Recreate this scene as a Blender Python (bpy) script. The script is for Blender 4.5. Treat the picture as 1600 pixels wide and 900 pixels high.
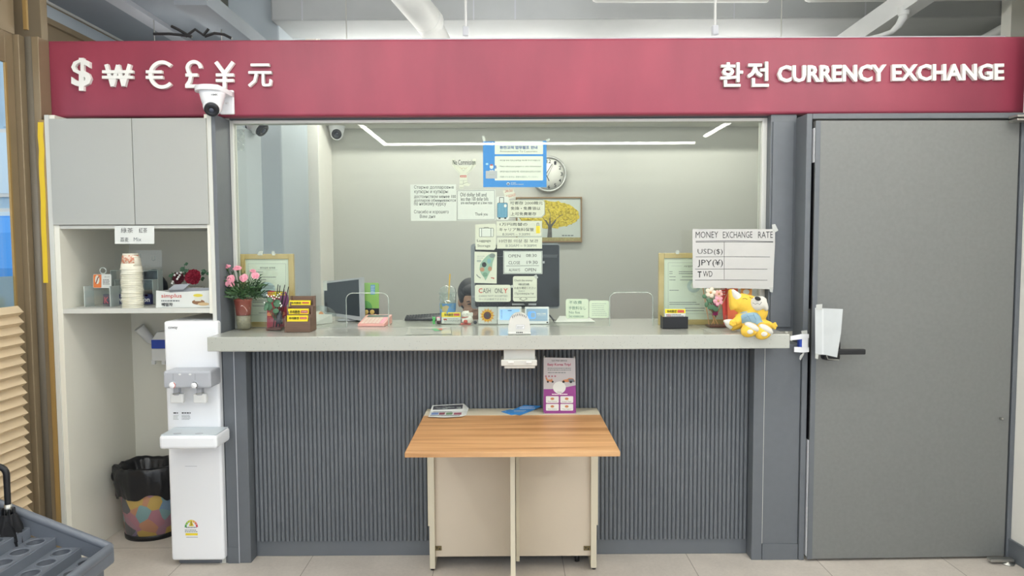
import bpy, bmesh, math, random
from mathutils import Vector, Matrix, noise
random.seed(11)
S = bpy.context.scene
for _o in list(bpy.data.objects):
    bpy.data.objects.remove(_o)
COL = S.collection
PI = math.pi

# ------------------------------------------------------------------ camera
F = 1110.5
PITCH, YAW, ROLL = 0.05895, -0.0015, 0.00513
CAM = Vector((0, 0, 1.5))
_cy, _sy, _cp, _sp = math.cos(YAW), math.sin(YAW), math.cos(PITCH), math.sin(PITCH)
FW = Vector((-_sy*_cp, _cy*_cp, -_sp))
_rt = Vector((_cy, _sy, 0)); _up = _rt.cross(FW)
_cr, _sr = math.cos(ROLL), math.sin(ROLL)
RT = _rt*_cr - _up*_sr
UP = _rt*_sr + _up*_cr
cam = bpy.data.cameras.new('camera'); camo = bpy.data.objects.new('camera', cam); COL.objects.link(camo)
cam.sensor_width = 36.0; cam.lens = F/1600*36.0; cam.clip_start = 0.05; cam.clip_end = 200
_m = Matrix((RT, UP, -FW)).transposed().to_4x4(); _m.translation = CAM
camo.matrix_world = _m
S.camera = camo

# ------------------------------------------------------------------ colour management, world, lights
S.view_settings.view_transform = 'Standard'
S.view_settings.look = 'None'
S.view_settings.gamma = 1.0
S.view_settings.use_curve_mapping = False
S.view_settings.exposure = 0.0
S.cycles.max_bounces = 8
S.cycles.transparent_max_bounces = 16
S.cycles.caustics_reflective = False
S.cycles.caustics_refractive = False
LED_STRENGTH = 38.0
WORLD_STRENGTH = 1.5

w = bpy.data.worlds.new('world'); S.world = w; w.use_nodes = True
bg = w.node_tree.nodes['Background']
bg.inputs[0].default_value = (0.86, 0.93, 1.0, 1); bg.inputs[1].default_value = WORLD_STRENGTH


OFFICE_FILL = 25.0  # strength of the added lamps that fill the office
OFFICE_FILL_BACK = 60.0

# ------------------------------------------------------------------ pixel of the photograph + one known coordinate -> point in the room
def W(px, py, X=None, Y=None, Z=None):
    d = FW + RT*((px-800)/F) + UP*((450-py)/F)
    if Y is not None: t = (Y-CAM.y)/d.y
    elif Z is not None: t = (Z-CAM.z)/d.z
    else: t = (X-CAM.x)/d.x
    return CAM + d*t


def lin(h):
    h = h.lstrip('#'); r = []
    for i in (0, 2, 4):
        c = int(h[i:i+2], 16)/255
        r.append(c/12.92 if c <= .04045 else ((c+.055)/1.055)**2.4)
    return (r[0], r[1], r[2], 1)


# ------------------------------------------------------------------ materials
MATS = {}


def mat(name, hexc, rough=.5, metal=0., var=0., vscale=8., bump=0., bscale=200., spec=.5, stretch=None, alpha=1., trans=0., emit=None, estr=0., coat=0.):
    if name in MATS: return MATS[name]
    m = bpy.data.materials.new(name); m.use_nodes = True; MATS[name] = m
    nt = m.node_tree; b = nt.nodes['Principled BSDF']
    b.inputs['Base Color'].default_value = lin(hexc); b.inputs['Roughness'].default_value = rough
    b.inputs['Metallic'].default_value = metal; b.inputs['Specular IOR Level'].default_value = spec
    b.inputs['Coat Weight'].default_value = coat
    if emit:
        b.inputs['Emission Color'].default_value = lin(emit); b.inputs['Emission Strength'].default_value = estr
    tc = nt.nodes.new('ShaderNodeTexCoord')
    if var > 0:
        mp = nt.nodes.new('ShaderNodeMapping'); nt.links.new(tc.outputs['Object'], mp.inputs[0])
        if stretch: mp.inputs['Scale'].default_value = stretch
        n = nt.nodes.new('ShaderNodeTexNoise'); n.inputs['Scale'].default_value = vscale; n.inputs['Detail'].default_value = 5
        nt.links.new(mp.outputs[0], n.inputs['Vector'])
        r = nt.nodes.new('ShaderNodeValToRGB'); c = lin(hexc)
        r.color_ramp.elements[0].position = .3; r.color_ramp.elements[1].position = .7
        r.color_ramp.elements[0].color = tuple(x*(1-var) for x in c[:3])+(1,)
        r.color_ramp.elements[1].color = tuple(min(1, x*(1+var)) for x in c[:3])+(1,)
        nt.links.new(n.outputs['Fac'], r.inputs[0]); nt.links.new(r.outputs[0], b.inputs['Base Color'])
    if bump > 0:
        n2 = nt.nodes.new('ShaderNodeTexNoise'); n2.inputs['Scale'].default_value = bscale; n2.inputs['Detail'].default_value = 3
        nt.links.new(tc.outputs['Object'], n2.inputs['Vector'])
        bp = nt.nodes.new('ShaderNodeBump'); bp.inputs['Strength'].default_value = bump; bp.inputs['Distance'].default_value = .002
        nt.links.new(n2.outputs['Fac'], bp.inputs['Height']); nt.links.new(bp.outputs[0], b.inputs['Normal'])
    if alpha < 1:
        b.inputs['Alpha'].default_value = alpha
    return m


def clear(name, tint, base=.04, edge=.6, rough=.0, milk=0., milkcol='#ffffff'):
    """thin clear sheet: transparent + mirror by viewing angle (+ a little milky diffuse)"""
    m = bpy.data.materials.new(name); m.use_nodes = True; nt = m.node_tree; nt.nodes.clear()
    out = nt.nodes.new('ShaderNodeOutputMaterial'); t = nt.nodes.new('ShaderNodeBsdfTransparent'); t.inputs[0].default_value = lin(tint)
    g = nt.nodes.new('ShaderNodeBsdfGlossy'); g.inputs['Roughness'].default_value = rough; g.inputs[0].default_value = (1, 1, 1, 1)
    lw = nt.nodes.new('ShaderNodeLayerWeight'); lw.inputs[0].default_value = .5
    p = nt.nodes.new('ShaderNodeMath'); p.operation = 'POWER'; p.inputs[1].default_value = 4.; nt.links.new(lw.outputs['Facing'], p.inputs[0])
    ma = nt.nodes.new('ShaderNodeMath'); ma.operation = 'MULTIPLY_ADD'; ma.inputs[1].default_value = edge; ma.inputs[2].default_value = base
    nt.links.new(p.outputs[0], ma.inputs[0])
    mx = nt.nodes.new('ShaderNodeMixShader'); nt.links.new(ma.outputs[0], mx.inputs[0]); nt.links.new(t.outputs[0], mx.inputs[1]); nt.links.new(g.outputs[0], mx.inputs[2])
    last = mx
    if milk > 0:
        d = nt.nodes.new('ShaderNodeBsdfDiffuse'); d.inputs[0].default_value = lin(milkcol)
        m2 = nt.nodes.new('ShaderNodeMixShader'); m2.inputs[0].default_value = milk
        nt.links.new(mx.outputs[0], m2.inputs[1]); nt.links.new(d.outputs[0], m2.inputs[2]); last = m2
    nt.links.new(last.outputs[0], out.inputs[0]); MATS[name] = m
    return m


def emission(name, hexc, strength):
    m = bpy.data.materials.new(name); m.use_nodes = True; nt = m.node_tree; nt.nodes.clear()
    out = nt.nodes.new('ShaderNodeOutputMaterial'); e = nt.nodes.new('ShaderNodeEmission')
    e.inputs[0].default_value = lin(hexc); e.inputs[1].default_value = strength; nt.links.new(e.outputs[0], out.inputs[0])
    MATS[name] = m
    return m


M_white = mat('white_laminate', '#cdcec8', .45, bump=.03)
M_whitedoor = mat('white_door_laminate', '#abada9', .5, bump=.03)
M_cabin = mat('cabinet_lining', '#e8e6da', .55)
M_grey = mat('grey_panel_paint', '#666b71', .5, var=.03, vscale=30, bump=.05, bscale=400)
M_door = mat('grey_door_paint', '#787a79', .5, var=.04, vscale=60, bump=.06, bscale=500)
M_flute = mat('fluted_grey', '#696e74', .5, var=.02, vscale=20)
M_frame_white = mat('white_frame_metal', '#d8d9d4', .35)
M_bronze = mat('bronze_paint', '#8f7f66', .4, .25, var=.05, vscale=4)
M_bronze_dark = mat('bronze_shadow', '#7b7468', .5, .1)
M_gold = mat('gold_trim', '#a38653', .4, .3)
M_conc_white = mat('painted_concrete_white', '#dedfd9', .8, var=.05, vscale=3, bump=.3, bscale=20)
M_conc_grey = mat('painted_concrete_grey', '#a9acae', .8, var=.06, vscale=3, bump=.3, bscale=20)
M_soffit = mat('dark_soffit', '#868d95', .7, var=.05, vscale=3)
M_col = mat('column_grey', '#b2bcc4', .5, var=.02, vscale=2)
M_officewall = mat('office_wall_paint', '#c4c5be', .75, var=.02, vscale=2)
M_wallwhite = mat('white_wall_paint', '#efede6', .75, var=.015, vscale=4)
M_pipe = mat('painted_pipe', '#cfd0cf', .5, var=.03, vscale=10)
M_black = mat('black_plastic', '#15161a', .4)
M_blackcloth = mat('black_fabric', '#17181c', .8, bump=.2, bscale=600)
M_steel = mat('brushed_steel', '#b9b9b4', .3, .9)
M_paper = mat('paper_white', '#d8dbd7', .7)
M_paperg = mat('paper_cream', '#d6d7c9', .7)
M_ink = mat('ink_black', '#24282c', .7)
M_inkg = mat('ink_grey', '#70787a', .7)
M_inkl = mat('ink_light', '#a8b0ac', .7)
M_red = mat('ink_red', '#c2544a', .6)
M_blue = mat('poster_blue', '#2c86d6', .5)
M_blued = mat('ink_blue', '#2a5fb0', .6)
M_yellow = mat('card_yellow', '#f2da2a', .55)
M_signwhite = mat('sign_letter_white', '#f4f4f0', .4)
M_plwhite = mat('white_plastic', '#f4f6fa', .3)
M_plwhite2 = mat('white_plastic_matt', '#e6e7e6', .45)
M_ivory = mat('ivory_plastic', '#cfcfc9', .4)
M_plgrey = mat('grey_plastic', '#b4b7be', .35)
M_plgreyd = mat('grey_dark_plastic', '#6b7078', .4)
M_clear = clear('clear_acrylic', '#fdfefe', .03, .45)
M_clearb = clear('clear_cup_plastic', '#eef4f2', .09, .8, milk=.06)
M_cleare = clear('acrylic_edge', '#e8f0ee', .15, .7, milk=.45, milkcol='#eef6f2')
M_tape = clear('frosted_tape', '#eef0ee', .06, .5, .2, milk=.55, milkcol='#e8eae6')
M_glass = clear('window_glass', '#fbfdfa', .016, .5)
clear('rim_glass', '#e4efe8', .25, .7, .1, milk=.25, milkcol='#f0f6f0')
M_glassedge = MATS['rim_glass']
M_frost = clear('frosted_band', '#c8dcd8', .04, .3, .3, milk=.45, milkcol='#b4c6c6')
M_led = emission('led_strip', '#fffdf8', LED_STRENGTH)
M_green = mat('leaf_green', '#3c5c34', .6, var=.3, vscale=30)
mat('leaf_dark_green', '#2c4630', .6, var=.2, vscale=30)
M_greend = mat('leaf_eucalyptus', '#4e7458', .6, var=.15, vscale=30)
M_pink = mat('petal_pink', '#f4aebf', .6, var=.12, vscale=60)
M_terra = mat('pot_red_clay', '#b05848', .5, var=.06, vscale=20)
M_brown = mat('walnut_brown', '#6a5244', .5, var=.12, vscale=10, stretch=(1, 1, 12))
M_skin = mat('skin', '#c39a82', .55)
M_hair = mat('hair_black', '#1c1f24', .5, bump=.4, bscale=300)

# wood
def wood_mat(name, cols, sx=.9, sy=14.):
    m = bpy.data.materials.new(name); m.use_nodes = True; nt = m.node_tree; b = nt.nodes['Principled BSDF']; MATS[name] = m
    tc = nt.nodes.new('ShaderNodeTexCoord'); mp = nt.nodes.new('ShaderNodeMapping'); mp.inputs['Scale'].default_value = (sx, sy, sy)
    nt.links.new(tc.outputs['Object'], mp.inputs[0])
    n = nt.nodes.new('ShaderNodeTexNoise'); n.inputs['Scale'].default_value = 1.6; n.inputs['Detail'].default_value = 7; n.inputs['Distortion'].default_value = .5
    nt.links.new(mp.outputs[0], n.inputs['Vector'])
    r = nt.nodes.new('ShaderNodeValToRGB'); nt.links.new(n.outputs['Fac'], r.inputs[0])
    e = r.color_ramp.elements; e[0].position = .3; e[0].color = lin(cols[0]); e[1].position = .72; e[1].color = lin(cols[2])
    x = e.new(.5); x.color = lin(cols[1])
    nt.links.new(r.outputs[0], b.inputs['Base Color']); b.inputs['Roughness'].default_value = .42
    return m
M_wood = wood_mat('oak_laminate', ('#a5774a', '#c59565', '#d8ab7a'))
M_woodlight = wood_mat('pale_wood_frame', ('#b09a66', '#bea974', '#cab584'), 3, 6)
M_cream = mat('cream_laminate', '#d4ccb6', .5, bump=.02)
M_creamback = mat('cream_backboard', '#d3c6b3', .6, var=.02, vscale=4)

# floor: 0.6 m stone-look tiles
M_floor = bpy.data.materials.new('floor_tiles'); M_floor.use_nodes = True
def _floor():
    nt = M_floor.node_tree; b = nt.nodes['Principled BSDF']
    tc = nt.nodes.new('ShaderNodeTexCoord'); mp = nt.nodes.new('ShaderNodeMapping'); mp.inputs['Location'].default_value = (1.02+6.0, -3.43+6.0, 0)
    nt.links.new(tc.outputs['Object'], mp.inputs[0])
    br = nt.nodes.new('ShaderNodeTexBrick'); br.offset = 0; br.inputs['Scale'].default_value = 1; br.inputs['Brick Width'].default_value = .605; br.inputs['Row Height'].default_value = .605
    br.inputs['Mortar Size'].default_value = .0022; br.inputs['Mortar Smooth'].default_value = .3
    br.inputs['Color1'].default_value = lin('#dad2c9'); br.inputs['Color2'].default_value = lin('#d3cbc2'); br.inputs['Mortar'].default_value = lin('#9a938b')
    nt.links.new(mp.outputs[0], br.inputs['Vector'])
    n = nt.nodes.new('ShaderNodeTexNoise'); n.inputs['Scale'].default_value = 60; n.inputs['Detail'].default_value = 8; n.inputs['Roughness'].default_value = .75
    nt.links.new(tc.outputs['Object'], n.inputs['Vector'])
    n2 = nt.nodes.new('ShaderNodeTexNoise'); n2.inputs['Scale'].default_value = 5; n2.inputs['Detail'].default_value = 4; nt.links.new(tc.outputs['Object'], n2.inputs['Vector'])
    r = nt.nodes.new('ShaderNodeValToRGB'); r.color_ramp.elements[0].position = .3; r.color_ramp.elements[1].position = .7
    r.color_ramp.elements[0].color = (.74, .74, .74, 1); r.color_ramp.elements[1].color = (1, 1, 1, 1)
    ad = nt.nodes.new('ShaderNodeMath'); ad.operation = 'MULTIPLY_ADD'; ad.inputs[1].default_value = .5
    nt.links.new(n2.outputs['Fac'], ad.inputs[0])
    h = nt.nodes.new('ShaderNodeMath'); h.operation = 'MULTIPLY'; h.inputs[1].default_value = .5; nt.links.new(n.outputs['Fac'], h.inputs[0]); nt.links.new(h.outputs[0], ad.inputs[2])
    nt.links.new(ad.outputs[0], r.inputs[0])
    mx = nt.nodes.new('ShaderNodeMix'); mx.data_type = 'RGBA'; mx.blend_type = 'MULTIPLY'; mx.inputs[0].default_value = 1
    nt.links.new(br.outputs['Color'], mx.inputs[6]); nt.links.new(r.outputs[0], mx.inputs[7]); nt.links.new(mx.outputs[2], b.inputs['Base Color'])
    b.inputs['Roughness'].default_value = .55
_floor()

# quartz worktop: pale with fine specks
M_quartz = bpy.data.materials.new('quartz_worktop'); M_quartz.use_nodes = True
def _quartz():
    nt = M_quartz.node_tree; b = nt.nodes['Principled BSDF']
    tc = nt.nodes.new('ShaderNodeTexCoord'); v = nt.nodes.new('ShaderNodeTexVoronoi'); v.inputs['Scale'].default_value = 75
    nt.links.new(tc.outputs['Object'], v.inputs['Vector'])
    r = nt.nodes.new('ShaderNodeValToRGB'); e = r.color_ramp.elements
    e[0].position = .07; e[0].color = lin('#8a8c85'); e[1].position = .16; e[1].color = lin('#b3b5ad')
    nt.links.new(v.outputs['Distance'], r.inputs[0]); nt.links.new(r.outputs[0], b.inputs['Base Color'])
    b.inputs['Roughness'].default_value = .12
_quartz()

# red sign face: cloudy paint
M_sign = bpy.data.materials.new('sign_red'); M_sign.use_nodes = True
def _sign():
    nt = M_sign.node_tree; b = nt.nodes['Principled BSDF']
    tc = nt.nodes.new('ShaderNodeTexCoord'); mp = nt.nodes.new('ShaderNodeMapping'); mp.inputs['Scale'].default_value = (2.2, 1, .8)
    nt.links.new(tc.outputs['Object'], mp.inputs[0])
    n = nt.nodes.new('ShaderNodeTexNoise'); n.inputs['Scale'].default_value = 2.2; n.inputs['Detail'].default_value = 4; nt.links.new(mp.outputs[0], n.inputs['Vector'])
    r = nt.nodes.new('ShaderNodeValToRGB'); e = r.color_ramp.elements
    e[0].position = .3; e[0].color = lin('#883449'); e[1].position = .75; e[1].color = lin('#9a3d52')
    nt.links.new(n.outputs['Fac'], r.inputs[0]); nt.links.new(r.outputs[0], b.inputs['Base Color']); b.inputs['Roughness'].default_value = .45
_sign()


def pattern_mat(name, cols, scale):
    m = bpy.data.materials.new(name); m.use_nodes = True; nt = m.node_tree; b = nt.nodes['Principled BSDF']; MATS[name] = m
    tc = nt.nodes.new('ShaderNodeTexCoord'); v = nt.nodes.new('ShaderNodeTexVoronoi'); v.inputs['Scale'].default_value = scale
    nt.links.new(tc.outputs['Object'], v.inputs['Vector'])
    sx = nt.nodes.new('ShaderNodeSeparateColor'); nt.links.new(v.outputs['Color'], sx.inputs[0])
    r = nt.nodes.new('ShaderNodeValToRGB'); r.color_ramp.interpolation = 'CONSTANT'; e = r.color_ramp.elements
    e[0].position = 0; e[0].color = lin(cols[0]); e[1].position = 1./len(cols); e[1].color = lin(cols[1])
    for i, c in enumerate(cols[2:], 2):
        x = e.new(i/len(cols)); x.color = lin(c)
    nt.links.new(sx.outputs[0], r.inputs[0]); nt.links.new(r.outputs[0], b.inputs['Base Color']); b.inputs['Roughness'].default_value = .5
    return m
M_bin = pattern_mat('pastel_pattern', ['#c08a98', '#8fb4b8', '#d3b56a', '#9a8ba8', '#6f7074', '#d09a7c', '#86a4c0', '#b890a0'], 17)

# ------------------------------------------------------------------ mesh builder
def rr(x0, y0, x1, y1, r, n=5):
    pts = []
    for cx, cy, a in ((x1-r, y1-r, 0), (x0+r, y1-r, 90), (x0+r, y0+r, 180), (x1-r, y0+r, 270)):
        for i in range(n+1):
            t = math.radians(a+90*i/n); pts.append((cx+r*math.cos(t), cy+r*math.sin(t)))
    return pts


def circ(cx, cy, rx, ry=None, n=24):
    ry = rx if ry is None else ry
    return [(cx+rx*math.cos(2*PI*i/n), cy+ry*math.sin(2*PI*i/n)) for i in range(n)]


_TXT = {}
def text_geo(s, bold):
    k = (s, bold)
    if k not in _TXT:
        cu = bpy.data.curves.new('t', 'FONT'); cu.body = s; cu.resolution_u = 2; cu.offset = bold
        o = bpy.data.objects.new('t', cu); COL.objects.link(o)
        me = bpy.data.meshes.new_from_object(o)
        v = [(p.co.x, p.co.y) for p in me.vertices]; f = [tuple(p.vertices) for p in me.polygons]
        bpy.data.objects.remove(o); bpy.data.meshes.remove(me); bpy.data.curves.remove(cu)
        _TXT[k] = (v, f)
    return _TXT[k]


class MB:
    def __init__(s, M=None):
        s.v = []; s.f = []; s.m = []; s.sm = []; s.mats = []; s.M = M or Matrix.Identity(4); s.plane = None

    def mi(s, m):
        if m not in s.mats: s.mats.append(m)
        return s.mats.index(m)

    def add(s, vs, fs, m, smooth=False):
        b = len(s.v); i = s.mi(m)
        for p in vs: s.v.append(s.M @ Vector(p))
        for f in fs:
            s.f.append(tuple(b+k for k in f)); s.m.append(i); s.sm.append(smooth)
        return s

    def addbm(s, bm, m, smooth=False):
        bm.verts.index_update()
        s.add([v.co.copy() for v in bm.verts], [[v.index for v in f.verts] for f in bm.faces], m, smooth); bm.free()
        return s

    def box(s, a, b, m, bev=0., seg=2):
        bm = bmesh.new(); bmesh.ops.create_cube(bm, size=1)
        c = [(a[i]+b[i])/2 for i in range(3)]; d = [abs(b[i]-a[i]) for i in range(3)]
        for v in bm.verts: v.co = Vector((v.co.x*d[0]+c[0], v.co.y*d[1]+c[1], v.co.z*d[2]+c[2]))
        if bev > 0:
            bmesh.ops.bevel(bm, geom=list(bm.edges), offset=min(bev, min(d)*.45), segments=seg, affect='EDGES', profile=.5)
        return s.addbm(bm, m, False)

    def prism(s, pts, a0, a1, m, axis='y', smooth=False, side=None):
        """polygon (u,v) swept along an axis: y -> (x,z), z -> (x,y), x -> (y,z)"""
        def P(u, v, a):
            return (u, a, v) if axis == 'y' else ((u, v, a) if axis == 'z' else (a, u, v))
        n = len(pts)
        vs = [P(u, v, a0) for u, v in pts]+[P(u, v, a1) for u, v in pts]
        s.add(vs, [tuple(range(n))[::-1], tuple(range(n, 2*n))], m)
        s.add(vs, [(i, (i+1) % n, n+(i+1) % n, n+i) for i in range(n)], side or m, smooth)
        return s

    def tube(s, path, r, m, n=8, smooth=True, cap=True):
        path = [Vector(p) for p in path]; rs = r if isinstance(r, (list, tuple)) else [r]*len(path)
        vs = []; fs = []
        t = (path[1]-path[0]).normalized(); u = t.orthogonal().normalized()
        for i, p in enumerate(path):
            if i == 0: t = (path[1]-path[0])
            elif i == len(path)-1: t = path[-1]-path[-2]
            else: t = (path[i+1]-path[i]).normalized()+(path[i]-path[i-1]).normalized()
            t = t.normalized(); u = (u-t*u.dot(t)).normalized(); w_ = t.cross(u)
            for k in range(n):
                a = 2*PI*k/n; vs.append(p+(u*math.cos(a)+w_*math.sin(a))*rs[i])
        for i in range(len(path)-1):
            for k in range(n): fs.append((i*n+k, i*n+(k+1) % n, (i+1)*n+(k+1) % n, (i+1)*n+k))
        s.add(vs, fs, m, smooth)
        if cap:
            L = (len(path)-1)*n
            s.add(vs, [tuple(range(n))[::-1], tuple(range(L, L+n))], m)
        return s

    def lathe(s, prof, c, m, n=28, sx=1., sy=1., smooth=True, rim=None):
        vs = []; fs = []
        for (r, z) in prof:
            for k in range(n):
                a = 2*PI*k/n; vs.append((c[0]+r*sx*math.cos(a), c[1]+r*sy*math.sin(a), c[2]+z))
        for i in range(len(prof)-1):
            for k in range(n): fs.append((i*n+k, i*n+(k+1) % n, (i+1)*n+(k+1) % n, (i+1)*n+k))
        if prof[0][0] > 1e-4 and rim != 2: fs.append(tuple(range(n))[::-1])
        if prof[-1][0] > 1e-4 and rim is None: L = (len(prof)-1)*n; fs.append(tuple(range(L, L+n)))
        s.add(vs, fs, m, smooth)
        return s

    def ell(s, c, r, m, R=None, n=16):
        bm = bmesh.new(); bmesh.ops.create_uvsphere(bm, u_segments=n, v_segments=max(6, n*2//3), radius=1)
        for v in bm.verts:
            p = Vector((v.co.x*r[0], v.co.y*r[1], v.co.z*r[2]))
            if R is not None: p = R @ p
            v.co = p+Vector(c)
        return s.addbm(bm, m, True)

    # --- flat work in the photograph's frame, laid on a real plane: plane=('Y',3.5) or ('Z',1.1)
    def P(s, px, py, lift=0.):
        ax, val = s.plane
        if ax == 'Y': return W(px, py, Y=val)+Vector((0, -lift, 0))
        if ax == 'T':      # lies flat on height z in front of the fold line, leans up against depth yb behind it
            z, yf, yt, yb = val
            if py < yf:
                A = W(px, yf, Z=z); B = W(px, yt, Y=yb); t = (yf-py)/(yf-yt)
                return A.lerp(B, t)+Vector((0, -lift, lift))
            return W(px, py, Z=z)+Vector((0, 0, lift))
        return W(px, py, Z=val)+Vector((0, 0, lift))

    def poly(s, pts, m, lift=0., thick=0.):
        n = len(pts); front = [s.P(x, y, lift) for x, y in pts]
        if thick > 0:
            d = Vector((0, thick, 0)) if s.plane[0] == 'Y' else Vector((0, 0, -thick))
            s.add(front+[p+d for p in front], [tuple(range(n)), tuple(range(n, 2*n))[::-1]]+[(i, n+i, n+(i+1) % n, (i+1) % n) for i in range(n)], m)
        else:
            s.add(front, [tuple(range(n))], m)
        return s

    def rect(s, x0, y0, x1, y1, m, lift=0., thick=0.):
        return s.poly([(x0, y0), (x1, y0), (x1, y1), (x0, y1)], m, lift, thick)

    def line(s, pts, wd, m, lift=.0006):
        for (a, b) in zip(pts[:-1], pts[1:]):
            d = Vector((b[0]-a[0], b[1]-a[1])); L = max(d.length, 1e-6); nx, ny = -d.y/L*wd/2, d.x/L*wd/2
            s.poly([(a[0]+nx, a[1]+ny), (b[0]+nx, b[1]+ny), (b[0]-nx, b[1]-ny), (a[0]-nx, a[1]-ny)], m, lift)
        return s

    def text(s, t, box, m, lift=.0006, bold=0., depth=0., shear=0.):
        if bold > 0 and any(ord(ch) > 0x1000 for ch in t):      # heavier strokes for the CJK fallback face
            e = bold*.5; n_l = 0
            sx_, sy_ = (box[2]-box[0])*e/max(1, len(t)), (box[3]-box[1])*e
            for dx_, dy_ in ((-1, -1), (1, -1), (1, 1), (-1, 1), (0, 0), (0, -1), (0, 1), (1, 0), (-1, 0)):
                n_l += 1; s.text(t, (box[0]+sx_+dx_*sx_, box[1]+sy_+dy_*sy_, box[2]-sx_+dx_*sx_, box[3]-sy_+dy_*sy_), m, lift+n_l*.00025, 0., depth, shear)
            return s
        v, f = text_geo(t, bold)
        if not v: return s
        x0 = min(p[0] for p in v); x1 = max(p[0] for p in v); y0 = min(p[1] for p in v); y1 = max(p[1] for p in v)
        bx0, by0, bx1, by1 = box
        def mp(p, l):
            q = (p[0]-x0)/(x1-x0 or 1); r_ = (p[1]-y0)/(y1-y0 or 1)
            return s.P(bx0+q*(bx1-bx0), by1-r_*(by1-by0)+shear*q, l)
        if depth > 0:
            n = len(v); vs = [mp(p, lift+depth) for p in v]+[mp(p, lift) for p in v]; cnt = {}
            for g in f:
                for a, b in zip(g, g[1:]+g[:1]): cnt[(a, b)] = 1
            sides = [(a, b, n+b, n+a) for (a, b) in cnt if (b, a) not in cnt]
            s.add(vs, list(f)+sides, m)
        else:
            s.add([mp(p, lift) for p in v], f, m)
        return s

    def scribble(s, x0, y0, x1, y1, m, rows, hgt=.5, seed=1, lift=.0006, wd=None):
        """rows of small word-like marks"""
        rnd = random.Random(seed); dy = (y1-y0)/max(1, rows)
        for r_ in range(rows):
            x = x0; y = y0+dy*(r_+.5); end = x1-rnd.random()*(x1-x0)*.25
            while x < end:
                l = (wd or dy*.9)*(.5+rnd.random())
                s.rect(x, y-dy*hgt/2, min(x+l, x1), y+dy*hgt/2, m, lift); x += l+dy*.25
        return s

    def build(s, name, parent=None, loc=None, smooth_mod=None):
        me = bpy.data.meshes.new(name)
        if parent is not None:
            off = Vector(parent.get('_o', (0, 0, 0)))
        else:
            off = Vector(loc) if loc is not None else Vector((0, 0, 0))
            if loc is None and s.v:
                xs = [p.x for p in s.v]; ys = [p.y for p in s.v]; zs = [p.z for p in s.v]
                off = Vector(((min(xs)+max(xs))/2, (min(ys)+max(ys))/2, min(zs)))
        me.from_pydata([p-off for p in s.v], [], s.f)
        for m in s.mats: me.materials.append(m)
        me.polygons.foreach_set('material_index', s.m); me.polygons.foreach_set('use_smooth', s.sm); me.update()
        o = bpy.data.objects.new(name, me); COL.objects.link(o)
        if parent is not None:
            o.parent = parent; o['_o'] = tuple(off)
        else:
            o.location = off; o['_o'] = tuple(off)
        return o


def tag(o, label, cat, group=None):
    o['label'] = label; o['category'] = cat
    if group: o['group'] = group
    return o


def struct(o):
    o['kind'] = 'structure'
    return o


def thing(name, label, cat, loc, group=None):
    o = bpy.data.objects.new(name, None); COL.objects.link(o); o.empty_display_size = .05
    o.location = loc; o['_o'] = tuple(loc)
    return tag(o, label, cat, group)


def remesh(o, vox, smooth=0):
    r = o.modifiers.new('remesh', 'REMESH'); r.mode = 'VOXEL'; r.voxel_size = vox; r.use_smooth_shade = True
    if smooth:
        q = o.modifiers.new('smooth', 'SMOOTH'); q.iterations = smooth; q.factor = .5
    return o


def kpx(Y): return Y/F     # metres per photograph pixel at depth Y


def rot(ax, deg): return Matrix.Rotation(math.radians(deg), 3, ax)


def rot4(ax, deg, about):
    a = Vector(about)
    return Matrix.Translation(a) @ Matrix.Rotation(math.radians(deg), 4, ax) @ Matrix.Translation(-a)


# ================================================================== STRUCTURE
XW = 2.372            # right white wall
XO = 3.5              # far side of the office
XL = -2.25            # left shop-front line
YF = 3.303            # front line of the joinery
GY = 3.495            # service window glass
CZ = 1.102            # worktop top
CEIL = 3.3

b = MB(); b.box((-2.6, -2.4, -.05), (XO+.2, 6.1, 0), M_floor); struct(b.build('floor', loc=(0, 0, 0)))
b = MB(); b.box((-2.6, -2.0, CEIL), (XO+.2, 6.1, CEIL+.1), M_conc_white); struct(b.build('ceiling'))
b = MB(); b.box((XW, 1.2, 0), (XW+.12, YF+.02, CEIL), M_wallwhite); struct(b.build('wall_right'))
b = MB(); b.box((XW-.012, 1.2, 0), (XW, YF, .1), M_grey, .003); struct(b.build('baseboard_right'))
b = MB(); b.box((-2.6, 5.80, 0), (XO+.2, 5.95, CEIL), M_officewall); struct(b.build('wall_back'))
b = MB(); b.box((XO, YF+.02, 0), (XO+.15, 5.8, CEIL), M_officewall); struct(b.build('wall_office_right'))
# white upper band of the back wall and the grey downstand beam in front of it, above the sign
_bz = W(900, 30, Y=4.5).z
b = MB(); b.box((-1.48, 4.5, _bz), (XO, 4.9, CEIL), M_conc_grey, .01)
for px in (472, 740, 805, 1147, 1352):
    x = W(px, 20, Y=4.5).x; b.box((x-.004, 4.497, _bz), (x+.004, 4.5, CEIL), M_plgrey)
struct(b.build('beam_concrete'))
b = MB(); b.box((-1.48, 5.45, 2.45), (XO, 5.8, CEIL), M_conc_white, .01); struct(b.build('beam_white'))
b = MB(); b.box((W(1580, 30, Y=4.4).x, 4.40, 2.3), (XO-.02, 4.49, CEIL), M_wallwhite); struct(b.build('trim_duct_box'))
# blue-grey column and the pale pier behind the glass on the left
cx0 = W(358, 100, Y=4.6).x; cx1 = W(437, 100, Y=4.6).x
b = MB(); b.box((cx0, 4.6, 0), (cx1, 5.2, CEIL), M_col, .01); struct(b.build('column_blue_grey'))
b = MB(); px0 = W(441, 250, Y=5.4).x; px1 = W(498, 250, Y=5.4).x
b.box((px0, 5.4, 0), (px1, 5.8, CEIL), M_wallwhite, .004); b.box((px0, 5.36, 0), (px0+.07, 5.4, CEIL), M_plgrey, .004); struct(b.build('pillar_white'))
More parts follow.
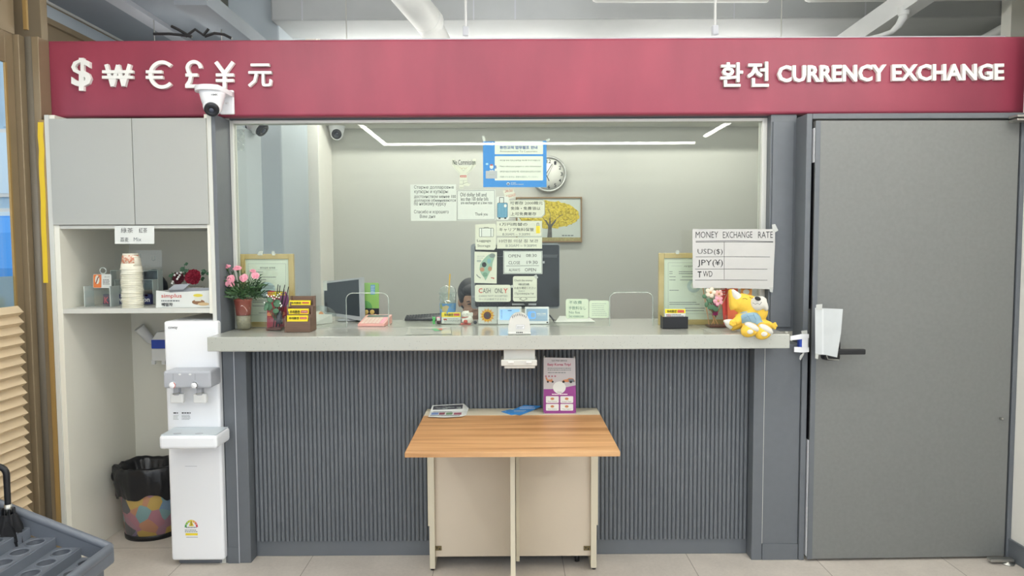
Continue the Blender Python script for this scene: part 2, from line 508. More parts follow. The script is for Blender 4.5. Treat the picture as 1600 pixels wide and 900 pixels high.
# left shop-front wall: bronze header over glazing, jambs, dark soffit
hz = W(0, 45, X=XL).z
XR = -2.40            # the wall steps back beyond the shop-front
b = MB(); b.box((XL-.12, 1.0, hz), (XL, 3.30, CEIL), M_bronze, .004)
b.box((XR-.12, 3.30, hz), (XR, 5.8, CEIL), M_bronze)
b.box((XL-.10, 1.0, 0), (XL, 1.06, hz), M_bronze)
b.box((XR, 3.72, 2.66), (XR+.02, 4.6, 2.69), M_bronze); b.box((XR, 3.72, 2.69), (XR+.004, 4.6, 2.76), M_col)
b.box((XR, 3.62, 2.5), (XR+.03, 3.70, 2.78), M_bronze)
struct(b.build('wall_left'))
b = MB(); b.box((XR, 3.50, 2.78), (cx0+.05, 5.75, 2.9), M_soffit)
b.box((-2.05, 3.56, 2.755), (-1.96, 5.3, 2.78), M_plgrey); b.box((XR, 3.56, 2.768), (XR+.012, 5.3, 2.78), M_frame_white)
b.box((-1.66, 3.6, 2.70), (-1.50, 4.59, 2.78), M_soffit)
struct(b.build('ceiling_soffit'))
# jamb strips beside the tall cabinet (facing the room)
b = MB()
b.box((-2.30, 3.285, 0), (-2.225, 3.35, hz), M_bronze, .003)
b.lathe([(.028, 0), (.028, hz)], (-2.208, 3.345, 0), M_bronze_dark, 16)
b.box((-2.192, 3.320, 0), (-2.160, 3.398, hz), M_bronze, .002)
b.box((-2.163, 3.304, 0), (-2.139, 3.318, 2.09), M_gold, .002); b.box((-2.225, 3.318, 2.50), (-2.205, 3.33, 2.86), M_gold, .002); b.box((-2.38, 3.47, 2.40), (-2.24, 3.52, CEIL), M_bronze, .002)
struct(b.build('trim_bronze_jamb'))
# glazed shop-front panel
wn = bpy.data.objects.new('window_1', None); COL.objects.link(wn); wn['_o'] = (XL, 3.2, 0); wn.location = (XL, 3.2, 0); wn['kind'] = 'structure'
b = MB(); b.box((XL-.012, 3.228, .0), (XL, 3.283, hz), M_bronze, .003); b.box((XL-.014, 1.06, 2.33), (XL, 3.228, hz), M_bronze, .003); b.box((XL-.05, 1.06, 0), (XL, 3.228, .1), M_bronze, .003)
b.box((XL-.006, 3.220, .1), (XL+.004, 3.232, 2.33), M_gold, .001); b.build('window_frame', wn)
b = MB(); b.box((XL-.012, 1.06, .1), (XL-.006, 3.227, 2.33), M_clear); b.build('window_pane', wn)
b = MB(); fz = W(10, 432, X=XL).z
b.box((XL-.006, 1.06, .6), (XL-.004, 3.219, fz), M_frost); b.build('frosted_film', wn)

# ------------------------------------------------------------------ service window
def zpx(py, Y, px=800): return W(px, py, Y=Y).z
GX0, GX1 = -1.354, W(1197, 340, Y=GY-.03).x
GZ1 = zpx(186, GY-.03)
wn = bpy.data.objects.new('window_2', None); COL.objects.link(wn); wn['_o'] = (0, GY, CZ); wn.location = (0, GY, CZ); wn['kind'] = 'structure'
b = MB()
b.box((GX0, GY-.025, CZ+.001), (GX0+.017, GY+.025, GZ1), M_frame_white, .002)
b.box((GX1-.024, GY-.03, CZ+.001), (GX1, GY+.025, GZ1), M_frame_white, .002)
b.box((GX0+.017, GY-.03, GZ1-.015), (GX1-.024, GY+.025, GZ1), M_frame_white, .002)
b.build('window_frame', wn)
holes = []
for (a, c, t) in ((541, 607, 458), (952.5, 1020, 457)):
    p0 = W(a, 480, Y=GY); p1 = W(c, 480, Y=GY); pt = W((a+c)/2, t, Y=GY); holes.append((p0.x, p1.x, pt.z))
pts = [(GX0+.017, CZ+.001)]
for (x0, x1, zt) in holes:
    r = .032; pts.append((x0, CZ+.001))
    pts += [(x0+r-r*math.cos(t), zt-r+r*math.sin(t)) for t in [i*PI/12 for i in range(7)]]
    pts += [(x1-r+r*math.sin(t), zt-r+r*math.cos(t)) for t in [i*PI/12 for i in range(7)]]
    pts.append((x1, CZ+.001))
pts += [(GX1-.024, CZ+.001), (GX1-.024, GZ1-.015), (GX0+.017, GZ1-.015)]
b = MB(); b.prism(pts, GY-.004, GY+.004, M_glass, 'y', side=M_glassedge); b.build('window_pane', wn)
for (x0, x1, zt) in holes:
    r = .032
    path = [(x0, GY, CZ+.001)]+[(x0+r-r*math.cos(t), GY, zt-r+r*math.sin(t)) for t in [i*PI/12 for i in range(7)]]
    path += [(x1-r+r*math.sin(t), GY, zt-r+r*math.cos(t)) for t in [i*PI/12 for i in range(7)]]+[(x1, GY, CZ+.001)]
    b = MB(); b.tube(path, .0022, MATS['rim_glass'], 6); b.build('opening_edge', wn)

# grey wall right of the window and lower casing
b = MB(); X3 = 1.362
b.box((GX1, 3.418, CZ-.02), (X3, 3.50, GZ1+.03), M_grey)
b.box((GX1+.008, 3.410, CZ), (X3-.012, 3.418, zpx(192, 3.41)), M_grey, .002)
struct(b.build('wall_partition'))
b = MB(); b.box((-1.35, 3.461, GZ1+.002), (XO, 3.52, 2.45), M_grey); b.box((XW+.12, 3.33, 0), (XO, 3.40, CEIL), M_wallwhite); struct(b.build('wall_header'))

# ------------------------------------------------------------------ door
dz1 = zpx(189, YF, 1400); dx0 = W(1268, 530, Y=3.285).x; dx1 = W(1584, 530, Y=3.29).x
dn = bpy.data.objects.new('door_1', None); COL.objects.link(dn); dn['_o'] = (dx0, 3.3, 0); dn.location = (dx0, 3.3, 0); dn['kind'] = 'structure'
b = MB(); b.box((X3, YF-.005, 0), (X3+.026, YF+.12, zpx(180, YF)), M_grey, .003)
b.box((dx1+.008, YF-.005, 0), (XW, YF+.12, zpx(180, YF)), M_grey, .003)
b.box((X3+.026, YF-.005, dz1+.01), (dx1+.008, YF+.12, zpx(180, YF)), M_grey, .003)
b.build('door_frame', dn)
# leaf stands slightly ajar: the lock edge comes forward
ang = -1.35
Mleaf = rot4('Z', 1.1, (dx1, YF, 0))
b = MB(Mleaf); b.box((dx0, YF-.002, .012), (dx1, YF+.042, dz1), M_door, .002); b.box((dx0-.001, YF-.0035, .012), (dx0+.022, YF-.001, dz1-.002), M_grey, .001); b.build('door_leaf', dn)
for za, zb2_, m_ in ((202, 256, M_plwhite), (256, 690, M_black), (690, 872, M_plwhite)):  # white lengths paint light through the door gap, black the dark between
    b = MB(Mleaf); b.box((dx0-.0022, YF+.006, zpx(zb2_, 3.29)), (dx0-.0002, YF+.038, zpx(za, 3.29)), m_); b.build('gap_light_strip', dn)
def pd(px, py, Y=3.25): return W(px, py, Y=Y)
hx = pd(1343, 547); hx0 = pd(1283, 547)
b = MB(); b.box((hx0.x, 3.19, hx.z-.012), (hx.x, 3.212, hx.z+.012), M_black, .004); c = pd(1297, 551); b.box((c.x-.045, 3.205, c.z-.03), (c.x+.03, 3.256, c.z+.06), M_black, .012, 3)
b.tube([(c.x-.036, 3.205, c.z-.005), (c.x-.030, 3.2045, c.z-.022), (c.x+.02, 3.204, c.z-.026)], .0025, M_steel, 6)
b.build('door_handle', dn)
b = MB(); q = W(1571, 868, Z=.03); b.box((q.x-.09, q.y-.035, .012), (q.x+.02, q.y+.0, .026), M_steel, .004); b.lathe([(.03, 0), (.03, .006), (.018, .008), (.018, .012)], (q.x-.005, q.y-.02, 0), M_steel, 18); b.build('pivot_hinge', dn)
b = MB(); q = W(1593, 185, Y=3.25); b.box((q.x-.03, 3.22, q.z-.014), (q.x+.06, 3.28, q.z-.004), M_steel, .003); b.box((q.x-.03, 3.22, q.z+.002), (q.x+.06, 3.28, q.z+.012), M_steel, .003); b.build('pivot_hinge', dn)
b = MB(); q = pd(1266, 500); b.box((X3+.0262, YF+.002, 1.0), (X3+.034, YF+.006, 1.20), M_steel, .001); b.build('strike_plate', dn)
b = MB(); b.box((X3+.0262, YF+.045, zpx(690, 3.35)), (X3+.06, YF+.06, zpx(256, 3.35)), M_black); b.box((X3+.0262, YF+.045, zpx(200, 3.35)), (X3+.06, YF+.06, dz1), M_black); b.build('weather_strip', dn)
q = W(1565, 654, Y=3.29); b = MB(); b.ell((q.x, 3.29, q.z), (.006, .012, .006), M_steel); b.build('screw', dn)
# bright room seen through the door gap: the wall behind catches the office light
b = MB(); b.box((1.92, 4.9, 0), (XO, 4.95, 2.6), M_wallwhite); struct(b.build('wall_side_room'))

# ================================================================== COUNTER
XC0, XC1 = -1.243, 1.139
YP = 3.378
ct = thing('counter_base', 'charcoal grey counter front with vertical ribs between two plain end columns', 'counter', (0, YF, 0))
zb = CZ-.068
b = MB(); b.box((-1.352, YF, 0), (XC0, 3.46, zb), M_grey, .002); b.box((-1.352, YF-.004, .0), (-1.30, YF, .078), M_grey, .001); b.box((-1.300, YF-.003, 0), (-1.296, YF, zb), M_plgrey); b.build('end_column', ct)
b = MB(); b.box((XC1, YF, 0), (1.188, 3.46, zb), M_grey, .002); b.build('end_column', ct)
b = MB(); b.box((1.190, YF+.006, 0), (X3-.002, 3.46, zb), M_grey, .002); b.box((1.190, YF, 0), (X3-.002, YF+.006, .078), M_grey, .001); b.box((1.186, YF+.002, .08), (1.190, YF+.006, zb), M_frame_white); b.build('side_panel', ct)
b = MB(); pp = []; n = 117; pw = (XC1-XC0)/n
for i in range(n):
    x = XC0+i*pw
    for t in range(8):
        a = PI*t/7; pp.append((x+pw*.5-pw*.47*math.cos(a), YP-.001-.0105*math.sin(a)))
b.prism([(XC0, YP+.05)]+pp+[(XC1, YP+.05)], .076, zb, M_flute, 'z'); b.build('fluted_panel', ct)
b = MB(); b.box((XC0, YP-.001, 0), (XC1, YP+.05, .078), M_flute, .002); b.build('plinth', ct)

b = MB(); b.box((-1.354, 3.146, CZ-.064), (1.242, 3.30, CZ), M_quartz, .003); b.box((-1.352, 3.29, CZ-.064), (1.242, 3.86, CZ-.0005), M_quartz, .001)
o = b.build('worktop'); tag(o, 'long glossy speckled white stone worktop running across the counter and under the glass', 'worktop')
z = zpx(551, 3.30); xa = W(345, 552, Y=3.25).x; xb = W(787, 550, Y=3.25).x
b = MB(); b.box((xa, 3.235, CZ-.079), (xb, 3.26, CZ-.0645), M_frame_white, .002); o = b.build('cable_trunking'); tag(o, 'slim white cable trunking stuck under the left half of the worktop', 'cable cover')
# under-counter box
k = kpx(3.2)
bx = thing('hinged_box', 'small white lidded box hanging under the worktop above the wooden table', 'box', (0, 3.2, 1.0))
c0 = W(787, 550, Y=3.19); c1 = W(836, 567, Y=3.19)
b = MB(); b.box((c0.x, 3.18, c1.z), (c1.x, 3.30, CZ-.066), M_ivory, .003); b.build('box_body', bx)
c2 = W(783, 562, Y=3.17); c3 = W(839, 571, Y=3.17); b = MB(); b.box((c2.x, 3.155, c3.z), (c3.x, 3.29, c2.z), M_ivory, .004)
for px in (794, 822): h = W(px, 566, Y=3.155); b.box((h.x, 3.150, h.z-.003), (h.x+.025, 3.156, h.z+.004), M_plwhite2, .001)
b.build('lid', bx)
c4 = W(788, 571, Y=3.17); c5 = W(836, 575, Y=3.17); b = MB(); b.box((c4.x, 3.16, c5.z), (c5.x, 3.28, c4.z), M_ivory, .003); b.build('tray', bx)

# ================================================================== SIGN BOARD
YS = 3.40
sg = thing('sign_board', 'long crimson fascia sign with white currency symbols and exchange lettering', 'sign', (0, YS, 2.09))
p0 = W(55, 58, Y=YS); zs1 = W(800, 60, Y=YS).z; zs0 = W(800, 180, Y=YS).z
b = MB(); b.box((p0.x, YS, zs0), (2.44, 3.46, zs1), M_sign, .012, 3); b.build('fascia_panel', sg)
b = MB(); b.box((W(500, 60, Y=3.44).x, 3.44, zs1), (XW-.01, 3.50, zs1+.014), M_plgrey, .002); b.build('top_rail', sg)
def signtext(name, t, box, bold=.02, shear=0):
    q = MB(); q.plane = ('Y', YS); q.text(t, box, M_signwhite, .001, bold, .018, shear); return q.build(name, sg)
signtext('dollar_symbol', '$', (115, 92, 146, 143))
def signlines(name, segs):
    q = MB(); q.plane = ('Y', YS); n_l = 0
    for pts, wd in segs:
        n_l += 1; L_, R_2 = [], []
        for i, p in enumerate(pts):
            a = pts[max(0, i-1)]; c = pts[min(len(pts)-1, i+1)]; dv = Vector((c[0]-a[0], c[1]-a[1])).normalized()
            mt_ = 1.
            if 0 < i < len(pts)-1:
                d1 = Vector((p[0]-a[0], p[1]-a[1])).normalized(); mt_ = 1/max(.35, abs(d1.x*dv.x+d1.y*dv.y))
            L_.append((p[0]-dv.y*wd/2*mt_, p[1]+dv.x*wd/2*mt_)); R_2.append((p[0]+dv.y*wd/2*mt_, p[1]-dv.x*wd/2*mt_))
        for i in range(len(pts)-1): q.poly([L_[i], L_[i+1], R_2[i+1], R_2[i]], M_signwhite, .018+n_l*.0008, .018)
    return q.build(name, sg)
def arcp(cx, cy, rx, ry, a0, a1, n=18): return [(cx+rx*math.cos(math.radians(a0+(a1-a0)*i/n)), cy+ry*math.sin(math.radians(a0+(a1-a0)*i/n))) for i in range(n+1)]
signlines('won_symbol', [([(169, 102), (178.8, 136)], 5.6), ([(178.8, 136), (187.5, 103)], 5.6), ([(187.5, 103), (196.2, 136)], 5.6), ([(196.2, 136), (206, 102)], 5.6), ([(163.5, 113.7), (211.5, 113.7)], 4.6), ([(163.5, 122.3), (211.5, 122.3)], 4.6)])
signlines('euro_symbol', [(arcp(256, 118, 18.3, 19.3, -44, -316, 30), 5.6), ([(231, 113.7), (256, 113.7)], 4.6), ([(231, 122.3), (257.5, 122.3)], 4.6)])
signlines('pound_symbol', [(arcp(305.5, 108, 10.3, 10, 0, -175, 16)+[(296.3, 112), (300.5, 121), (299, 128), (294, 135.2)], 5.4), ([(292.5, 118.6), (311.5, 118.6)], 4.8), ([(292.3, 136), (320, 136)], 5.4)])
signlines('yen_symbol', [([(339.5, 98.3), (353, 116.5)], 5.6), ([(366.5, 98.3), (353, 116.5)], 5.6), ([(353, 114), (353, 139)], 5.2), ([(340, 118.6), (367.5, 118.6)], 4.6), ([(340, 127.3), (367.5, 127.3)], 4.6)])
signtext('yuan_symbol', '\u5143', (390, 101, 427, 137), .028)
signtext('hangul_word', '\ud658', (1124, 99, 1159, 137), .042); signtext('hangul_word', '\uc804', (1166, 98, 1199, 137), .042)
for wd, x0, x1 in (('CURRENCY', 1213, 1382), ('EXCHANGE', 1391, 1565)):
    signtext('english_word', wd, (x0, 103.5 if wd[0] == 'C' else 102, x1, 130 if wd[0] == 'C' else 128), .028, -1.5)

# hanger rods above the sign
for px, lab in ((728, 'left of the two thin hanger rods holding the sign, near the slanting pipe'), (1117, 'right of the two thin hanger rods holding the sign, above the Korean lettering')):
    c = W(px, 55, Y=3.47); r = thing('hanger_rod', lab, 'rod', (c.x, 3.47, zs1))
    b = MB(); b.tube([(c.x, 3.47, zs1+.04), (c.x, 3.47, CEIL)], .006, M_pipe, 8); b.build('rod', r)
    b = MB(); b.box((c.x-.014, 3.455, zs1+.03), (c.x+.014, 3.485, zs1+.075), M_plgrey, .003); b.build('bracket', r)

# ================================================================== TALL CABINET
tc_ = thing('tall_cabinet', 'tall white built-in cabinet with two upper doors, an open shelf and an open lower bay', 'cabinet', (-1.75, YF, 0))
XA, XB = -2.137, -1.354
ZT = zpx(183, YF, 200)
YB = 3.91
zsh = W(250, 482, Y=YF).z; zsh0 = W(250, 489.5, Y=YF).z
zd0 = W(200, 351, Y=YF).z
b = MB(); b.box((XA, YF, 0), (XA+.022, YB, ZT+.012), M_white, .001); b.box((XA+.022, YF+.004, 0), (XA+.046, YB, ZT+.012), M_cabin, .001); b.build('side_panel', tc_)
b = MB(); b.box((XB-.036, YF-.002, 0), (XB-.018, YB, ZT+.012), M_white, .001); b.box((XB-.018, YF+.002, 0), (XB-.0005, 3.475, ZT+.012), M_grey, .001); b.box((XB-.018, 3.4755, CZ+.001), (XB-.002, YB, ZT+.012), M_col, .001); b.box((XB-.0175, YF-.002, 0), (XB-.009, YF+.004, CZ-.066), M_white, .001)
b.build('side_panel', tc_)
b = MB(); b.box((XB-.052, YF+.003, zsh0-.003), (XB-.036, YB, ZT+.012), M_cabin, .001); b.build('inner_panel', tc_)
b = MB(); b.box((XA+.046, YB-.012, 0), (XB-.036, YB, ZT+.012), M_cabin); b.build('back_panel', tc_)
b = MB(); b.box((XA+.046, YF+.005, zsh0), (XB-.052, YB-.012, zsh), M_white, .001); b.build('shelf', tc_)
zt = W(200, 357, Y=YF).z
b = MB(); b.box((XA+.046, YF+.008, zt), (XB-.052, YB-.012, zd0-.002), M_white, .001); b.build('shelf', tc_)
xm = W(209, 270, Y=YF).x
for (x0, x1) in ((XA+.024, xm-.0015), (xm+.0015, XB-.040)):
    b = MB(); b.box((x0, YF-.004, zd0), (x1, YF+.016, ZT-.006), M_whitedoor, .0012); b.build('door', tc_)
b = MB(); b.box((XA+.046, YF+.03, zd0), (XB-.052, YF+.035, ZT), M_black); b.build('door_gap_shade', tc_)  # black sheet stands in for the shade behind the door gaps

# ---- paper label on the shelf edge
def paper(name, label, cat, pts, plane, base, draw=None, thick=.0008, group=None, tapes=()):
    q = MB(); q.plane = plane; q.poly(pts, base, 0, thick)
    if draw: draw(q)
    o = q.build(name); tag(o, label, cat, group)
    for tp in tapes:
        q = MB(); q.plane = plane; q.poly(tp, M_tape, .0012, .0004); q.build('tape', o)
    return o
def quad(x0, y0, x1, y1): return [(x0, y0), (x1, y0), (x1, y1), (x0, y1)]

def d(q):
    q.text('\u7da0\u8336', (189, 356, 208, 364), M_ink); q.text('\u7d05\u8336', (217, 356, 230, 364), M_ink); q.text('\u8354\u9ea6', (188, 371, 201, 378), M_ink); q.text('Mix', (209, 371, 221, 377), M_inkg)
paper('paper_note', 'small white note with handwritten tea names taped to the cabinet shelf edge', 'note', [(179, 353), (241, 353), (241, 381), (179.5, 381)], ('Y', YF-.002), M_paper, d)

# ---- stack of paper cups
cb = W(199, 482, Z=zsh); cb.y += .05
M_cup = mat('paper_cup', '#ebe6d4', .6); M_sleeve = clear('sleeve_film', '#fdfefd', .05, .6, .1, milk=.04)
M_cuppat = pattern_mat('cup_pattern', ['#e6c9b4', '#d9a184', '#e9d9c8', '#dd8f74'], 160)
ncup = 21; pitch = .0088
def cup_mb(top):
    q = MB()
    q.lathe([(.046, 0), (.0475, .002), (.046, .005), (.044, .005), (.041, .03)], (0, 0, 0), M_cup, 26, rim=1)
    q.lathe([(.041, .03), (.0345, .068)], (0, 0, 0), M_cuppat if top else M_cup, 26, rim=1)
    q.lathe([(.0345, .068), (.0335, .0765), (.031, .0765), (.031, .073), (0, .073)], (0, 0, 0), M_cup, 26)
    return q
q = cup_mb(False); cup0 = q.build('paper_cup', loc=(0, 0, 0)); cup0.location = cb
tag(cup0, 'plain cream paper cup upside down within the nested cup stack on the cabinet shelf', 'cup', 'nested paper cups on the cabinet shelf')
for i in range(1, ncup-1):
    c = cup0.copy(); COL.objects.link(c); c.location = cb+Vector((random.uniform(-.002, .002), random.uniform(-.002, .002), i*pitch))
q = cup_mb(True); c = q.build('paper_cup', loc=(0, 0, 0)); c.location = cb+Vector((-.003, 0, (ncup-1)*pitch+.004)); tag(c, 'topmost paper cup of the stack, with an orange patterned band', 'cup', 'nested paper cups on the cabinet shelf')
q = MB(); q.lathe([(.0505, .001), (.0515, .05), (.0500, .10), (.051, .16), (.0485, (ncup-1)*pitch+.02)], (cb.x, cb.y, cb.z), M_sleeve, 26, rim=2); o = q.build('plastic_sleeve'); tag(o, 'clear plastic sleeve wrapped around the paper cup stack', 'sleeve')

# ---- acrylic holders and things on the open shelf
def shelf_pt(px, py=482, dy=0.):
    p = W(px, py, Z=zsh); p.y += dy
    return p
# left small leaflet stand
pl = W(136, 480, Y=3.42)
h = thing('leaflet_stand', 'low clear acrylic card stand at the left end of the cabinet shelf', 'display stand', (pl.x, 3.42, zsh))
x0 = W(136, 470, Y=3.42).x; x1 = W(176, 470, Y=3.42).x; zt2 = W(150, 447, Y=3.42).z
b = MB(); b.box((x0, 3.40, zsh+.001), (x1, 3.403, zt2-.02), M_clear, .0005); b.box((x0, 3.47, zsh+.001), (x1, 3.473, zt2+.03), M_clear, .0005); b.box((x0, 3.40, zsh+.001), (x1, 3.47, zsh+.004), M_clear, .0005)
b.build('holder', h)
b = MB(); b.box((x0-.002, 3.398, zsh+.001), (x0+.003, 3.475, zt2), M_cleare, .0008); b.build('end_plate', h); b = MB(); b.box((x1-.002, 3.398, zsh+.001), (x1+.003, 3.475, zt2), M_cleare, .0008); b.build('end_plate', h)
def d(q):
    q.poly(rr(146, 429, 158.5, 449.5, 1.5), mat('card_orange', '#d9793f', .5), .0003); q.poly(circ(152, 437, 3.5, 7, 12), M_paperg, .0006); q.line([(150, 443), (153, 434), (155, 432)], 1.6, mat('ink_maroon', '#7a3a40', .6), .0009)
    for i in range(8): q.rect(163+i*1.1, 431, 163.6+i*1.1, 434, M_ink)
    q.scribble(161, 436, 171, 445, M_ink, 4, .4, 5)
o = paper('hang_tag', 'orange and white hanging card with a round hook hole on the acrylic card stand', 'card', rr(145.5, 428.5, 174, 450, 2), ('Y', 3.435), M_paper, d)
q = MB(); c = W(161, 423, Y=3.436); q.tube([(c.x+.015*math.cos(t), 3.436, c.z+.015*math.sin(t)) for t in [i*2*PI/16 for i in range(17)]], .0025, M_cleare, 6); q.build('hook_loop', o)
# tall acrylic pocket holder
x0 = W(178, 470, Y=3.62).x; x1 = W(252, 470, Y=3.62).x; zt2 = W(215, 391, Y=3.62).z
h = thing('brochure_holder', 'tall clear acrylic brochure holder with stepped pockets behind the paper cups', 'display stand', ((x0+x1)/2, 3.6, zsh))
b = MB(); b.box((x0, 3.64, zsh+.001), (x1, 3.644, zt2), M_clear, .0006); b.build('back_sheet', h)
for (yy, zz, xa2) in ((3.60, .17, x0), (3.545, .125, x0+.05)):
    b = MB(); b.box((xa2, yy, zsh+.001), (x1-.004, yy+.003, zsh+zz), M_clear, .0006); b.box((xa2, yy, zsh+zz-.003), (x1-.004, yy+.004, zsh+zz), M_cleare, .0006)
    b.box((x1-.006, yy, zsh+.001), (x1-.003, yy+.05, zsh+zz), M_cleare, .0005); b.box((xa2-.002, yy, zsh+.001), (xa2+.001, yy+.05, zsh+zz), M_cleare, .0005)
    b.box((xa2+.06, yy-.001, zsh+.06), (xa2+.062, yy, zsh+zz), M_cleare); b.build('pocket', h)
for px, py in ((217, 400), (240, 404)):
    b = MB(); c = W(px, py, Y=3.638); b.tube([(c.x-.008, 3.638, c.z+.012), (c.x-.008, 3.638, c.z-.006), (c.x, 3.638, c.z-.01), (c.x+.008, 3.638, c.z-.006), (c.x+.008, 3.638, c.z+.012)], .0014, M_cleare, 6); b.build('punched_hook', h)
# dark item behind the holder
q = MB(); c = W(228, 440, Y=3.72); q.ell((c.x-.01, 3.75, zsh+.075), (.11, .06, .085), mat('dark_navy_bag', '#3a3d48', .5)); q.ell((c.x+.03, 3.75, zsh+.14), (.04, .04, .03), MATS['dark_navy_bag']); o = q.build('pouch'); remesh(o, .008, 2); tag(o, 'dark navy pouch tucked behind the clear brochure holder', 'pouch')
# coupon sign
M_navy = mat('coupon_navy', '#2c3161', .5)
def d(q):
    q.text('K', (163, 464, 170, 474), mat('k_pink', '#e0607a', .5), .0006, .03); q.text('Travel Coupon', (172, 464, 234, 474), M_signwhite, .0006, .02); q.poly(circ(228, 461.5, 3.5, 1.6, 10), MATS['k_pink']); q.rect(224, 472, 226, 475, M_red)
c = W(200, 470, Y=3.50)
paper('coupon_sign', 'low navy sign reading K Travel Coupon behind the cup stack', 'sign', quad(161, 460, 236, 475.5), ('Y', 3.50), M_navy, d, thick=.02)
# tea box
tb = thing('tea_box', 'open white tea bag carton with red wordmark on the right of the cabinet shelf', 'carton', (W(290, 480, Y=3.34).x, 3.34, zsh))
x0 = W(244.5, 470, Y=3.34).x; x1 = XB-.058
z1 = W(280, 455, Y=3.34).z
b = MB(); b.plane = ('Y', 3.34)
b.prism([(x0-.004, zsh+.001), (x1, zsh+.001), (x1, z1+.003), (x0+.07, z1-.006), (x0, z1+.004)], 3.34, 3.343, M_paper, 'y')
b.box((x0, 3.343, zsh+.001), (x0+.002, 3.47, z1), M_paper); b.box((x1-.002, 3.343, zsh+.001), (x1, 3.47, z1), M_paper); b.box((x0, 3.47, zsh+.001), (x1, 3.472, z1+.008), M_plgrey); b.box((x0, 3.343, zsh+.001), (x1, 3.47, zsh+.003), M_paper)
b.text('simplus', (252, 459, 284, 467), M_red, .0008, .01); b.text('\uba54\ubc00\ucc28', (253, 473, 270, 478.5), M_ink, .0008, .01); b.scribble(252, 468.5, 281, 471.5, M_inkg, 1, .7, 4)
b.poly(circ(310, 472, 10, 4), mat('ink_brown', '#8a6548', .6), .0006); b.poly([(302, 461), (317, 461), (314, 470.5), (305, 470.5)], M_paperg, .0009); b.poly(circ(309.5, 461.5, 7.5, 2.4), mat('tea_yellow', '#d8c84a', .5), .0012); b.poly(circ(318, 475, 9, 2.6), mat('grain_tan', '#c9ae84', .6), .0012)
b.build('printed_carton', tb)
b = MB(); b.prism([(x0, z1), (x0+.075, z1), (x0+.11, z1+.03), (x0+.03, z1+.025)], 3.455, 3.457, M_plgrey, 'y'); b.build('lid_flap', tb)
# flower basket in the carton's corner

def petals(q, c, r, m, layers=3, nrm=Vector((0, -1, .4)), seed=0, jag=.25):
    """ruffled carnation-like head: tiers of frilled petals round a raised middle"""
    rnd = random.Random(seed); nrm = nrm.normalized(); u = nrm.orthogonal().normalized(); v = nrm.cross(u); c = Vector(c)
    for L in range(layers):
        R0 = r*(1-.22*L); npet = 9-L; ph = rnd.random()*6; lift = r*(.10+.17*L)
        for k_ in range(npet):
            a0 = 2*PI*k_/npet+ph; n = 6; wd = 2*PI/npet*.62; vs = [c+nrm*(lift-.12*r)]
            tl = r*.16*(rnd.random()-.3)
            for i in range(n+1):
                a = a0-wd+2*wd*i/n; k2 = R0*(1-.10*(2*i/n-1)**2)*(1+jag*.5*(rnd.random()-.5)); up = lift+tl+r*.12*(-1)**i*rnd.random()
                vs.append(c+(u*math.cos(a)+v*math.sin(a))*k2+nrm*up)
            mid = [c+(u*math.cos(a0-wd+2*wd*i/n)+v*math.sin(a0-wd+2*wd*i/n))*R0*.55+nrm*(lift+r*.05) for i in range(n+1)]
            q.add(vs+mid, [(0, 8+i, 9+i) for i in range(n)]+[(8+i, 1+i, 2+i, 9+i) for i in range(n)], m)
    q.ell(c-nrm*r*.25, (r*.28, r*.28, r*.28), M_green, n=8)

def leaf(q, base, tip, wd, m, bend=Vector((0, 0, 0))):
    a = Vector(base); b_ = Vector(tip); d_ = b_-a; s_ = d_.cross(Vector((0, -1, .2))).normalized()*wd
    mid = a+d_*.5+bend
    q.add([a, mid-s_, b_, mid+s_, a+d_*.25-s_*.6+bend*.6, a+d_*.25+s_*.6+bend*.6, a+d_*.78-s_*.6+bend*.7, a+d_*.78+s_*.6+bend*.7], [(0, 5, 3, 7, 2, 6, 1, 4)], m)

fb = W(299, 452, Y=3.56)
fl = thing('flower_basket', 'small white woven basket of dark red carnations and eucalyptus behind the tea carton', 'flowers', (fb.x, 3.60, zsh))
b = MB(); b.lathe([(.035, 0), (.045, .08), (.047, .082), (.044, .084), (.03, .02)], (fb.x-.0, 3.60, zsh+.001), mat('basket_white', '#d8d6cc', .8, var=.25, vscale=120, bump=.8, bscale=120), 20, 1., .8); b.build('basket', fl)
k = kpx(3.58)
M_rose = mat('petal_dark_red', '#a0223c', .6, var=.2, vscale=80); M_wine = mat('petal_wine', '#5c1f2c', .6, var=.2, vscale=80)
for (px, py, r, m_) in ((302, 433, 12.5, M_rose), (279, 435, 9.5, M_wine)):
    c = W(px, py, Y=3.56); q = MB(); petals(q, c, r*k, m_, 5, Vector((.05, -1, .25)), px, .3); q.build('blossom', fl)
b = MB()
for (px, py) in ((273, 430), (277, 427), (281, 430), (277, 436), (270, 440), (269, 443), (283, 426), (279, 433)):
    c = W(px, py, Y=3.53); b.ell(c, (.006, .006, .006), M_signwhite, n=8)
b.build('white_sprig', fl)
b = MB()
rnd = random.Random(3)
for (bx_, by_, tx, ty) in ((292, 447, 288, 412), (305, 445, 324, 423), (285, 447, 268, 425), (295, 447, 295, 420)):
    A = W(bx_, by_, Y=3.6); T = W(tx, ty, Y=3.58); b.tube([A, (A+T)/2+Vector((0, -.01, .01)), T], .0015, M_greend, 5)
    for i in range(6):
        p = A.lerp(T, .45+.1*i); a = rnd.random()*6; leaf(b, p, p+Vector((math.cos(a)*.026, -.01, math.sin(a)*.022)), .009, M_greend)
b.build('foliage', fl)

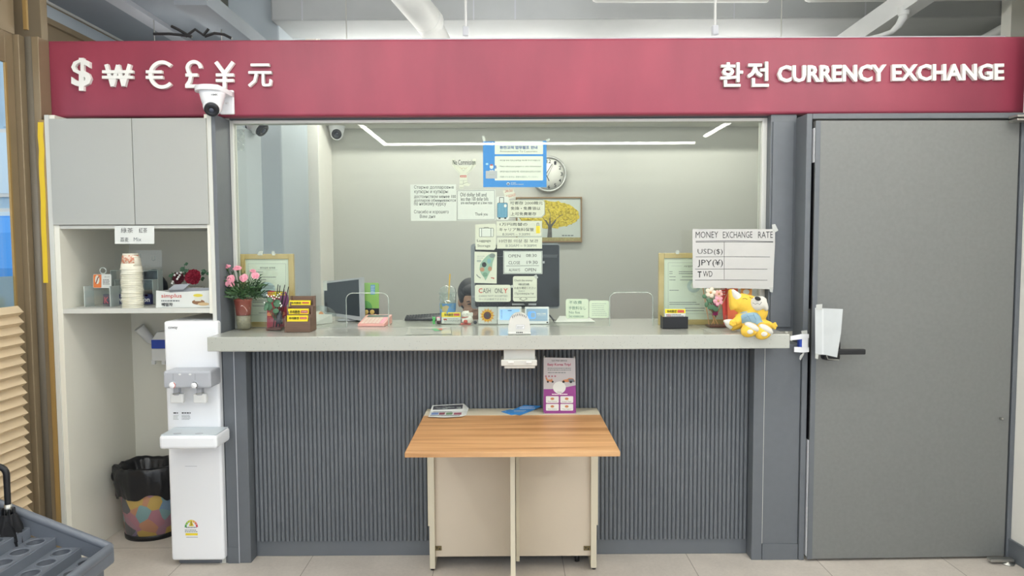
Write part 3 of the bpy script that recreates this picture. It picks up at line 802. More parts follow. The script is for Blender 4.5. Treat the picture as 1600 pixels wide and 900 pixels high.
# ================================================================== WATER DISPENSER
wd_ = thing('water_dispenser', 'tall white floor-standing water dispenser with grey tap head in the lower cabinet bay', 'water dispenser', (-1.55, 3.3, 0))
YD = 3.27
def dxy(px, py, Y=YD): return W(px, py, Y=Y)
DX0 = dxy(258.5, 600).x; DX1 = dxy(342.5, 600).x; DZ1 = dxy(300, 502).z; DZ0 = dxy(300, 876).z
b = MB(); b.box((DX0, YD, DZ0), (DX1, YD+.42, DZ1), M_plwhite, .012, 4); b.build('body', wd_)
b = MB(); b.box((DX0+.02, YD+.03, 0), (DX1-.02, YD+.40, DZ0+.01), M_plgreyd, .006); b.build('plinth', wd_)
b = MB(); b.plane = ('Y', YD); b.text('coway', (263, 510.5, 277.5, 515), M_ink, .0008, .01); b.build('wordmark', wd_); b = MB(); b.plane = ('Y', YD)
b.scribble(271, 643.5, 281, 647, M_ink, 1, .5, 2); b.scribble(284, 643.5, 298, 647, M_ink, 1, .5, 3); b.scribble(271, 648, 279, 656, M_inkl, 4, .4, 4); b.scribble(284, 648, 299, 656, M_inkg, 5, .35, 5)
b.build('instruction_print', wd_); b = MB(); b.plane = ('Y', YD); b.rect(289, 728.3, 308, 728.8, M_plgrey, .0005); b.build('seam', wd_)
# energy label
b = MB(); b.plane = ('Y', YD)
for i in range(7):
    a0 = PI*(1-i/7)+0; a1 = PI*(1-(i+.9)/7); cc = ['#3f9a4c', '#8cbf45', '#c7cf45', '#e7d23d', '#e6b455', '#e08070', '#d0485a'][i]
    mm = mat('energy_%d' % i, cc, .5)
    b.poly([(299+7.5*math.cos(a0), 824-8.5*math.sin(a0)), (299+10.5*math.cos(a0), 824-12*math.sin(a0)), (299+10.5*math.cos(a1), 824-12*math.sin(a1)), (299+7.5*math.cos(a1), 824-8.5*math.sin(a1))], mm, .0006)
b.poly([(295, 822), (297, 817), (299, 813), (301, 817), (303, 822)], MATS['energy_3'], .0007); b.text('5', (297.5, 815, 300.5, 821), M_ink, .001)
b.scribble(291, 823, 307, 825, M_ink, 1, .6, 1); b.scribble(289, 827, 309, 832, M_inkg, 2, .45, 2); b.rect(290, 833, 309, 836.5, M_yellow, .0006); b.rect(291, 839, 309, 839.6, M_inkg, .0006)
b.build('energy_label', wd_)
HY = YD-.11
hx0 = dxy(254.5, 590, HY).x; hx1 = dxy(329, 590, HY).x; hz1 = dxy(290, 580, HY).z; hz0 = dxy(290, 607, HY).z
b = MB(); b.box((hx0, HY, hz0), (hx1, YD+.005, hz1), M_plgrey, .010, 3); hd = b.build('tap_head', wd_)
for px in (270.5, 305): b = MB(); b.plane = ('Y', HY); b.line([(px, 584), (px, 594)], .4, M_plgreyd, .0006); b.build('marking', hd)
for px in (281, 297): b = MB(); b.plane = ('Y', HY); b.poly(circ(px, 585, 2.2, 1.4, 12), M_plwhite2, .0006); b.build('touch_button', hd)
for px, m_ in ((270.5, M_red), (305, M_black)):
    c = dxy(px, 601.5, HY); b = MB(rot4('X', 90, (c.x, HY, c.z))); b.lathe([(.0145, 0), (.0145, .01), (.011, .014), (0, .0145)], (c.x, HY, c.z), M_plwhite, 22); kn = b.build('dial', hd)
    b = MB(); b.tube([(c.x+.0135*math.cos(t), HY-.010, c.z+.0135*math.sin(t)) for t in [math.radians(-60+i*15) for i in range(13 if m_ is M_black else 9)]], .002, m_, 6); b.build('dial_mark', kn)
for px in (278, 314):
    c = dxy(px, 613, HY+.05); b = MB(); b.box((c.x-.012, HY+.03, c.z-.01), (c.x+.012, HY+.06, hz0+.004), M_plgrey, .003); b.tube([(c.x-.014, HY+.03, c.z-.004), (c.x+.02, HY+.03, c.z+.002)], .003, M_steel, 6); b.build('nozzle', wd_)
    c = dxy(px, 621.5, HY+.05); kx = kpx(HY+.05); b = MB(); b.box((c.x-10.3*kx, HY+.035, c.z-8*kx), (c.x+10.3*kx, HY+.06, c.z+7.5*kx), M_plwhite2, .006, 3); b.build('push_lever', wd_)
TY = YD-.15
tx0 = dxy(247.5, 690, TY).x; tx1 = dxy(331.5, 690, TY).x; tz1 = dxy(290, 679.5, TY).z; tz0 = dxy(290, 702.5, TY).z
b = MB(); b.box((tx0, TY, tz0), (tx1+.02, YD+.005, tz1-.004), M_plwhite, .014, 3); tr_ = b.build('drip_tray', wd_)
b = MB(); b.box((tx0+.006, TY+.008, tz1-.006), (tx1+.014, YD-.002, tz1-.002), mat('tray_grille', '#c9d2d8', .35), .001)
for px in (277, 311): c = W(px, 677, Z=tz1); b.lathe([(.018, 0), (.018, .0012), (0, .0013)], (c.x, c.y, tz1-.002), M_plgrey, 18, 1, .6)
b.build('tray_cover', tr_)

# cup dispenser on the back wall with blue band
cp = thing('cup_dispenser', 'white wall dispenser with a blue band half hidden behind the water dispenser', 'dispenser', (W(250, 560, Y=3.8).x, 3.8, W(250, 570, Y=3.8).z))
def q3(px, py): return W(px, py, Y=3.78)
a = q3(236, 545); c = q3(275, 564); b = MB(); b.box((a.x, 3.78, c.z), (c.x, YB-.013, a.z), M_plwhite2, .006); a = q3(236, 564); b.box((a.x, 3.78, a.z-.02), (a.x+.02, 3.80, a.z+.005), M_plwhite2, .003); a = q3(252, 564); b.box((a.x, 3.78, a.z-.02), (a.x+.02, 3.80, a.z+.005), M_plwhite2, .003); b.build('base', cp)
a = q3(235, 531); c = q3(275, 545); b = MB(); b.box((a.x, 3.785, c.z), (c.x, YB-.013, a.z), mat('cobalt_plastic', '#2d4fb8', .4), .004); b.build('blue_band', cp)
a = q3(236, 519); c = q3(275, 531); b = MB(); b.prism([(a.x, c.z), (c.x, c.z), (c.x, a.z), (a.x+.03, a.z)], 3.785, YB-.013, M_plwhite2, 'y'); b.build('cover', cp)
# white funnel pipe on the wall
a = W(227, 522, Y=3.85); b = MB(); b.tube([(a.x-.02, 3.83, a.z+.04), (a.x+.02, 3.86, a.z-.03), (a.x+.04, YB-.014, a.z-.05)], [.03, .024, .024], M_plwhite2, 14); o = b.build('pipe_stub'); tag(o, 'pale pipe stub sticking out of the back of the lower cabinet bay', 'pipe')

# ================================================================== WASTE BIN
bb = W(236, 825, Z=0); bb.y = 3.66; bb.x = W(236, 800, Y=3.66).x
kb = kpx(3.66)
bn = thing('waste_bin', 'pastel patterned waste bin lined with a black bag beside the water dispenser', 'bin', (bb.x, bb.y, 0))
zt_ = W(236, 735, Y=3.56).z
b = MB(); b.lathe([(.128, .02), (.152, zt_-.03)], (bb.x, bb.y, 0), M_bin, 40, 1., .8, rim=1); b.build('bin_body', bn)
b = MB(); b.lathe([(.130, 0), (.132, .022), (.128, .026)], (bb.x, bb.y, 0), M_black, 40, 1., .8); b.build('base_ring', bn)
M_bag = mat('black_bag_film', '#1a1b1f', .28, bump=.6, bscale=45)
q = MB(); n = 120; rows = [(.100, -.14), (.122, -.06), (.142, -.01), (.158, .012), (.170, .004), (.175, -.02), (.176, -.05), (.173, -.08), (.170, -.112), (.164, -.145)]
vs = []
for i, (r, z_) in enumerate(rows):
    for k_ in range(n):
        a = 2*PI*k_/n; nz = noise.noise(Vector((math.cos(a)*3.2, math.sin(a)*3.2, i*.45))); hem = 0
        if i >= 7: hem = .055*noise.noise(Vector((math.cos(a)*1.6, math.sin(a)*1.6, 3.3)))*(i-6)/3
        rr_ = r+nz*.012+.006*noise.noise(Vector((a*9, i*.9, 1.7)))+.003*noise.noise(Vector((a*22, i*1.3, 5.1))); vs.append((bb.x+rr_*math.cos(a), bb.y+rr_*.8*math.sin(a), zt_+z_+hem+nz*.012))
q.add(vs, [(i*n+k_, i*n+(k_+1) % n, (i+1)*n+(k_+1) % n, (i+1)*n+k_) for i in range(len(rows)-1) for k_ in range(n)], M_bag, True)
q.add([vs[k_] for k_ in range(n)], [tuple(range(n))], M_bag)
q.ell((bb.x-.165, bb.y-.03, zt_-.05), (.018, .02, .03), M_bag)
q.build('bin_bag', bn)

# ================================================================== DOOR EXTRAS
def d(q):
    q.poly([(1284, 483), (1287, 483), (1287, 553.5), (1284, 553)], mat('fold_light', '#d2d6d8', .5), .0006)
M_filmpaper = mat('translucent_paper', '#c4c9cb', .5, var=.06, vscale=12)
paper('paper_flap', 'loose translucent white paper taped over the lock above the black door lever', 'paper', [(1273.5, 481), (1317, 483), (1314, 520), (1308, 558.5), (1290, 554.5), (1274, 553.5)], ('Y', 3.185), M_filmpaper, d, tapes=([(1275, 476), (1285, 475), (1284, 484), (1275, 484)], [(1274, 552), (1279, 553), (1278, 561), (1273.5, 560)]))
dv = thing('door_sensor', 'white and blue door sensor strapped with white tape to the frame beside the worktop end', 'sensor', (W(1258, 545, Y=3.27).x, 3.27, W(1258, 548, Y=3.27).z))
def q4(px, py): return W(px, py, Y=3.265)
b = MB(); a = q4(1253.5, 523); c = q4(1263, 549); b.box((a.x, 3.265, c.z), (c.x, 3.296, a.z), M_plwhite, .004); b.build('case', dv)
b = MB(); a = q4(1250, 529); c = q4(1254.5, 543); b.box((a.x, 3.268, c.z), (c.x, 3.296, a.z), MATS['cobalt_plastic'], .002); b.build('blue_side', dv)
for pts_ in ([(1235, 525), (1253, 522), (1264, 522), (1264, 528), (1252, 530), (1235, 532)], [(1241, 542), (1264, 543), (1264, 550), (1254, 551), (1241, 550)]):
    b = MB(); b.plane = ('Y', 3.262); b.poly(pts_, M_plwhite, 0, .002); b.build('tape_strap', dv)
for pts_ in ([(1252, 517), (1261, 516), (1262, 523), (1253, 523)], [(1250, 556), (1257, 549), (1256, 554), (1251, 563), (1249, 561)]):
    b = MB(); b.plane = ('Y', 3.264); b.poly(pts_, M_tape, 0, .001); b.build('tape', dv)

# ================================================================== CCTV CAMERAS
def cctv(label, cpx, cpy, Y, s, yaw, bracket, grp, pit=35):
    c = W(cpx, cpy, Y=Y); t = thing('security_camera', label, 'camera', (c.x, Y, c.z), grp)
    if bracket:
        b = MB(); a0 = W(343, 141, Y=YS-.01); a1 = W(366.5, 179, Y=YS-.01)
        b.box((a0.x, YS-.018, a1.z), (a1.x, YS-.001, a0.z), M_plwhite, .006, 3)
        z1 = c.z+.052*s; z0 = c.z+.026*s
        n_ = 24; arc = [(c.x+.088*s*math.cos(t_), Y+.088*s*math.sin(t_)) for t_ in [PI*.62+i*(PI*1.12)/n_ for i in range(n_+1)]]
        arc += [(a1.x, YS-.03), (a1.x, YS-.01), (a0.x-.01, YS-.01)]
        b.prism(arc, z0, z1, M_plwhite, 'z', True)
        a2 = W(355, 162, Y=YS-.02); b.lathe([(.009, 0), (.009, .004), (0, .004)], (a2.x, YS-.0185, a2.z), M_plwhite2, 14)
        b.build('wall_bracket', t)
    else:
        b = MB(); b.lathe([(.07*s, .026*s), (.07*s, .07*s), (.03*s, .12*s)], (c.x, Y, c.z), M_plwhite, 28); b.build('ceiling_mount', t)
    b = MB(); b.lathe([(.028*s, -.085*s), (.042*s, -.07*s), (.058*s, -.02*s), (.066*s, .012*s), (.067*s, .026*s)], (c.x, Y, c.z), M_plwhite, 30); b.build('housing', t)
    dirv = Vector((math.sin(math.radians(yaw))*math.cos(math.radians(pit)), -math.cos(math.radians(yaw))*math.cos(math.radians(pit)), -math.sin(math.radians(pit))))
    ec = Vector((c.x, Y, c.z-.045*s))+dirv*.006
    b = MB(); b.ell(ec, (.05*s, .05*s, .05*s), M_plwhite, n=24); eb = b.build('eyeball', t)
    Mx = Matrix.Translation(ec+dirv*.0445*s) @ dirv.to_track_quat('Z', 'Y').to_matrix().to_4x4()
    b = MB(Mx); b.lathe([(.0385*s, -.015*s), (.0385*s, .002*s), (.034*s, .0075*s), (.020*s, .0085*s), (.019*s, .007*s), (0, .007*s)], (0, 0, 0), mat('lens_face', '#22252b', .15), 28); b.build('lens_face', t)
    b = MB(Mx); b.lathe([(.013*s, .0065*s), (.012*s, .009*s), (.006*s, .011*s), (0, .0115*s)], (0, 0, 0), mat('lens_glass', '#4a5060', .08), 20); b.build('lens', t)
    return t, c
t, c = cctv('white dome security camera bracketed to the red sign over the pound symbol', 332, 152, YS-.12, .84, 14, True, 'white dome cameras')
b = MB(); b.plane = ('Y', YS-.12-.0575); b.text('HMK', (330, 146.5, 340.5, 149.5), M_ink, .001, .02); b.build('lettering', t)
cctv('white dome camera behind the glass at the window top near the left frame', 399, 181, 3.80, 1.0, 82, False, 'white dome cameras', 38)
cctv('white dome camera on the back wall right of the white pillar', 526, 200, 5.68, 1.0, 12, False, 'white dome cameras', 12)

# ================================================================== TABLE
TX0, TX1 = -.403, .408; TY0, TY1, TZ = 2.633, 3.356, .726
tb_ = thing('drop_leaf_table', 'narrow drop-leaf table with a raised wood-grain leaf and cream panels in front of the counter', 'table', (0, 3.25, 0))
YJ = W(800, 648.5, Z=TZ).y
b = MB(); b.box((TX0, TY0, TZ-.019), (TX1, YJ-.001, TZ), M_wood, .0015); b.build('table_leaf', tb_)
b = MB(); b.box((TX0, YJ, TZ-.019), (TX1, TY1, TZ), M_cream, .0015); b.build('fixed_top', tb_)
YL = W(674, 893, Z=0).y
def tx(px, py): return W(px, py, Y=YL).x
xl0, xl1 = tx(667.5, 720), tx(678, 720); xr0, xr1 = tx(923.5, 720), tx(934.5, 720)
zc = W(674, 822, Y=YL).z
for (a, c, oi) in ((xl0, xl1, -1), (xr0, xr1, 1)):
    b = MB(); e = .006
    if oi < 0: b.box((a+e, YL, .012), (c, TY1, TZ-.02), M_cream, .001); b.box((a, YL, zc), (a+e, TY1, TZ-.02), M_cream, .0005)
    else: b.box((a, YL, .012), (c-e, TY1, TZ-.02), M_cream, .001); b.box((c-e, YL, zc), (c, TY1, TZ-.02), M_cream, .0005)
    sp = b.build('side_panel', tb_)
    for yy in (YL+.02, TY1-.02):
        b = MB(); b.lathe([(.009, 0), (.009, .012)], ((a+c)/2, yy, 0), M_black, 12); b.build('foot', sp)
zb_ = W(800, 869, Y=YL+.02).z
b = MB(); b.box((xl1, YL+.02, zb_), (xr0, YL+.036, TZ-.02), M_creamback, .0005); b.build('back_board', tb_)
M_brass = mat('aged_brass', '#7d7050', .4, .7)
for (px0_, px1_) in ((680, 690), (912, 922.5)):
    a = W(px0_, 853, Y=YL+.018); c = W(px1_, 860, Y=YL+.018); b = MB(); b.box((a.x, YL+.016, c.z), (c.x, YL+.02, a.z), M_brass, .001)
    for fx in (.3, .7): b.ell((a.x+(c.x-a.x)*fx, YL+.0155, (a.z+c.z)/2+(.002 if fx < .5 else -.003)), (.003, .0015, .003), M_black, n=8)
    b.build('corner_bracket', tb_)
gx = W(797.5, 800, Y=2.86).x
b = MB(); b.box((gx, 2.86, .03), (gx+.020, YL+.02, TZ-.07), M_cream, .001); b.box((gx, 3.0, TZ-.09), (gx+.02, YL+.02, TZ-.022), M_cream, .001); b.box((gx+.002, 2.88, 0), (gx+.018, 2.90, .03), M_black); b.build('gate_leg', tb_)
b = MB(); xx = W(806, 800, Y=YL).x; b.box((xx, YL-.01, .05), (xx+.016, YL+.02, TZ-.02), M_cream, .001); b.build('divider', tb_)
cc_ = W(903, 876, Z=.03); b = MB(); b.lathe([(.02, -.01), (.022, 0), (.02, .01)], (0, 0, 0), M_black, 16)
b = MB(rot4('Y', 90, (cc_.x, 3.30, .028))); b.lathe([(.026, -.01), (.028, 0), (.026, .01)], (cc_.x, 3.30, .028), M_black, 18); b.build('caster', tb_)
b = MB(); b.box((cc_.x-.012, 3.285, .045), (cc_.x+.012, 3.318, zb_+.01), M_black, .003); b.build('caster', tb_)

# ---- leaflets on the table
for i in range(4, -1, -1):
    k_ = i; yf = 642.5; yt = 630.5; z_ = TZ+.0012+.0013*(4-i)
    x0t, x1t, y0t, y1t = 675.5+k_*2.4, 725.5+k_*1.7, 633.4+k_*.5, 630.6+k_*1.6
    x0b, x1b = 669+k_*1.1, 722.5+k_*1.5
    fx = lambda t: (x0t+(x0b-x0t)*t, x1t+(x1b-x1t)*t); f_ = fx(.45)
    q = MB(); q.plane = ('T', (z_, yf, yt, 3.352-.002*(4-i)))
    q.poly([(x0t, y0t), (x1t, y1t), (f_[1], yf-.01), (f_[0], yf-.01)], M_paper, 0, .001)
    q.poly([(f_[0], yf), (f_[1], yf), (x1b, 650.5-k_*.5), (696, 652-k_*.4), (x0b, 651.2-k_*.5)], M_paper, 0, .001)
    mc = mat('photo_charcoal', '#4a4a52', .6)
    q.poly([(x0t+2, y0t+1.4), (x1t-2, y1t+1.6), (x1t-3.2, 639), (x0t+.6, 640.4)], mc, .0005)
    if i == 0:
        rnd = random.Random(2)
        for j in range(26):
            x = 679+rnd.random()*38; y = 635+rnd.random()*3.6; q.rect(x, y, x+3+rnd.random()*4, y+.45, M_inkl, .0009)
        q.scribble(677, 643, 706, 644.4, M_inkg, 1, .6, 1)
        for (x0, x1, cc) in ((674, 685, '#7088b8'), (686, 695, '#8a4a5a'), (697, 707, '#6f8f6a'), (709, 721, '#a06070')): q.poly([(x0+.5, 645), (x1+.5, 644.6), (x1-.5, 648), (x0-.5, 648.3)], mat('print_'+cc[1:], cc, .6), .0005)
        q.scribble(672.5, 648.6, 720, 650.4, M_inkg, 1, .6, 3)
    o = q.build('leaflet')
    if i == 0: tag(o, 'topmost leaflet of the table pile, with dark photo banner and small colour pictures', 'leaflet', 'leaflet pile on the table')
    else: tag(o, 'leaflet lower down in the pile at the left back of the table', 'leaflet', 'leaflet pile on the table')
M_sky = mat('leaflet_blue', '#3f8fd6', .5, var=.12, vscale=25)
q = MB(); q.plane = ('T', (TZ+.0036, 640, 632, 3.350)); q.poly([(801.5, 639.99), (819, 632.8), (846, 634.2), (834.5, 639.99)], M_sky, 0, .0015); q.poly([(801.5, 640), (834.5, 640), (812, 648.5), (789, 643.4)], M_sky, 0, .0015)
q.scribble(812, 635, 836, 639.4, M_signwhite, 3, .32, 9, .0006); q.scribble(803, 641, 824, 644, M_signwhite, 2, .32, 10, .0006)
tag(q.build('blue_leaflet'), 'upper bright blue leaflet fanned on the table beside the banner stand', 'leaflet', 'blue leaflets on the table')
q = MB(); q.plane = ('Z', TZ+.0016); q.poly([(783, 643), (797, 639.5), (818, 644.5), (799, 648.2)], M_sky, 0, .0015); q.scribble(789, 642.5, 799, 644.5, M_signwhite, 2, .35, 5, .0004)
tag(q.build('blue_leaflet'), 'lower bright blue leaflet sticking out to the left of the fanned pair', 'leaflet', 'blue leaflets on the table')

# ---- mini banner stand
yb_ = W(874, 646, Z=TZ).y; 
bs = thing('banner_stand', 'small standing banner in grey and purple advertising trips, at the right back of the table', 'banner', (W(874, 640, Y=yb_).x, yb_, TZ))
M_purple = mat('banner_purple', '#8c3f86', .5, var=.06, vscale=6); M_bgrey = mat('banner_grey', '#b9b6b8', .5)
b = MB(); b.plane = ('Y', yb_)
b.poly([(849.5, 558.5), (899, 559.5), (900, 646), (849, 646)], M_bgrey, 0, .001)
b.poly([(849.5, 608), (862, 608), (880, 606), (899.5, 602), (900, 646), (849, 646)], M_purple, .0005)
b.poly(circ(874, 605.5, 10, 9.5), M_paper, .0008)
b.text('TAX FREE SERVICE', (861.5, 562.5, 886, 564.8), M_ink, .0008); b.text('Easy Korea Trip!', (855.5, 567.5, 892, 572.5), mat('banner_magenta', '#a83a5c', .5), .0008, .02)
b.scribble(855.5, 574, 892, 579.5, M_inkg, 2, .4, 1); b.scribble(856, 580.5, 893, 584, M_inkg, 1, .35, 2)
for i in range(4): b.poly(circ(853+i*4.8, 587.8, 1.5, 1.3, 8), mat('print_a06070', '#a06070', .6), .0008)
b.poly([(852, 590), (854, 589), (856, 593), (861, 593), (862, 591), (863, 593), (865, 597), (861, 597), (858, 596), (855, 597)], mat('print_orange', '#c08058', .6), .0008); b.poly(circ(856, 596.5, 1.6, 1.5, 10), M_ink, .001); b.poly(circ(863.5, 596.5, 1.6, 1.5, 10), M_ink, .001)
b.poly([(878, 596), (880, 593.5), (886, 592.5), (889, 590.5), (895, 591), (898, 594), (898, 597), (878, 597)], MATS['print_orange'], .0008); b.poly([(888, 592), (896, 592), (898, 597), (889, 597)], M_plgreyd, .001); b.poly(circ(880.5, 596.5, 2, 1.8, 12), M_ink, .0012); b.poly(circ(892, 596.8, 2, 1.8, 12), M_ink, .0012)
b.text('Scan', (871, 611.5, 877.5, 613.3), M_ink, .0012); b.scribble(862.5, 615, 887, 617, M_signwhite, 1, .7, 3, .0008)
for (x0, y0, t_) in ((853, 619, 'Food Delivery'), (875.5, 619, 'Local Taxi'), (853, 631, 'Quick Delivery'), (875.5, 631, 'Travel Support')):
    b.poly(rr(x0, y0, x0+20, y0+10.5, 1.2), M_paper, .0008); b.text(t_, (x0+3, y0+7.3, x0+17, y0+9.2), M_ink, .001); b.poly(circ(x0+10, y0+4, 3, 2, 10), MATS['print_orange'], .001)
b.build('banner_sheet', bs)
for px, py in ((850.5, 557), (897.5, 558), (850, 646), (899, 646)):
    b = MB(); c = W(px, py, Y=yb_-.003); b.ell(c, (.004, .004, .004), M_steel, n=10); b.build('corner_knob', bs)
A = W(850, 646, Y=yb_); B = W(899, 646, Y=yb_); T0 = W(850.5, 558, Y=yb_); T1 = W(897.5, 558, Y=yb_)
for (p, q_) in ((A, T0), (B, T1)): b = MB(); b.tube([(q_.x, yb_+.004, q_.z), (p.x, yb_+.004, TZ+.003), (p.x, yb_+.075, TZ+.003)], .0022, M_steel, 6); b.build('wire_leg', bs)

# ================================================================== ON THE WORKTOP, IN FRONT OF THE GLASS
def onctr(px, py): return W(px, py, Z=CZ)

# ---- pink carnations in a red pot inside a tall glass
Yv = 3.42; kv = kpx(Yv); c = W(381, 513, Y=Yv)
fp = thing('flower_pot', 'pink carnations in a red pot inside a tall clear glass, left end of worktop', 'flower pot', (c.x, Yv, CZ))
b = MB(); b.lathe([(.034, .001), (.036, .004), (.046, .156), (.0445, .156), (.034, .008), (0, .008)], (c.x, Yv, CZ), M_clear, 32); b.build('glass_vase', fp)
b = MB(); b.lathe([(.030, .008), (.035, .070), (0, .070)], (c.x, Yv, CZ), mat('stony_filling', '#98947c', .8, var=.2, vscale=90), 24); b.build('filling', fp)
b = MB(); b.lathe([(.033, .072), (.0405, .14), (.043, .142), (.0435, .152), (.040, .152), (.038, .14), (0, .14)], (c.x, Yv, CZ), M_terra, 28); b.build('pot', fp)
b = MB(); rnd = random.Random(21)
for i in range(420):
    a = rnd.random()*2*PI; el = rnd.random()
    base = Vector((c.x+.02*math.cos(a), Yv+.02*math.sin(a), CZ+.142+.02*rnd.random()))
    L = .045+.085*rnd.random()
    ctr_ = base+Vector((math.cos(a)*L*(.95-el*.45), math.sin(a)*L*(.7-el*.35), L*(.05+.95*el)))
    st = base.lerp(ctr_, .35+.5*rnd.random()); a2 = a+rnd.uniform(-1.3, 1.3); ll = .025+.03*rnd.random()
    leaf(b, st, st+Vector((math.cos(a2)*ll, math.sin(a2)*ll*.8, ll*rnd.uniform(-.35, .9))), .0022+.0018*rnd.random(), M_green if i % 3 else MATS['leaf_dark_green'], Vector((0, 0, .006)))
for i in range(16):
    a = rnd.random()*2*PI; tip = Vector((c.x+math.cos(a)*.05, Yv+math.sin(a)*.035, CZ+.27+rnd.random()*.02)); b.tube([(c.x+.01*math.cos(a), Yv, CZ+.14), tip], .0016, M_green, 5)
b.build('foliage', fp)
for i, (px, py, r, nv) in enumerate(((355, 417.5, 5.2, (-.1, -.5, 1)), (371, 420, 6, (0, -.5, 1)), (395, 424, 4.4, (.2, -.5, 1)), (345, 429.5, 4.6, (-.6, -.4, .9)), (399, 431, 5.6, (.3, -.8, .6)), (381, 434.5, 6.2, (0, -.9, .5)), (361, 436.5, 6.6, (-.2, -1, .3)), (356, 443, 4.5, (-.4, -1, 0)), (362, 444.5, 4.2, (.1, -1, -.1)))):
    yy = Yv-.03-.03*(py > 428); p = W(px, py, Y=yy); k = kpx(yy)
    b = MB(); petals(b, p, r*k*1.12, M_pink, 4, Vector(nv), i, .3); bl = b.build('blossom', fp)
    b = MB(); nn = Vector(nv).normalized(); e0 = Vector((c.x+(p.x-c.x)*.25, Yv, CZ+.16)); b.tube([p-nn*.006, p-nn*.02+Vector((0, .005, -.01)), e0], .0018, M_green, 5)
    b.lathe([(.002, -.014), (.006, -.006), (.0065, .0)], (p.x-nn.x*.006, p.y-nn.y*.006, p.z-nn.z*.006), M_green, 10); b.build('stem', bl)

# ---- certificate frames behind the glass
def certificate(name, label, x0, y0, x1, y1, Yt, fr, seed, seal, tapes):
    b_ = W(x0, y1, Z=CZ).y; Y0 = 3.53
    A = W(x0, y0, Y=Y0); B = W(x1, y1, Y=Y0); zb2 = CZ+.001; zt2 = A.z
    t = thing(name, label, 'picture frame', ((A.x+B.x)/2, Y0, CZ), 'certificate frames behind the glass')
    w_ = fr*kpx(Y0)
    b = MB(); lean = Matrix.Identity(4)
    for (a0, a1) in (((A.x, zb2), (A.x+w_, zt2)), ((B.x-w_, zb2), (B.x, zt2)), ((A.x+w_, zt2-w_), (B.x-w_, zt2)), ((A.x+w_, zb2), (B.x-w_, zb2+w_))):
        b.box((a0[0], Y0, a0[1]), (a1[0], Y0+.022, a1[1]), M_woodlight, .002)
    b.build('frame', t)
    b = MB(); b.plane = ('Y', Y0+.010); b.box((A.x+w_*.9, Y0+.010, zb2+w_*.9), (B.x-w_*.9, Y0+.016, zt2-w_*.9), mat('certificate_paper', '#d6e0d2', .6))
    px0_, py0_, px1_, py1_ = x0+fr+3, y0+fr+4, x1-fr-3, y1-fr-4
    wdt = px1_-px0_; hgt = py1_-py0_
    for pp_ in ([(px0_+3, py0_+3), (px1_-3, py0_+3)], [(px1_-3, py0_+3), (px1_-3, py1_-3)], [(px1_-3, py1_-3), (px0_+3, py1_-3)], [(px0_+3, py1_-3), (px0_+3, py0_+3)]): b.line(pp_, .5, M_inkl)
    if not seal:
        b.poly(circ(px0_+wdt*.5, py0_+hgt*.52, 13, 13), mat('watermark_blue', '#b9d0d6', .6), .0003); b.text('\ud658\uc804\uc5c5\ubb34 \ub4f1\ub85d\uc99d', (px0_+wdt*.33, py0_+8, px0_+wdt*.7, py0_+11), M_ink); b.line([(px0_+wdt*.28, py0_+12.5), (px0_+wdt*.75, py0_+12.5)], .4, M_inkl)
        for j, (yy, xx_, nn) in enumerate(((16, .3, .4), (20, .3, .38), (24, .3, .8), (28, .3, .5), (38, .3, .7), (41, .3, .65), (47, .25, .9), (50, .25, .85), (54, .25, .9), (60, .25, .88), (63, .25, .8), (69, .25, .85), (80, .5, .7))):
            b.scribble(px0_+wdt*xx_*.6, py0_+yy-.6, px0_+wdt*nn, py0_+yy+.6, M_inkg, 1, .8, seed+j, wd=2.5)
    else:
        b.text('\uc0ac\uc5c5\uc790\ub4f1\ub85d\uc99d', (px0_+wdt*.28, py0_+7, px0_+wdt*.62, py0_+10), M_ink); b.line([(px0_+8, py0_+8), (px0_+wdt*.25, py0_+8)], .4, M_inkl)
        b.poly(circ(px0_+wdt*.44, py0_+hgt*.46, 10.5, 10.5), mat('watermark_grey', '#b4c6c4', .6), .0003); b.poly(circ(px0_+wdt*.45, py0_+hgt*.45, 6, 6), MATS['certificate_paper'], .0005); b.poly(circ(px0_+wdt*.47, py0_+hgt*.44, 3.4, 3.4), MATS['watermark_grey'], .0007)
        for j, (yy, x0_, x1_) in enumerate(((17, .05, .1), (17, .2, .6), (20, .05, .1), (20, .2, .7), (25, .05, .15), (25, .25, .6), (30, .05, .15), (30, .22, .55), (46, .05, .2), (65, .05, .5), (68, .05, .6), (74, .3, .7), (78, .3, .6))):
            b.scribble(px0_+wdt*x0_, py0_+yy-.6, px0_+wdt*x1_, py0_+yy+.6, M_inkg, 1, .8, seed+j, wd=2.2)
        b.rect(px0_+wdt*.68, py1_-14, px0_+wdt*.77, py1_-8, M_red, .0006); b.rect(px0_+wdt*.695, py1_-13, px0_+wdt*.755, py1_-9, MATS['certificate_paper'], .0008)
    b.build('certificate_sheet', t)
    for tp in tapes:
        b = MB(); b.plane = ('Y', 3.508); b.poly(tp, M_tape, 0, .0006); b.build('tape', t)
certificate('certificate_frame', 'pale wood certificate frame behind the glass next to the pink carnations', 374, 397, 460.5, 507, 0, 8, 3, False, ([(402, 397), (405, 392), (411, 392), (410, 399), (403, 399)], [(424, 392), (429, 392), (430, 399), (425, 399)]))
certificate('certificate_frame', 'pale wood certificate frame with red stamp, behind the money exchange rate sheet', 1030, 395.5, 1150, 505, 0, 8, 9, True, ([(1056, 391), (1061, 391), (1061, 397), (1056, 397)],))

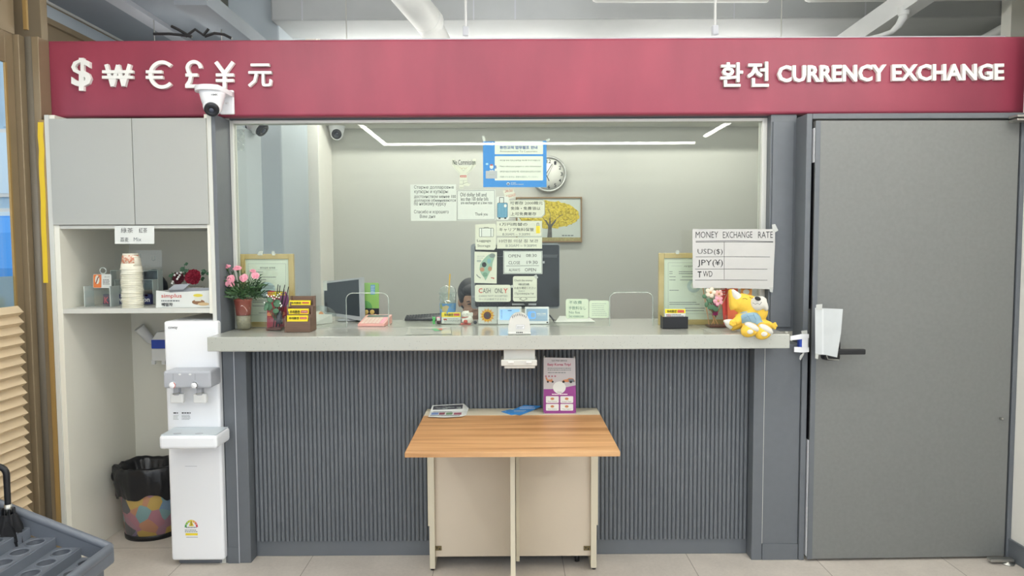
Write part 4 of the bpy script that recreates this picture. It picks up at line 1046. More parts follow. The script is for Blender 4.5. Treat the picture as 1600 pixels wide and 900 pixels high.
# ---- reed diffuser with red leaflet behind
def diffuser(label, x0, x1, ytop, ybase, Yd, reeds, drops):
    c = W((x0+x1)/2, ybase, Y=Yd); k = kpx(Yd); hw = (x1-x0)/2*k; h = (ybase-ytop)*k
    t = thing('reed_diffuser', label, 'diffuser', (c.x, Yd, CZ))
    b = MB(); b.box((c.x-hw, Yd-hw, CZ+.001), (c.x+hw, Yd+hw, CZ+h), M_clear, .004); b.build('glass_jar', t)
    b = MB(); b.box((c.x-hw*.9, Yd-hw*.9, CZ+.003), (c.x+hw*.9, Yd+hw*.9, CZ+h*.2), mat('dark_wood_base', '#5b3a30', .4), .002); b.build('liquid', t)
    for (xb2, xt, yt, m_) in reeds:
        A = W(xb2, ybase-5, Y=Yd); B = W(xt, yt, Y=Yd+.01); b = MB(); b.tube([(A.x, Yd, CZ+.014), B], .0022, m_, 6); b.build('reed', t)
    return t, c, k
t, c, k = diffuser('glass reed diffuser with black sticks and eucalyptus leaves, between carnations and card rack', 418, 444, 494, 514, 3.41, [(427, 434.5, 444.5, M_black), (431, 437.5, 446, M_black), (432, 445, 445, M_black), (436, 451, 448, M_black), (436, 444, 452, M_black)], 0)
b = MB(); rnd = random.Random(8)
for (px, py, rx, ry) in ((422, 468.5, 5.2, 4.2), (433, 474, 6.2, 6.5), (419.5, 478.5, 6, 7), (431, 486, 5, 4), (416, 480, 3.2, 6)):
    p = W(px, py, Y=3.375+rnd.random()*.012); b.ell(p, (rx*k, .003, ry*k), M_greend, rot('Y', rnd.uniform(-30, 30)) @ rot('X', rnd.uniform(-20, 20)), 12)
    b.tube([p, (c.x, 3.41, CZ+.045)], .0014, M_greend, 5)
b.build('eucalyptus_leaf', t)
b = MB()
for (px, py) in ((417, 461), (419, 463), (424, 463), (428, 462), (426, 466), (432, 464), (434, 461), (436, 465), (413, 473), (438, 474), (440, 477), (439, 479), (429, 467), (437, 459)):
    p = W(px, py, Y=3.375); b.ell(p, (.0038, .0038, .0038), M_signwhite, n=8); b.tube([p, (c.x+.005, 3.40, CZ+.07)], .0006, M_greend, 4)
b.build('white_sprig', t)
b = MB(); p = W(436, 491, Y=3.40); b.lathe([(.014, -.04), (.014, 0), (.010, .004), (.010, .022)], (p.x, 3.405, p.z-.006), mat('smoke_grey', '#4a4c54', .2), 16); b.build('bottle_neck', t)
def d(q):
    q.poly(circ(436, 460, 11, 5.5), mat('leaflet_olive', '#8a8a3a', .6), .0003); q.poly(circ(444, 468, 7, 12), mat('leaflet_plum', '#7d4c72', .6), .0004); q.poly(circ(421, 491, 4, 3), mat('leaflet_orange', '#d08860', .6), .0005); q.poly(circ(442, 490, 4, 3), MATS['leaflet_orange'], .0005); q.scribble(419, 456, 446, 462, M_yellow, 2, .5, 4, .0006)
paper('gift_leaflet', 'red and plum printed card standing behind the reed diffuser at the left', 'leaflet', [(418, 454), (447, 456), (449, 512), (417, 512)], ('Y', 3.455), mat('leaflet_red', '#a83a48', .55), d, thick=.002)

# ---- three-tier card rack
kr = kpx(3.33)
cr = thing('card_rack', 'three-tier dark brown wooden business card rack on the left of the worktop', 'card rack', (W(465, 516, Y=3.34).x, 3.35, CZ))
xa_, xb_ = W(446, 516, Y=3.31).x, W(483.5, 516, Y=3.31).x; dz = lambda py: W(465, py, Y=3.35).z
ztop = dz(465)
for (xx_) in (xa_, xb_):
    b = MB(); b.prism([(3.305, CZ+.001), (3.42, CZ+.001), (3.42, ztop+.004), (3.402, ztop+.004), (3.395, ztop-.045), (3.36, ztop-.045), (3.352, ztop-.085), (3.312, ztop-.085)], xx_-.003, xx_+.003, M_brown, 'x'); b.build('side_panel', cr)
zz_ = (498, 486, 473)
for i, (yy, h0, h1) in enumerate(((3.309, CZ+.001, dz(501)), (3.350, CZ+.02, dz(491)), (3.392, CZ+.05, dz(478)))):
    b = MB(); b.box((xa_+.003, yy, h0), (xb_-.003, yy+.004, h1), M_brown, .0008); b.box((xa_+.003, yy+.004, h0), (xb_-.003, yy+.036, h0+.004), M_brown, .0008); b.build('tier_panel', cr)
b = MB(); b.box((xa_+.003, 3.416, CZ+.001), (xb_-.003, 3.42, dz(464)), M_brown, .0008); b.build('back_panel', cr)
for (x0, y0, x1, y1, yy, bot, lab) in ((448.5, 493, 481, 501, 3.314, 503, 'yellow business cards in the bottom tier of the brown card rack'), (450, 482.5, 482, 491.5, 3.356, 494, 'yellow business cards in the middle tier of the brown card rack'), (452, 469.5, 485, 476.5, 3.398, 480, 'yellow business cards in the top tier of the brown card rack')):
    q = MB(); q.plane = ('Y', yy); q.poly(quad(x0, y0, x1, bot), M_yellow, 0, .010); q.text('\uc6b0\ub9ac\ud658\uc804', (x0+3, y0+2.2, x0+18.5, y1-1.8), M_ink, .0006, .03); q.poly(rr(x0+20, y0+2.4, x0+31, y1-2.2, .8), M_red, .0006); q.text('EXCHANGE', (x0+21.5, y0+3.6, x0+29.5, y1-3.4), M_paper, .0009)
    tag(q.build('business_cards'), lab, 'business cards', 'yellow business cards')
# ---- right card holder
ch = thing('card_holder', 'small black desk card holder in front of the certificate with the red stamp', 'card holder', (W(1056, 510, Y=3.40).x, 3.40, CZ))
def dh(px, py, y=3.37): return W(px, py, Y=y)
x0 = dh(1036.5, 500).x; x1 = dh(1074.5, 500).x
b = MB(); b.box((x0, 3.37, CZ+.001), (x1, 3.374, dh(1050, 495).z), M_black, .001); b.build('front_plate', ch)
for xx_ in (x0, x1):
    b = MB(); b.prism([(3.37, CZ+.001), (3.43, CZ+.001), (3.43, CZ+.06), (3.41, CZ+.055), (3.37, dh(1050, 495).z)], xx_-.002, xx_+.002, M_black, 'x'); b.build('side_plate', ch)
b = MB(); b.box((x0, 3.374, CZ+.001), (x1, 3.43, CZ+.004), M_black); b.build('base_plate', ch)
q = MB(); q.plane = ('Y', 3.385); q.poly(quad(1039, 483, 1071, 498), M_paper, 0, .012); q.poly(quad(1039, 483, 1071, 489.5), M_yellow, .0004); q.text('\uc6b0\ub9ac\ud658\uc804', (1042, 484.3, 1057, 488.5), M_ink, .0008, .03); q.poly(rr(1058.5, 484.2, 1069, 488.6, .8), M_red, .0008); q.scribble(1041, 490.5, 1069, 495, M_inkg, 2, .5, 6, .0006); q.text('QQ', (1042, 491, 1048, 494.5), M_red, .001)
tag(q.build('business_cards'), 'business cards in the black card holder at the right of the worktop', 'business cards', 'yellow business cards')

# ---- flower diffuser on the right
t, c, k = diffuser('square glass diffuser with pale pink artificial flowers beside the yellow plush fox', 1104, 1133, 491, 511.5, 3.42, [(1108, 1098, 448, mat('reed_tan', '#c89a6c', .6)), (1116, 1107, 444, MATS['reed_tan']), (1112, 1139, 454, MATS['reed_tan']), (1122, 1113, 492, MATS['reed_tan'])], 1)
for i, (px, py, r, m_, cc) in enumerate(((1110, 457, 8.5, mat('petal_ivory', '#e8dcc8', .6, var=.1, vscale=50), 0), (1123, 459, 6.5, mat('petal_blush', '#e8b4ac', .6, var=.1, vscale=50), 0), (1122, 470, 8, M_pink, 1))):
    p = W(px, py, Y=3.385); b = MB()
    for j in range(5):
        a = j*2*PI/5+i; dd = Vector((math.cos(a), -.25, math.sin(a))); b.ell(p+dd*r*k*.55, (r*k*.5, .004, r*k*.42), m_, rot('Y', -math.degrees(a)), 10)
    b.ell(p+Vector((0, -.006, 0)), (.006, .005, .006), MATS['reed_tan'], n=8); b.tube([p, (c.x, 3.42, CZ+.06)], .0016, M_green, 5); b.build('blossom', t)
b = MB()
for (px, py, rx, ry, an) in ((1101, 463, 4, 3.4, 10), (1109, 470, 5, 3.4, 30), (1112, 480, 6.5, 4, -10), (1118, 483, 5, 4, 30), (1104, 476, 3.2, 4.2, 0)):
    p = W(px, py, Y=3.385); b.ell(p, (rx*k, .003, ry*k), M_greend, rot('Y', an), 12); b.tube([p, (c.x, 3.42, CZ+.05)], .0013, M_green, 5)
b.build('leaf_spray', t)
b = MB(); p = W(1118, 486, Y=3.41); b.lathe([(.013, -.02), (.013, .03), (.011, .034)], (p.x, 3.415, p.z), mat('magenta_label', '#b23a78', .4), 16); b.build('bottle_neck', t)

# ---- leaflets behind the plush
def d(q): q.text('DUTY FREE', (1128, 445, 1132, 452), M_paper); q.scribble(1126, 438, 1133, 462, M_paper, 6, .3, 3)
paper('red_leaflet', 'tall narrow red leaflet standing upright left of the striped ticket leaflets', 'leaflet', [(1125, 433), (1135, 432), (1141, 505), (1131, 507)], ('Y', 3.44), mat('leaflet_scarlet', '#d4514c', .5), d, thick=.003, group='leaflets behind the plush fox')
def d(q):
    q.poly([(1136.5, 431), (1150.5, 432.5), (1150, 448), (1136, 452)], M_paper, .0004)
    for i in range(6): q.line([(1137, 434+i*3), (1150, 431.5+i*3)], .8, M_inkl, .0007)
paper('ticket_leaflet', 'orange-red bordered ticket leaflet with grey stripes, in the middle behind the plush', 'leaflet', [(1146-10.5, 428.5), (1152.5, 430), (1154, 500), (1137, 500)], ('Y', 3.43), mat('leaflet_coral', '#e0714f', .5), d, thick=.003, group='leaflets behind the plush fox')
def d(q): q.poly([(1164, 439), (1173, 440), (1172, 452), (1163, 451)], mat('photo_charcoal', '#4a4a52', .6), .0004); q.scribble(1165, 441, 1172, 450, M_inkl, 4, .5, 2, .0007); q.poly(circ(1166, 456, 5, 4), M_paperg, .0005)
paper('orange_leaflet', 'orange leaflet with a small dark photo, rightmost behind the plush', 'leaflet', [(1160, 430), (1176, 432), (1173, 500), (1153, 500)], ('Y', 3.425), mat('leaflet_amber', '#e09a4c', .5), d, thick=.003, group='leaflets behind the plush fox')

# ---- plush fox
Yp_ = 3.21; kf = kpx(Yp_)
M_plush = mat('plush_yellow', '#e8c04a', .9, var=.05, vscale=60, bump=.5, bscale=500); M_plushw = mat('plush_white', '#dcdad2', .9, bump=.5, bscale=500); M_denim = mat('denim_blue', '#86a6ba', .85, bump=.4, bscale=400)
fx = thing('plush_fox', 'yellow plush fox in light blue dungarees lolling on the right end of the worktop', 'plush toy', (W(1178, 515, Y=Yp_).x, Yp_, CZ))
def FP(px, py, y=Yp_): return W(px, py, Y=y)
def E(q, px, py, y, rx, rz, ry=None, an=0, m=None, n=20):
    q.ell(FP(px, py, y), (rx*kf, (ry if ry is not None else min(rx, rz))*kf, rz*kf), m, rot('Y', an), n)
b = MB()
E(b, 1171, 479, 3.245, 23, 18, 17, 24, M_plush); E(b, 1160, 474, 3.245, 17, 16, 15, 0, M_plush); E(b, 1186, 489, 3.24, 13, 15, 14, 30, M_plush)
q0 = FP(1148, 473, 3.25); q1 = FP(1141, 452, 3.255); b.tube([q0+Vector((.01, 0, -.01)), q0, q1], [.040, .030, .010], M_plush, 14)
b.tube([FP(1165, 488, 3.24), FP(1168, 500, 3.235)], [.05, .05], M_plush, 14)
E(b, 1170, 503, 3.225, 17, 14, 14, 10, M_plush)
b.tube([FP(1158, 497, 3.22), FP(1150, 503, 3.205), FP(1147, 505, 3.20)], [.022, .019, .016], M_plush, 12)
b.tube([FP(1185, 503, 3.23), FP(1200, 507, 3.215), FP(1206, 509, 3.21)], [.022, .017, .014], M_plush, 12)
b.tube([FP(1168, 508, 3.215), FP(1171, 513, 3.165)], [.028, .026], M_plush, 12); b.tube([FP(1183, 509, 3.215), FP(1192, 514, 3.165)], [.028, .026], M_plush, 12)
o = b.build('body', fx); remesh(o, .0045, 3)
b = MB(); b.tube([FP(1156, 468, 3.235), FP(1149, 460, 3.238), FP(1144, 452, 3.245)], [.022, .017, .005], M_plushw, 12); o = b.build('inner_ear', fx); remesh(o, .004, 2)
b = MB(); E(b, 1184, 474, 3.205, 12, 11.5, 9, 0, M_plushw); E(b, 1194, 476, 3.212, 5, 11, 9, -20, M_plushw); E(b, 1190, 469, 3.21, 8, 6, 8, 10, M_plushw); o = b.build('muzzle', fx); remesh(o, .004, 2)
b = MB(); E(b, 1184, 466.5, 3.178, 5, 3.2, 3, 20, M_black); b.build('nose', fx)
b = MB(); b.tube([FP(1176, 473, 3.176), FP(1180, 475.5, 3.174), FP(1184, 474, 3.173), FP(1187, 476, 3.174), FP(1190, 472, 3.178)], .0009, M_ink, 5); b.build('mouth', fx)
b = MB()
for pp_ in (((1160, 467, 3.193), (1164, 466, 3.192), (1168, 468, 3.193)), ((1171, 464, 3.193), (1174, 466, 3.191), (1177, 466, 3.190))): b.tube([FP(*p) for p in pp_], .0011, M_ink, 5)
b.build('closed_eye', fx)
b = MB(); E(b, 1171, 499, 3.219, 18.5, 14.5, 16.5, 12, M_denim); E(b, 1179, 505, 3.215, 14, 9, 15, 8, M_denim); o = b.build('dungarees', fx); remesh(o, .005, 2)
b = MB()
for pp_ in (((1163, 497), (1170, 494), (1178, 493)), ((1173, 502), (1171, 497), (1167, 492)), ((1181, 499), (1179, 495), (1177, 490))): b.tube([FP(p[0], p[1], 3.1675+abs(p[0]-1172)*.0006) for p in pp_], .0008, mat('stitch_blue', '#5d7f96', .8), 5)
b.build('stitching', fx)
b = MB(); b.tube([FP(1156, 504, 3.23), FP(1145, 508, 3.22), FP(1139, 505, 3.22)], [.028, .026, .020], M_plush, 14); o = b.build('tail', fx); remesh(o, .005, 2)
b = MB(); b.tube([FP(1144, 507, 3.219), FP(1137, 504, 3.219), FP(1131, 501, 3.22)], [.0245, .018, .004], M_plushw, 14); b.build('tail_tip', fx)
for j, (px, py, an) in enumerate(((1171, 515.5, 25), (1193, 519, 30))):
    b = MB(); p = FP(px, py, 3.135); b.ell(p, (13.8*kf, .022, 10.8*kf), M_plush, rot('Y', -20-j*8) , 20); o = b.build('foot', fx)
    b = MB(); b.ell(p+Vector((.010, -.001, .0125)), (12.2*kf, .0235, 6.2*kf), M_plushw, rot('Y', 28+j*4), 18); b.build('toe_patch', o)
    b = MB(); b.ell(p+Vector((-.004, -.0215, -.006)), (4.9*kf, .004, 3.6*kf), M_plushw, rot('Y', 0), 14); b.build('sole_pad', o)
for j, (px, py) in enumerate(((1145, 504), (1208, 509))):
    b = MB(); E(b, px, py, 3.195 if j == 0 else 3.205, 5.2, 4.6, 4.5, 0, M_plush)
    for a in ((-150, -95, -45) if j == 0 else (-60, 0, 55)):
        p = FP(px, py, 3.19 if j == 0 else 3.20); b.ell(p+Vector((math.cos(math.radians(a))*.013, -.003, math.sin(math.radians(a))*.013)), (.0065, .0065, .0065), M_plush, n=10)
    o = b.build('paw', fx); remesh(o, .003, 2)

# ---- intercom at the worktop edge
ic = W(811.5, 522.5, Y=3.19); ki = kpx(3.17)
it = thing('speech_intercom', 'white rounded speech intercom standing at the front edge of the worktop', 'intercom', (ic.x, 3.20, CZ))
yI = 3.20; xI = ic.x; R_ = 17.6*ki; Hh = 34.5*ki
b = MB(); pr = []
for i in range(13):
    a = PI*i/12; pr.append((xI+R_*.93*math.cos(a), CZ+Hh-R_*.98+R_*.98*math.sin(a)))
pr = [(xI+R_, CZ+.008), (xI+R_*.99, CZ+.03)]+pr+[(xI-R_*.99, CZ+.03), (xI-R_, CZ+.008)]
b.prism(pr, yI-.022, yI+.03, M_ivory, 'y', True); b.build('shell', it)
b = MB(); b.box((xI-R_*1.03, yI-.03, CZ+.001), (xI+R_*1.03, yI+.035, CZ+.012), M_ivory, .004, 3); b.build('base', it)
b = MB(); b.plane = ('Y', yI-.0225)
for i in range(9):
    x = 800.5+i*2.7; yo = 488.6+abs(i-4)**1.6*.42; b.line([(x, yo+1.2), (x+(4-i)*.12, yo+4.6)], .8, M_ink, .0004)
b.rect(806.5, 507.5, 819.5, 514, M_plgrey, .0003); b.rect(807.2, 508, 818.9, 513.4, M_plwhite2, .0005); b.scribble(808, 509, 818, 513, M_inkg, 2, .5, 4, .0007)
b.scribble(806.5, 518, 817, 520.5, M_ink, 1, .7, 5, .0075, wd=1.6)
b.build('speaker_slots', it)

# ---- calculator in the left pass-through
b = MB(); b.plane = ('Z', CZ+.016)
cl = thing('calculator', 'pink desk calculator lying in the left opening of the glass', 'calculator', (W(583, 508, Z=CZ).x, 3.55, CZ))
A = W(559, 510.5, Z=CZ); B = W(600, 510.5, Z=CZ); Cc = W(610, 496, Z=CZ+.03); D = W(569, 496, Z=CZ+.03)
M_calc = mat('calculator_pink', '#e0a79c', .4)
q = MB(); zt0 = CZ+.012; yb0, yb1 = A.y+.0, A.y+.16
fr_ = [(A.x, yb0, CZ+.001), (B.x, yb0, CZ+.001), (B.x+.013, yb1, CZ+.001), (A.x+.013, yb1, CZ+.001)]
tp_ = [(A.x, yb0, zt0), (B.x, yb0, zt0), (B.x+.013, yb1, CZ+.045), (A.x+.013, yb1, CZ+.045)]
q.add(fr_+tp_, [(0, 3, 2, 1), (4, 5, 6, 7), (0, 1, 5, 4), (1, 2, 6, 5), (2, 3, 7, 6), (3, 0, 4, 7)], M_calc); q.build('case', cl)
def ctop(u, v, l=.001):
    p = Vector(tp_[0])*(1-u)*(1-v)+Vector(tp_[1])*u*(1-v)+Vector(tp_[2])*u*v+Vector(tp_[3])*(1-u)*v
    return p+Vector((0, -l*.3, l))
q = MB(); q.add([ctop(.1, .72), ctop(.92, .72), ctop(.92, .94), ctop(.1, .94)], [(0, 1, 2, 3)], mat('lcd_grey', '#6e7a78', .2)); q.build('display', cl)
q = MB(); M_key = mat('key_cream', '#ead8c8', .5)
for i in range(6):
    for j in range(4):
        u, v = .08+i*.143, .08+j*.15; q.add([ctop(u, v, .002), ctop(u+.12, v, .002), ctop(u+.12, v+.12, .002), ctop(u, v+.12, .002)], [(0, 1, 2, 3)], M_key if i < 5 else M_pink)
q.build('keypad', cl)

# ---- clear sheet with printed page on the worktop, and the one before the diffuser
def d(q):
    q.scribble(641, 513.5, 700, 521.5, M_inkg, 3, .28, 3); q.poly([(674, 514), (686, 513), (692, 516), (680, 517.5)], mat('ink_green', '#4f9a66', .6), .0008); q.poly([(682, 514), (692, 513.5), (690, 516.5)], M_red, .001); q.line([(704, 512), (706, 522)], .5, M_ink)
    q.line([(638, 511.3), (634.5, 523), (706, 522), (703.5, 511)], .35, M_inkg)
paper('notice_sheet', 'clear covered notice sheet lying flat on the worktop left of the intercom', 'sheet', [(638, 511.3), (703.5, 511), (706, 522), (634.5, 523)], ('Z', CZ+.0016), clear('film_cover', '#f4f6f2', .06, .5, milk=.35, milkcol='#e4e6dc'), d, thick=.001)
def d(q): q.scribble(1100, 514.5, 1150, 520, M_inkl, 3, .3, 5); q.line([(1093, 512.5), (1140, 512.5)], .3, M_inkl)
paper('notice_sheet', 'thin printed sheet lying on the worktop beneath the plush fox tail', 'sheet', [(1093, 512.5), (1133, 512), (1158, 520), (1113, 520.5)], ('Z', CZ+.0010), MATS['film_cover'], d, thick=.0006)

# ================================================================== BEHIND THE GLASS
YI = 3.70
# ---- fan ornament / note block
k = kpx(3.66); c = W(492, 503, Y=3.66)
nb = thing('memo_block', 'small spiral memo block with a clear fan ornament behind the card rack', 'memo pad', (c.x, 3.66, CZ))
b = MB(); b.add([(c.x-.045, 3.64, CZ+.001), (c.x+.02, 3.62, CZ+.001), (c.x+.075, 3.72, CZ+.001), (c.x-.01, 3.74, CZ+.001), (c.x-.045, 3.64, CZ+.014), (c.x+.02, 3.62, CZ+.014), (c.x+.075, 3.72, CZ+.045), (c.x-.01, 3.74, CZ+.045)], [(0, 3, 2, 1), (4, 5, 6, 7), (0, 1, 5, 4), (1, 2, 6, 5), (2, 3, 7, 6), (3, 0, 4, 7)], M_paper); b.build('paper_block', nb)
b = MB()
for i in range(9): p = Vector((c.x-.045+i*.0075, 3.638-i*.0022, CZ+.008)); b.tube([p+Vector((0, math.cos(t)*.006, math.sin(t)*.006)) for t in [j*2*PI/8 for j in range(9)]], .0012, M_inkg, 5)
b.build('spiral_wire', nb)
b = MB(); pc = W(497, 497, Y=3.70); n_ = 18
fan = [(pc.x, pc.z)]+[(pc.x+.085*math.cos(t), pc.z+.062*math.sin(t)) for t in [PI*.02+i*PI*.9/n_ for i in range(n_+1)]]
b.prism(fan, 3.745, 3.749, M_clearb, 'y'); b.prism([(p[0]*.4+pc.x*.6-.005, p[1]*.55+pc.z*.45) for p in fan], 3.740, 3.743, mat('fan_white', '#e0e0da', .5), 'y'); b.prism([(p[0]*.15+pc.x*.85+.006, p[1]*.3+pc.z*.7+.012) for p in fan], 3.737, 3.739, mat('fan_orange', '#dba07a', .5), 'y')
b.build('fan_ornament', nb)

# ---- left monitor: seen at a slant, its dark screen towards us
mo = thing('computer_monitor', 'small silver-rimmed monitor turned sideways behind the glass, paper note on its corner', 'monitor', (W(535, 500, Y=3.82).x, 3.80, CZ))
def tilt(px, py, f): return W(px, py, Y=3.84-f*.10)
Q = [W(510, 441, Y=3.82), W(564, 433, Y=3.70), W(567, 496, Y=3.70), W(510, 499, Y=3.82)]
Q = [W(505.5, 440, Y=3.85), W(563.5, 433.5, Y=3.74), W(566.5, 498, Y=3.74), W(505.5, 484, Y=3.85)]
Q[3] = Vector((Q[0].x, Q[0].y, CZ+.035)); Q[2] = Vector((Q[1].x+.002, Q[1].y, CZ+.006))
nrm = (Q[1]-Q[0]).cross(Q[3]-Q[0]).normalized()
if nrm.y > 0: nrm = -nrm
def slab(q, pts, off, th, m):
    a = [p+nrm*off for p in pts]; c_ = [p+nrm*(off-th) for p in pts]; n_ = len(pts)
    q.add(a+c_, [tuple(range(n_)), tuple(range(n_, 2*n_))[::-1]]+[(i, n_+i, n_+(i+1) % n_, (i+1) % n_) for i in range(n_)], m)
def bil(u, v): return Q[0]*(1-u)*(1-v)+Q[1]*u*(1-v)+Q[2]*u*v+Q[3]*(1-u)*v
b = MB(); slab(b, [bil(0, 0), bil(1, 0), bil(1, 1), bil(0, 1)], 0, .03, M_plgrey); b.build('housing', mo)
b = MB(); slab(b, [bil(.02, .06), bil(.95, .04), bil(.95, .90), bil(.02, .93)], .0015, .001, mat('dark_screen', '#3a424a', .25)); b.build('screen', mo)
b = MB(); slab(b, [bil(.0, -.02), bil(.1, -.02), bil(.1, .28), bil(.0, .28)], .003, .001, M_paper); b.build('stuck_note', mo)
b = MB(); p = bil(.6, .9); b.box((p.x-.05, p.y+.0, CZ+.001), (p.x+.05, p.y+.055, CZ+.012), M_plgrey, .003); b.box((p.x-.012, p.y+.028, CZ+.012), (p.x+.012, p.y+.05, CZ+.1), M_plgrey, .003); b.build('stand', mo)
# ---- green display card with coins
gd = thing('coin_card', 'green display card with a black tray of gold coins behind the left glass opening', 'display card', (W(580, 495, Y=3.80).x, 3.80, CZ))
q = MB(); q.plane = ('Y', 3.80); q.poly(rr(555, 442, 592, 502, 3), mat('card_green', '#86b45c', .5), 0, .006); q.rect(579, 445, 586, 460, mat('label_blue', '#4f8fc0', .5), .0006); q.scribble(580, 446, 585, 459, M_paper, 5, .3, 3, .0009); q.poly(circ(571, 481, 10.5, 11), mat('card_green_dark', '#5c9a55', .5), .0006); q.poly(circ(565, 451, 3, 3, 14), M_paper, .0006); q.poly(circ(565, 451, 2.2, 2.2, 14), MATS['card_green'], .0009); q.build('card_board', gd)
q = MB(); q.plane = ('Y', 3.792); q.rect(557, 482, 592, 503, M_black, 0, .008); q.build('coin_tray', gd)
for (px, py) in ((572, 487.5), (581.5, 487.5), (586.5, 494.5), (568.5, 494)):
    p = W(px, py, Y=3.79); b = MB(rot4('X', 90, p)); b.lathe([(.0125, -.002), (.0125, .0015), (.011, .002), (0, .002)], p, mat('coin_gold', '#d2b468', .35, .5), 18); b.build('gold_coin', gd)

# ---- keyboard
kb_ = thing('keyboard', 'black keyboard propped up behind the glass left of the clear drinks cup', 'keyboard', (W(662, 495, Y=3.84).x, 3.84, CZ))
A = W(634, 497, Y=3.84); B = W(704, 488, Y=3.84); C_ = W(704, 499.5, Y=3.8)
b = MB(); b.add([(A.x, 3.80, CZ+.001), (B.x, 3.78, CZ+.001), (B.x, 3.845, CZ+.001), (A.x, 3.845, CZ+.001), (A.x, 3.80, CZ+.012), (B.x, 3.78, CZ+.014), (B.x, 3.845, CZ+.042), (A.x, 3.845, CZ+.022)], [(0, 3, 2, 1), (4, 5, 6, 7), (0, 1, 5, 4), (1, 2, 6, 5), (2, 3, 7, 6), (3, 0, 4, 7)], M_black); b.build('case', kb_)
b = MB()
for i in range(15):
    for j in range(4):
        u = .02+i*.064; v = .08+j*.22
        x = A.x+(B.x-A.x)*u; y = 3.80+(.045)*v; z0_ = CZ+.012+(.010+.018*u)*v+.002; b.box((x, y, z0_), (x+.0125, y+.008, z0_+.006), mat('key_dark', '#2a2c30', .5), .001)
b.build('keypad', kb_)
# ---- drinks cup
Yc_ = 3.66; k = kpx(Yc_); c = W(700, 505, Y=Yc_)
du = thing('drinks_cup', 'clear plastic drinks cup with domed lid, yellow straw and scenic sleeve behind the glass', 'cup', (c.x, Yc_, CZ))
H1 = W(700, 458, Y=Yc_).z-CZ; rb, rt = 11.5*k, 13.6*k
b = MB(); b.lathe([(rb, .001), (rt, H1), (rt-.001, H1), (rb-.001, .004), (0, .004)], (c.x, Yc_, CZ), M_clearb, 28); b.build('cup_body', du)
b = MB(); H2 = W(700, 473.5, Y=Yc_).z-CZ; b.lathe([(rb+.0006, .012), (rb+(rt-rb)*H2/H1+.0006, H2)], (c.x, Yc_, CZ), pattern_mat('scenic_print', ['#5c93c8', '#4f86b8', '#7fb0d8', '#8a9a5a', '#b8a878', '#6a94b4'], 34), 28, rim=2); b.build('printed_sleeve', du)
b = MB(); b.lathe([(rt+.001, H1-.003), (rt+.0035, H1-.001), (rt+.0035, H1+.004), (rt-.002, H1+.006), (rt*.92, H1+.022), (rt*.6, H1+.036), (rt*.22, H1+.040)], (c.x, Yc_, CZ), M_clearb, 28, rim=2); b.build('dome_lid', du)
b = MB(); T = W(703, 428, Y=Yc_); b.tube([(c.x, Yc_, CZ+.06), (T.x, Yc_, T.z)], .0035, mat('straw_yellow', '#e8b93c', .4), 10); b.build('straw', du)
# ---- yellow and white card standing before the cup
def d(q): q.rect(690, 488, 719.5, 495.5, M_yellow, .0004); q.text('\uc6b0\ub9ac\ud658\uc804', (694, 489.8, 708, 494), M_ink, .0008, .03); q.rect(709, 489.8, 718, 493.5, M_red, .0008); q.scribble(694, 497, 718, 504, M_inkg, 3, .4, 7); q.scribble(693, 497, 699, 501, M_red, 1, .6, 2)
paper('price_card', 'yellow and white business card propped up between tiny figures and lucky cat', 'card', quad(690, 488, 719.5, 505.5), ('Y', 3.62), M_paper, d, thick=.004)
# ---- two tiny figures
k = kpx(3.63)
p = W(678, 505.8, Y=3.63); t = thing('tiny_figurine', 'tiny green figurine, left of the two beside the clear drinks cup', 'figurine', (p.x, 3.63, CZ)); M_fg = mat('figure_green', '#5cc46a', .4)
b = MB()
b.tube([(p.x, 3.63, CZ+.002), (p.x, 3.63, CZ+.022)], [.004, .006], M_fg, 10); b.ell((p.x, 3.63, CZ+.029), (.0085, .0075, .0075), M_fg, n=12); b.ell((p.x-.005, 3.628, CZ+.037), (.0028, .0028, .0028), M_fg, n=8); b.ell((p.x+.005, 3.628, CZ+.037), (.0028, .0028, .0028), M_fg, n=8); b.tube([(p.x-.010, 3.628, CZ+.014), (p.x, 3.63, CZ+.019), (p.x+.009, 3.628, CZ+.023)], .0022, M_fg, 6); b.tube([(p.x-.006, 3.627, CZ+.002), (p.x, 3.63, CZ+.010), (p.x+.006, 3.627, CZ+.002)], .0026, M_fg, 6); b.build('figure_body', t)
b = MB(); b.ell((p.x-.003, 3.623, CZ+.031), (.001, .001, .0015), M_ink, n=6); b.ell((p.x+.003, 3.623, CZ+.031), (.001, .001, .0015), M_ink, n=6); b.build('eye', t)
p = W(685.5, 505.8, Y=3.63); t = thing('tiny_figurine', 'tiny dark figurine with a pink and white face, right of the green one', 'figurine', (p.x, 3.63, CZ)); M_fd = mat('figure_dark', '#3a2a30', .5)
b = MB(); b.lathe([(.009, 0.001), (.011, .008), (.009, .018), (0, .02)], (p.x, 3.63, CZ), M_fd, 14); b.build('figure_body', t)
b = MB(); b.box((p.x-.0105, 3.622, CZ+.016), (p.x+.0105, 3.638, CZ+.037), mat('figure_pink', '#e07a94', .5), .004, 3); b.box((p.x-.008, 3.620, CZ+.019), (p.x+.008, 3.623, CZ+.034), M_paper, .001); b.ell((p.x-.003, 3.6195, CZ+.028), (.001, .001, .0015), M_ink, n=6); b.ell((p.x+.003, 3.6195, CZ+.028), (.001, .001, .0015), M_ink, n=6); b.build('figure_head', t)
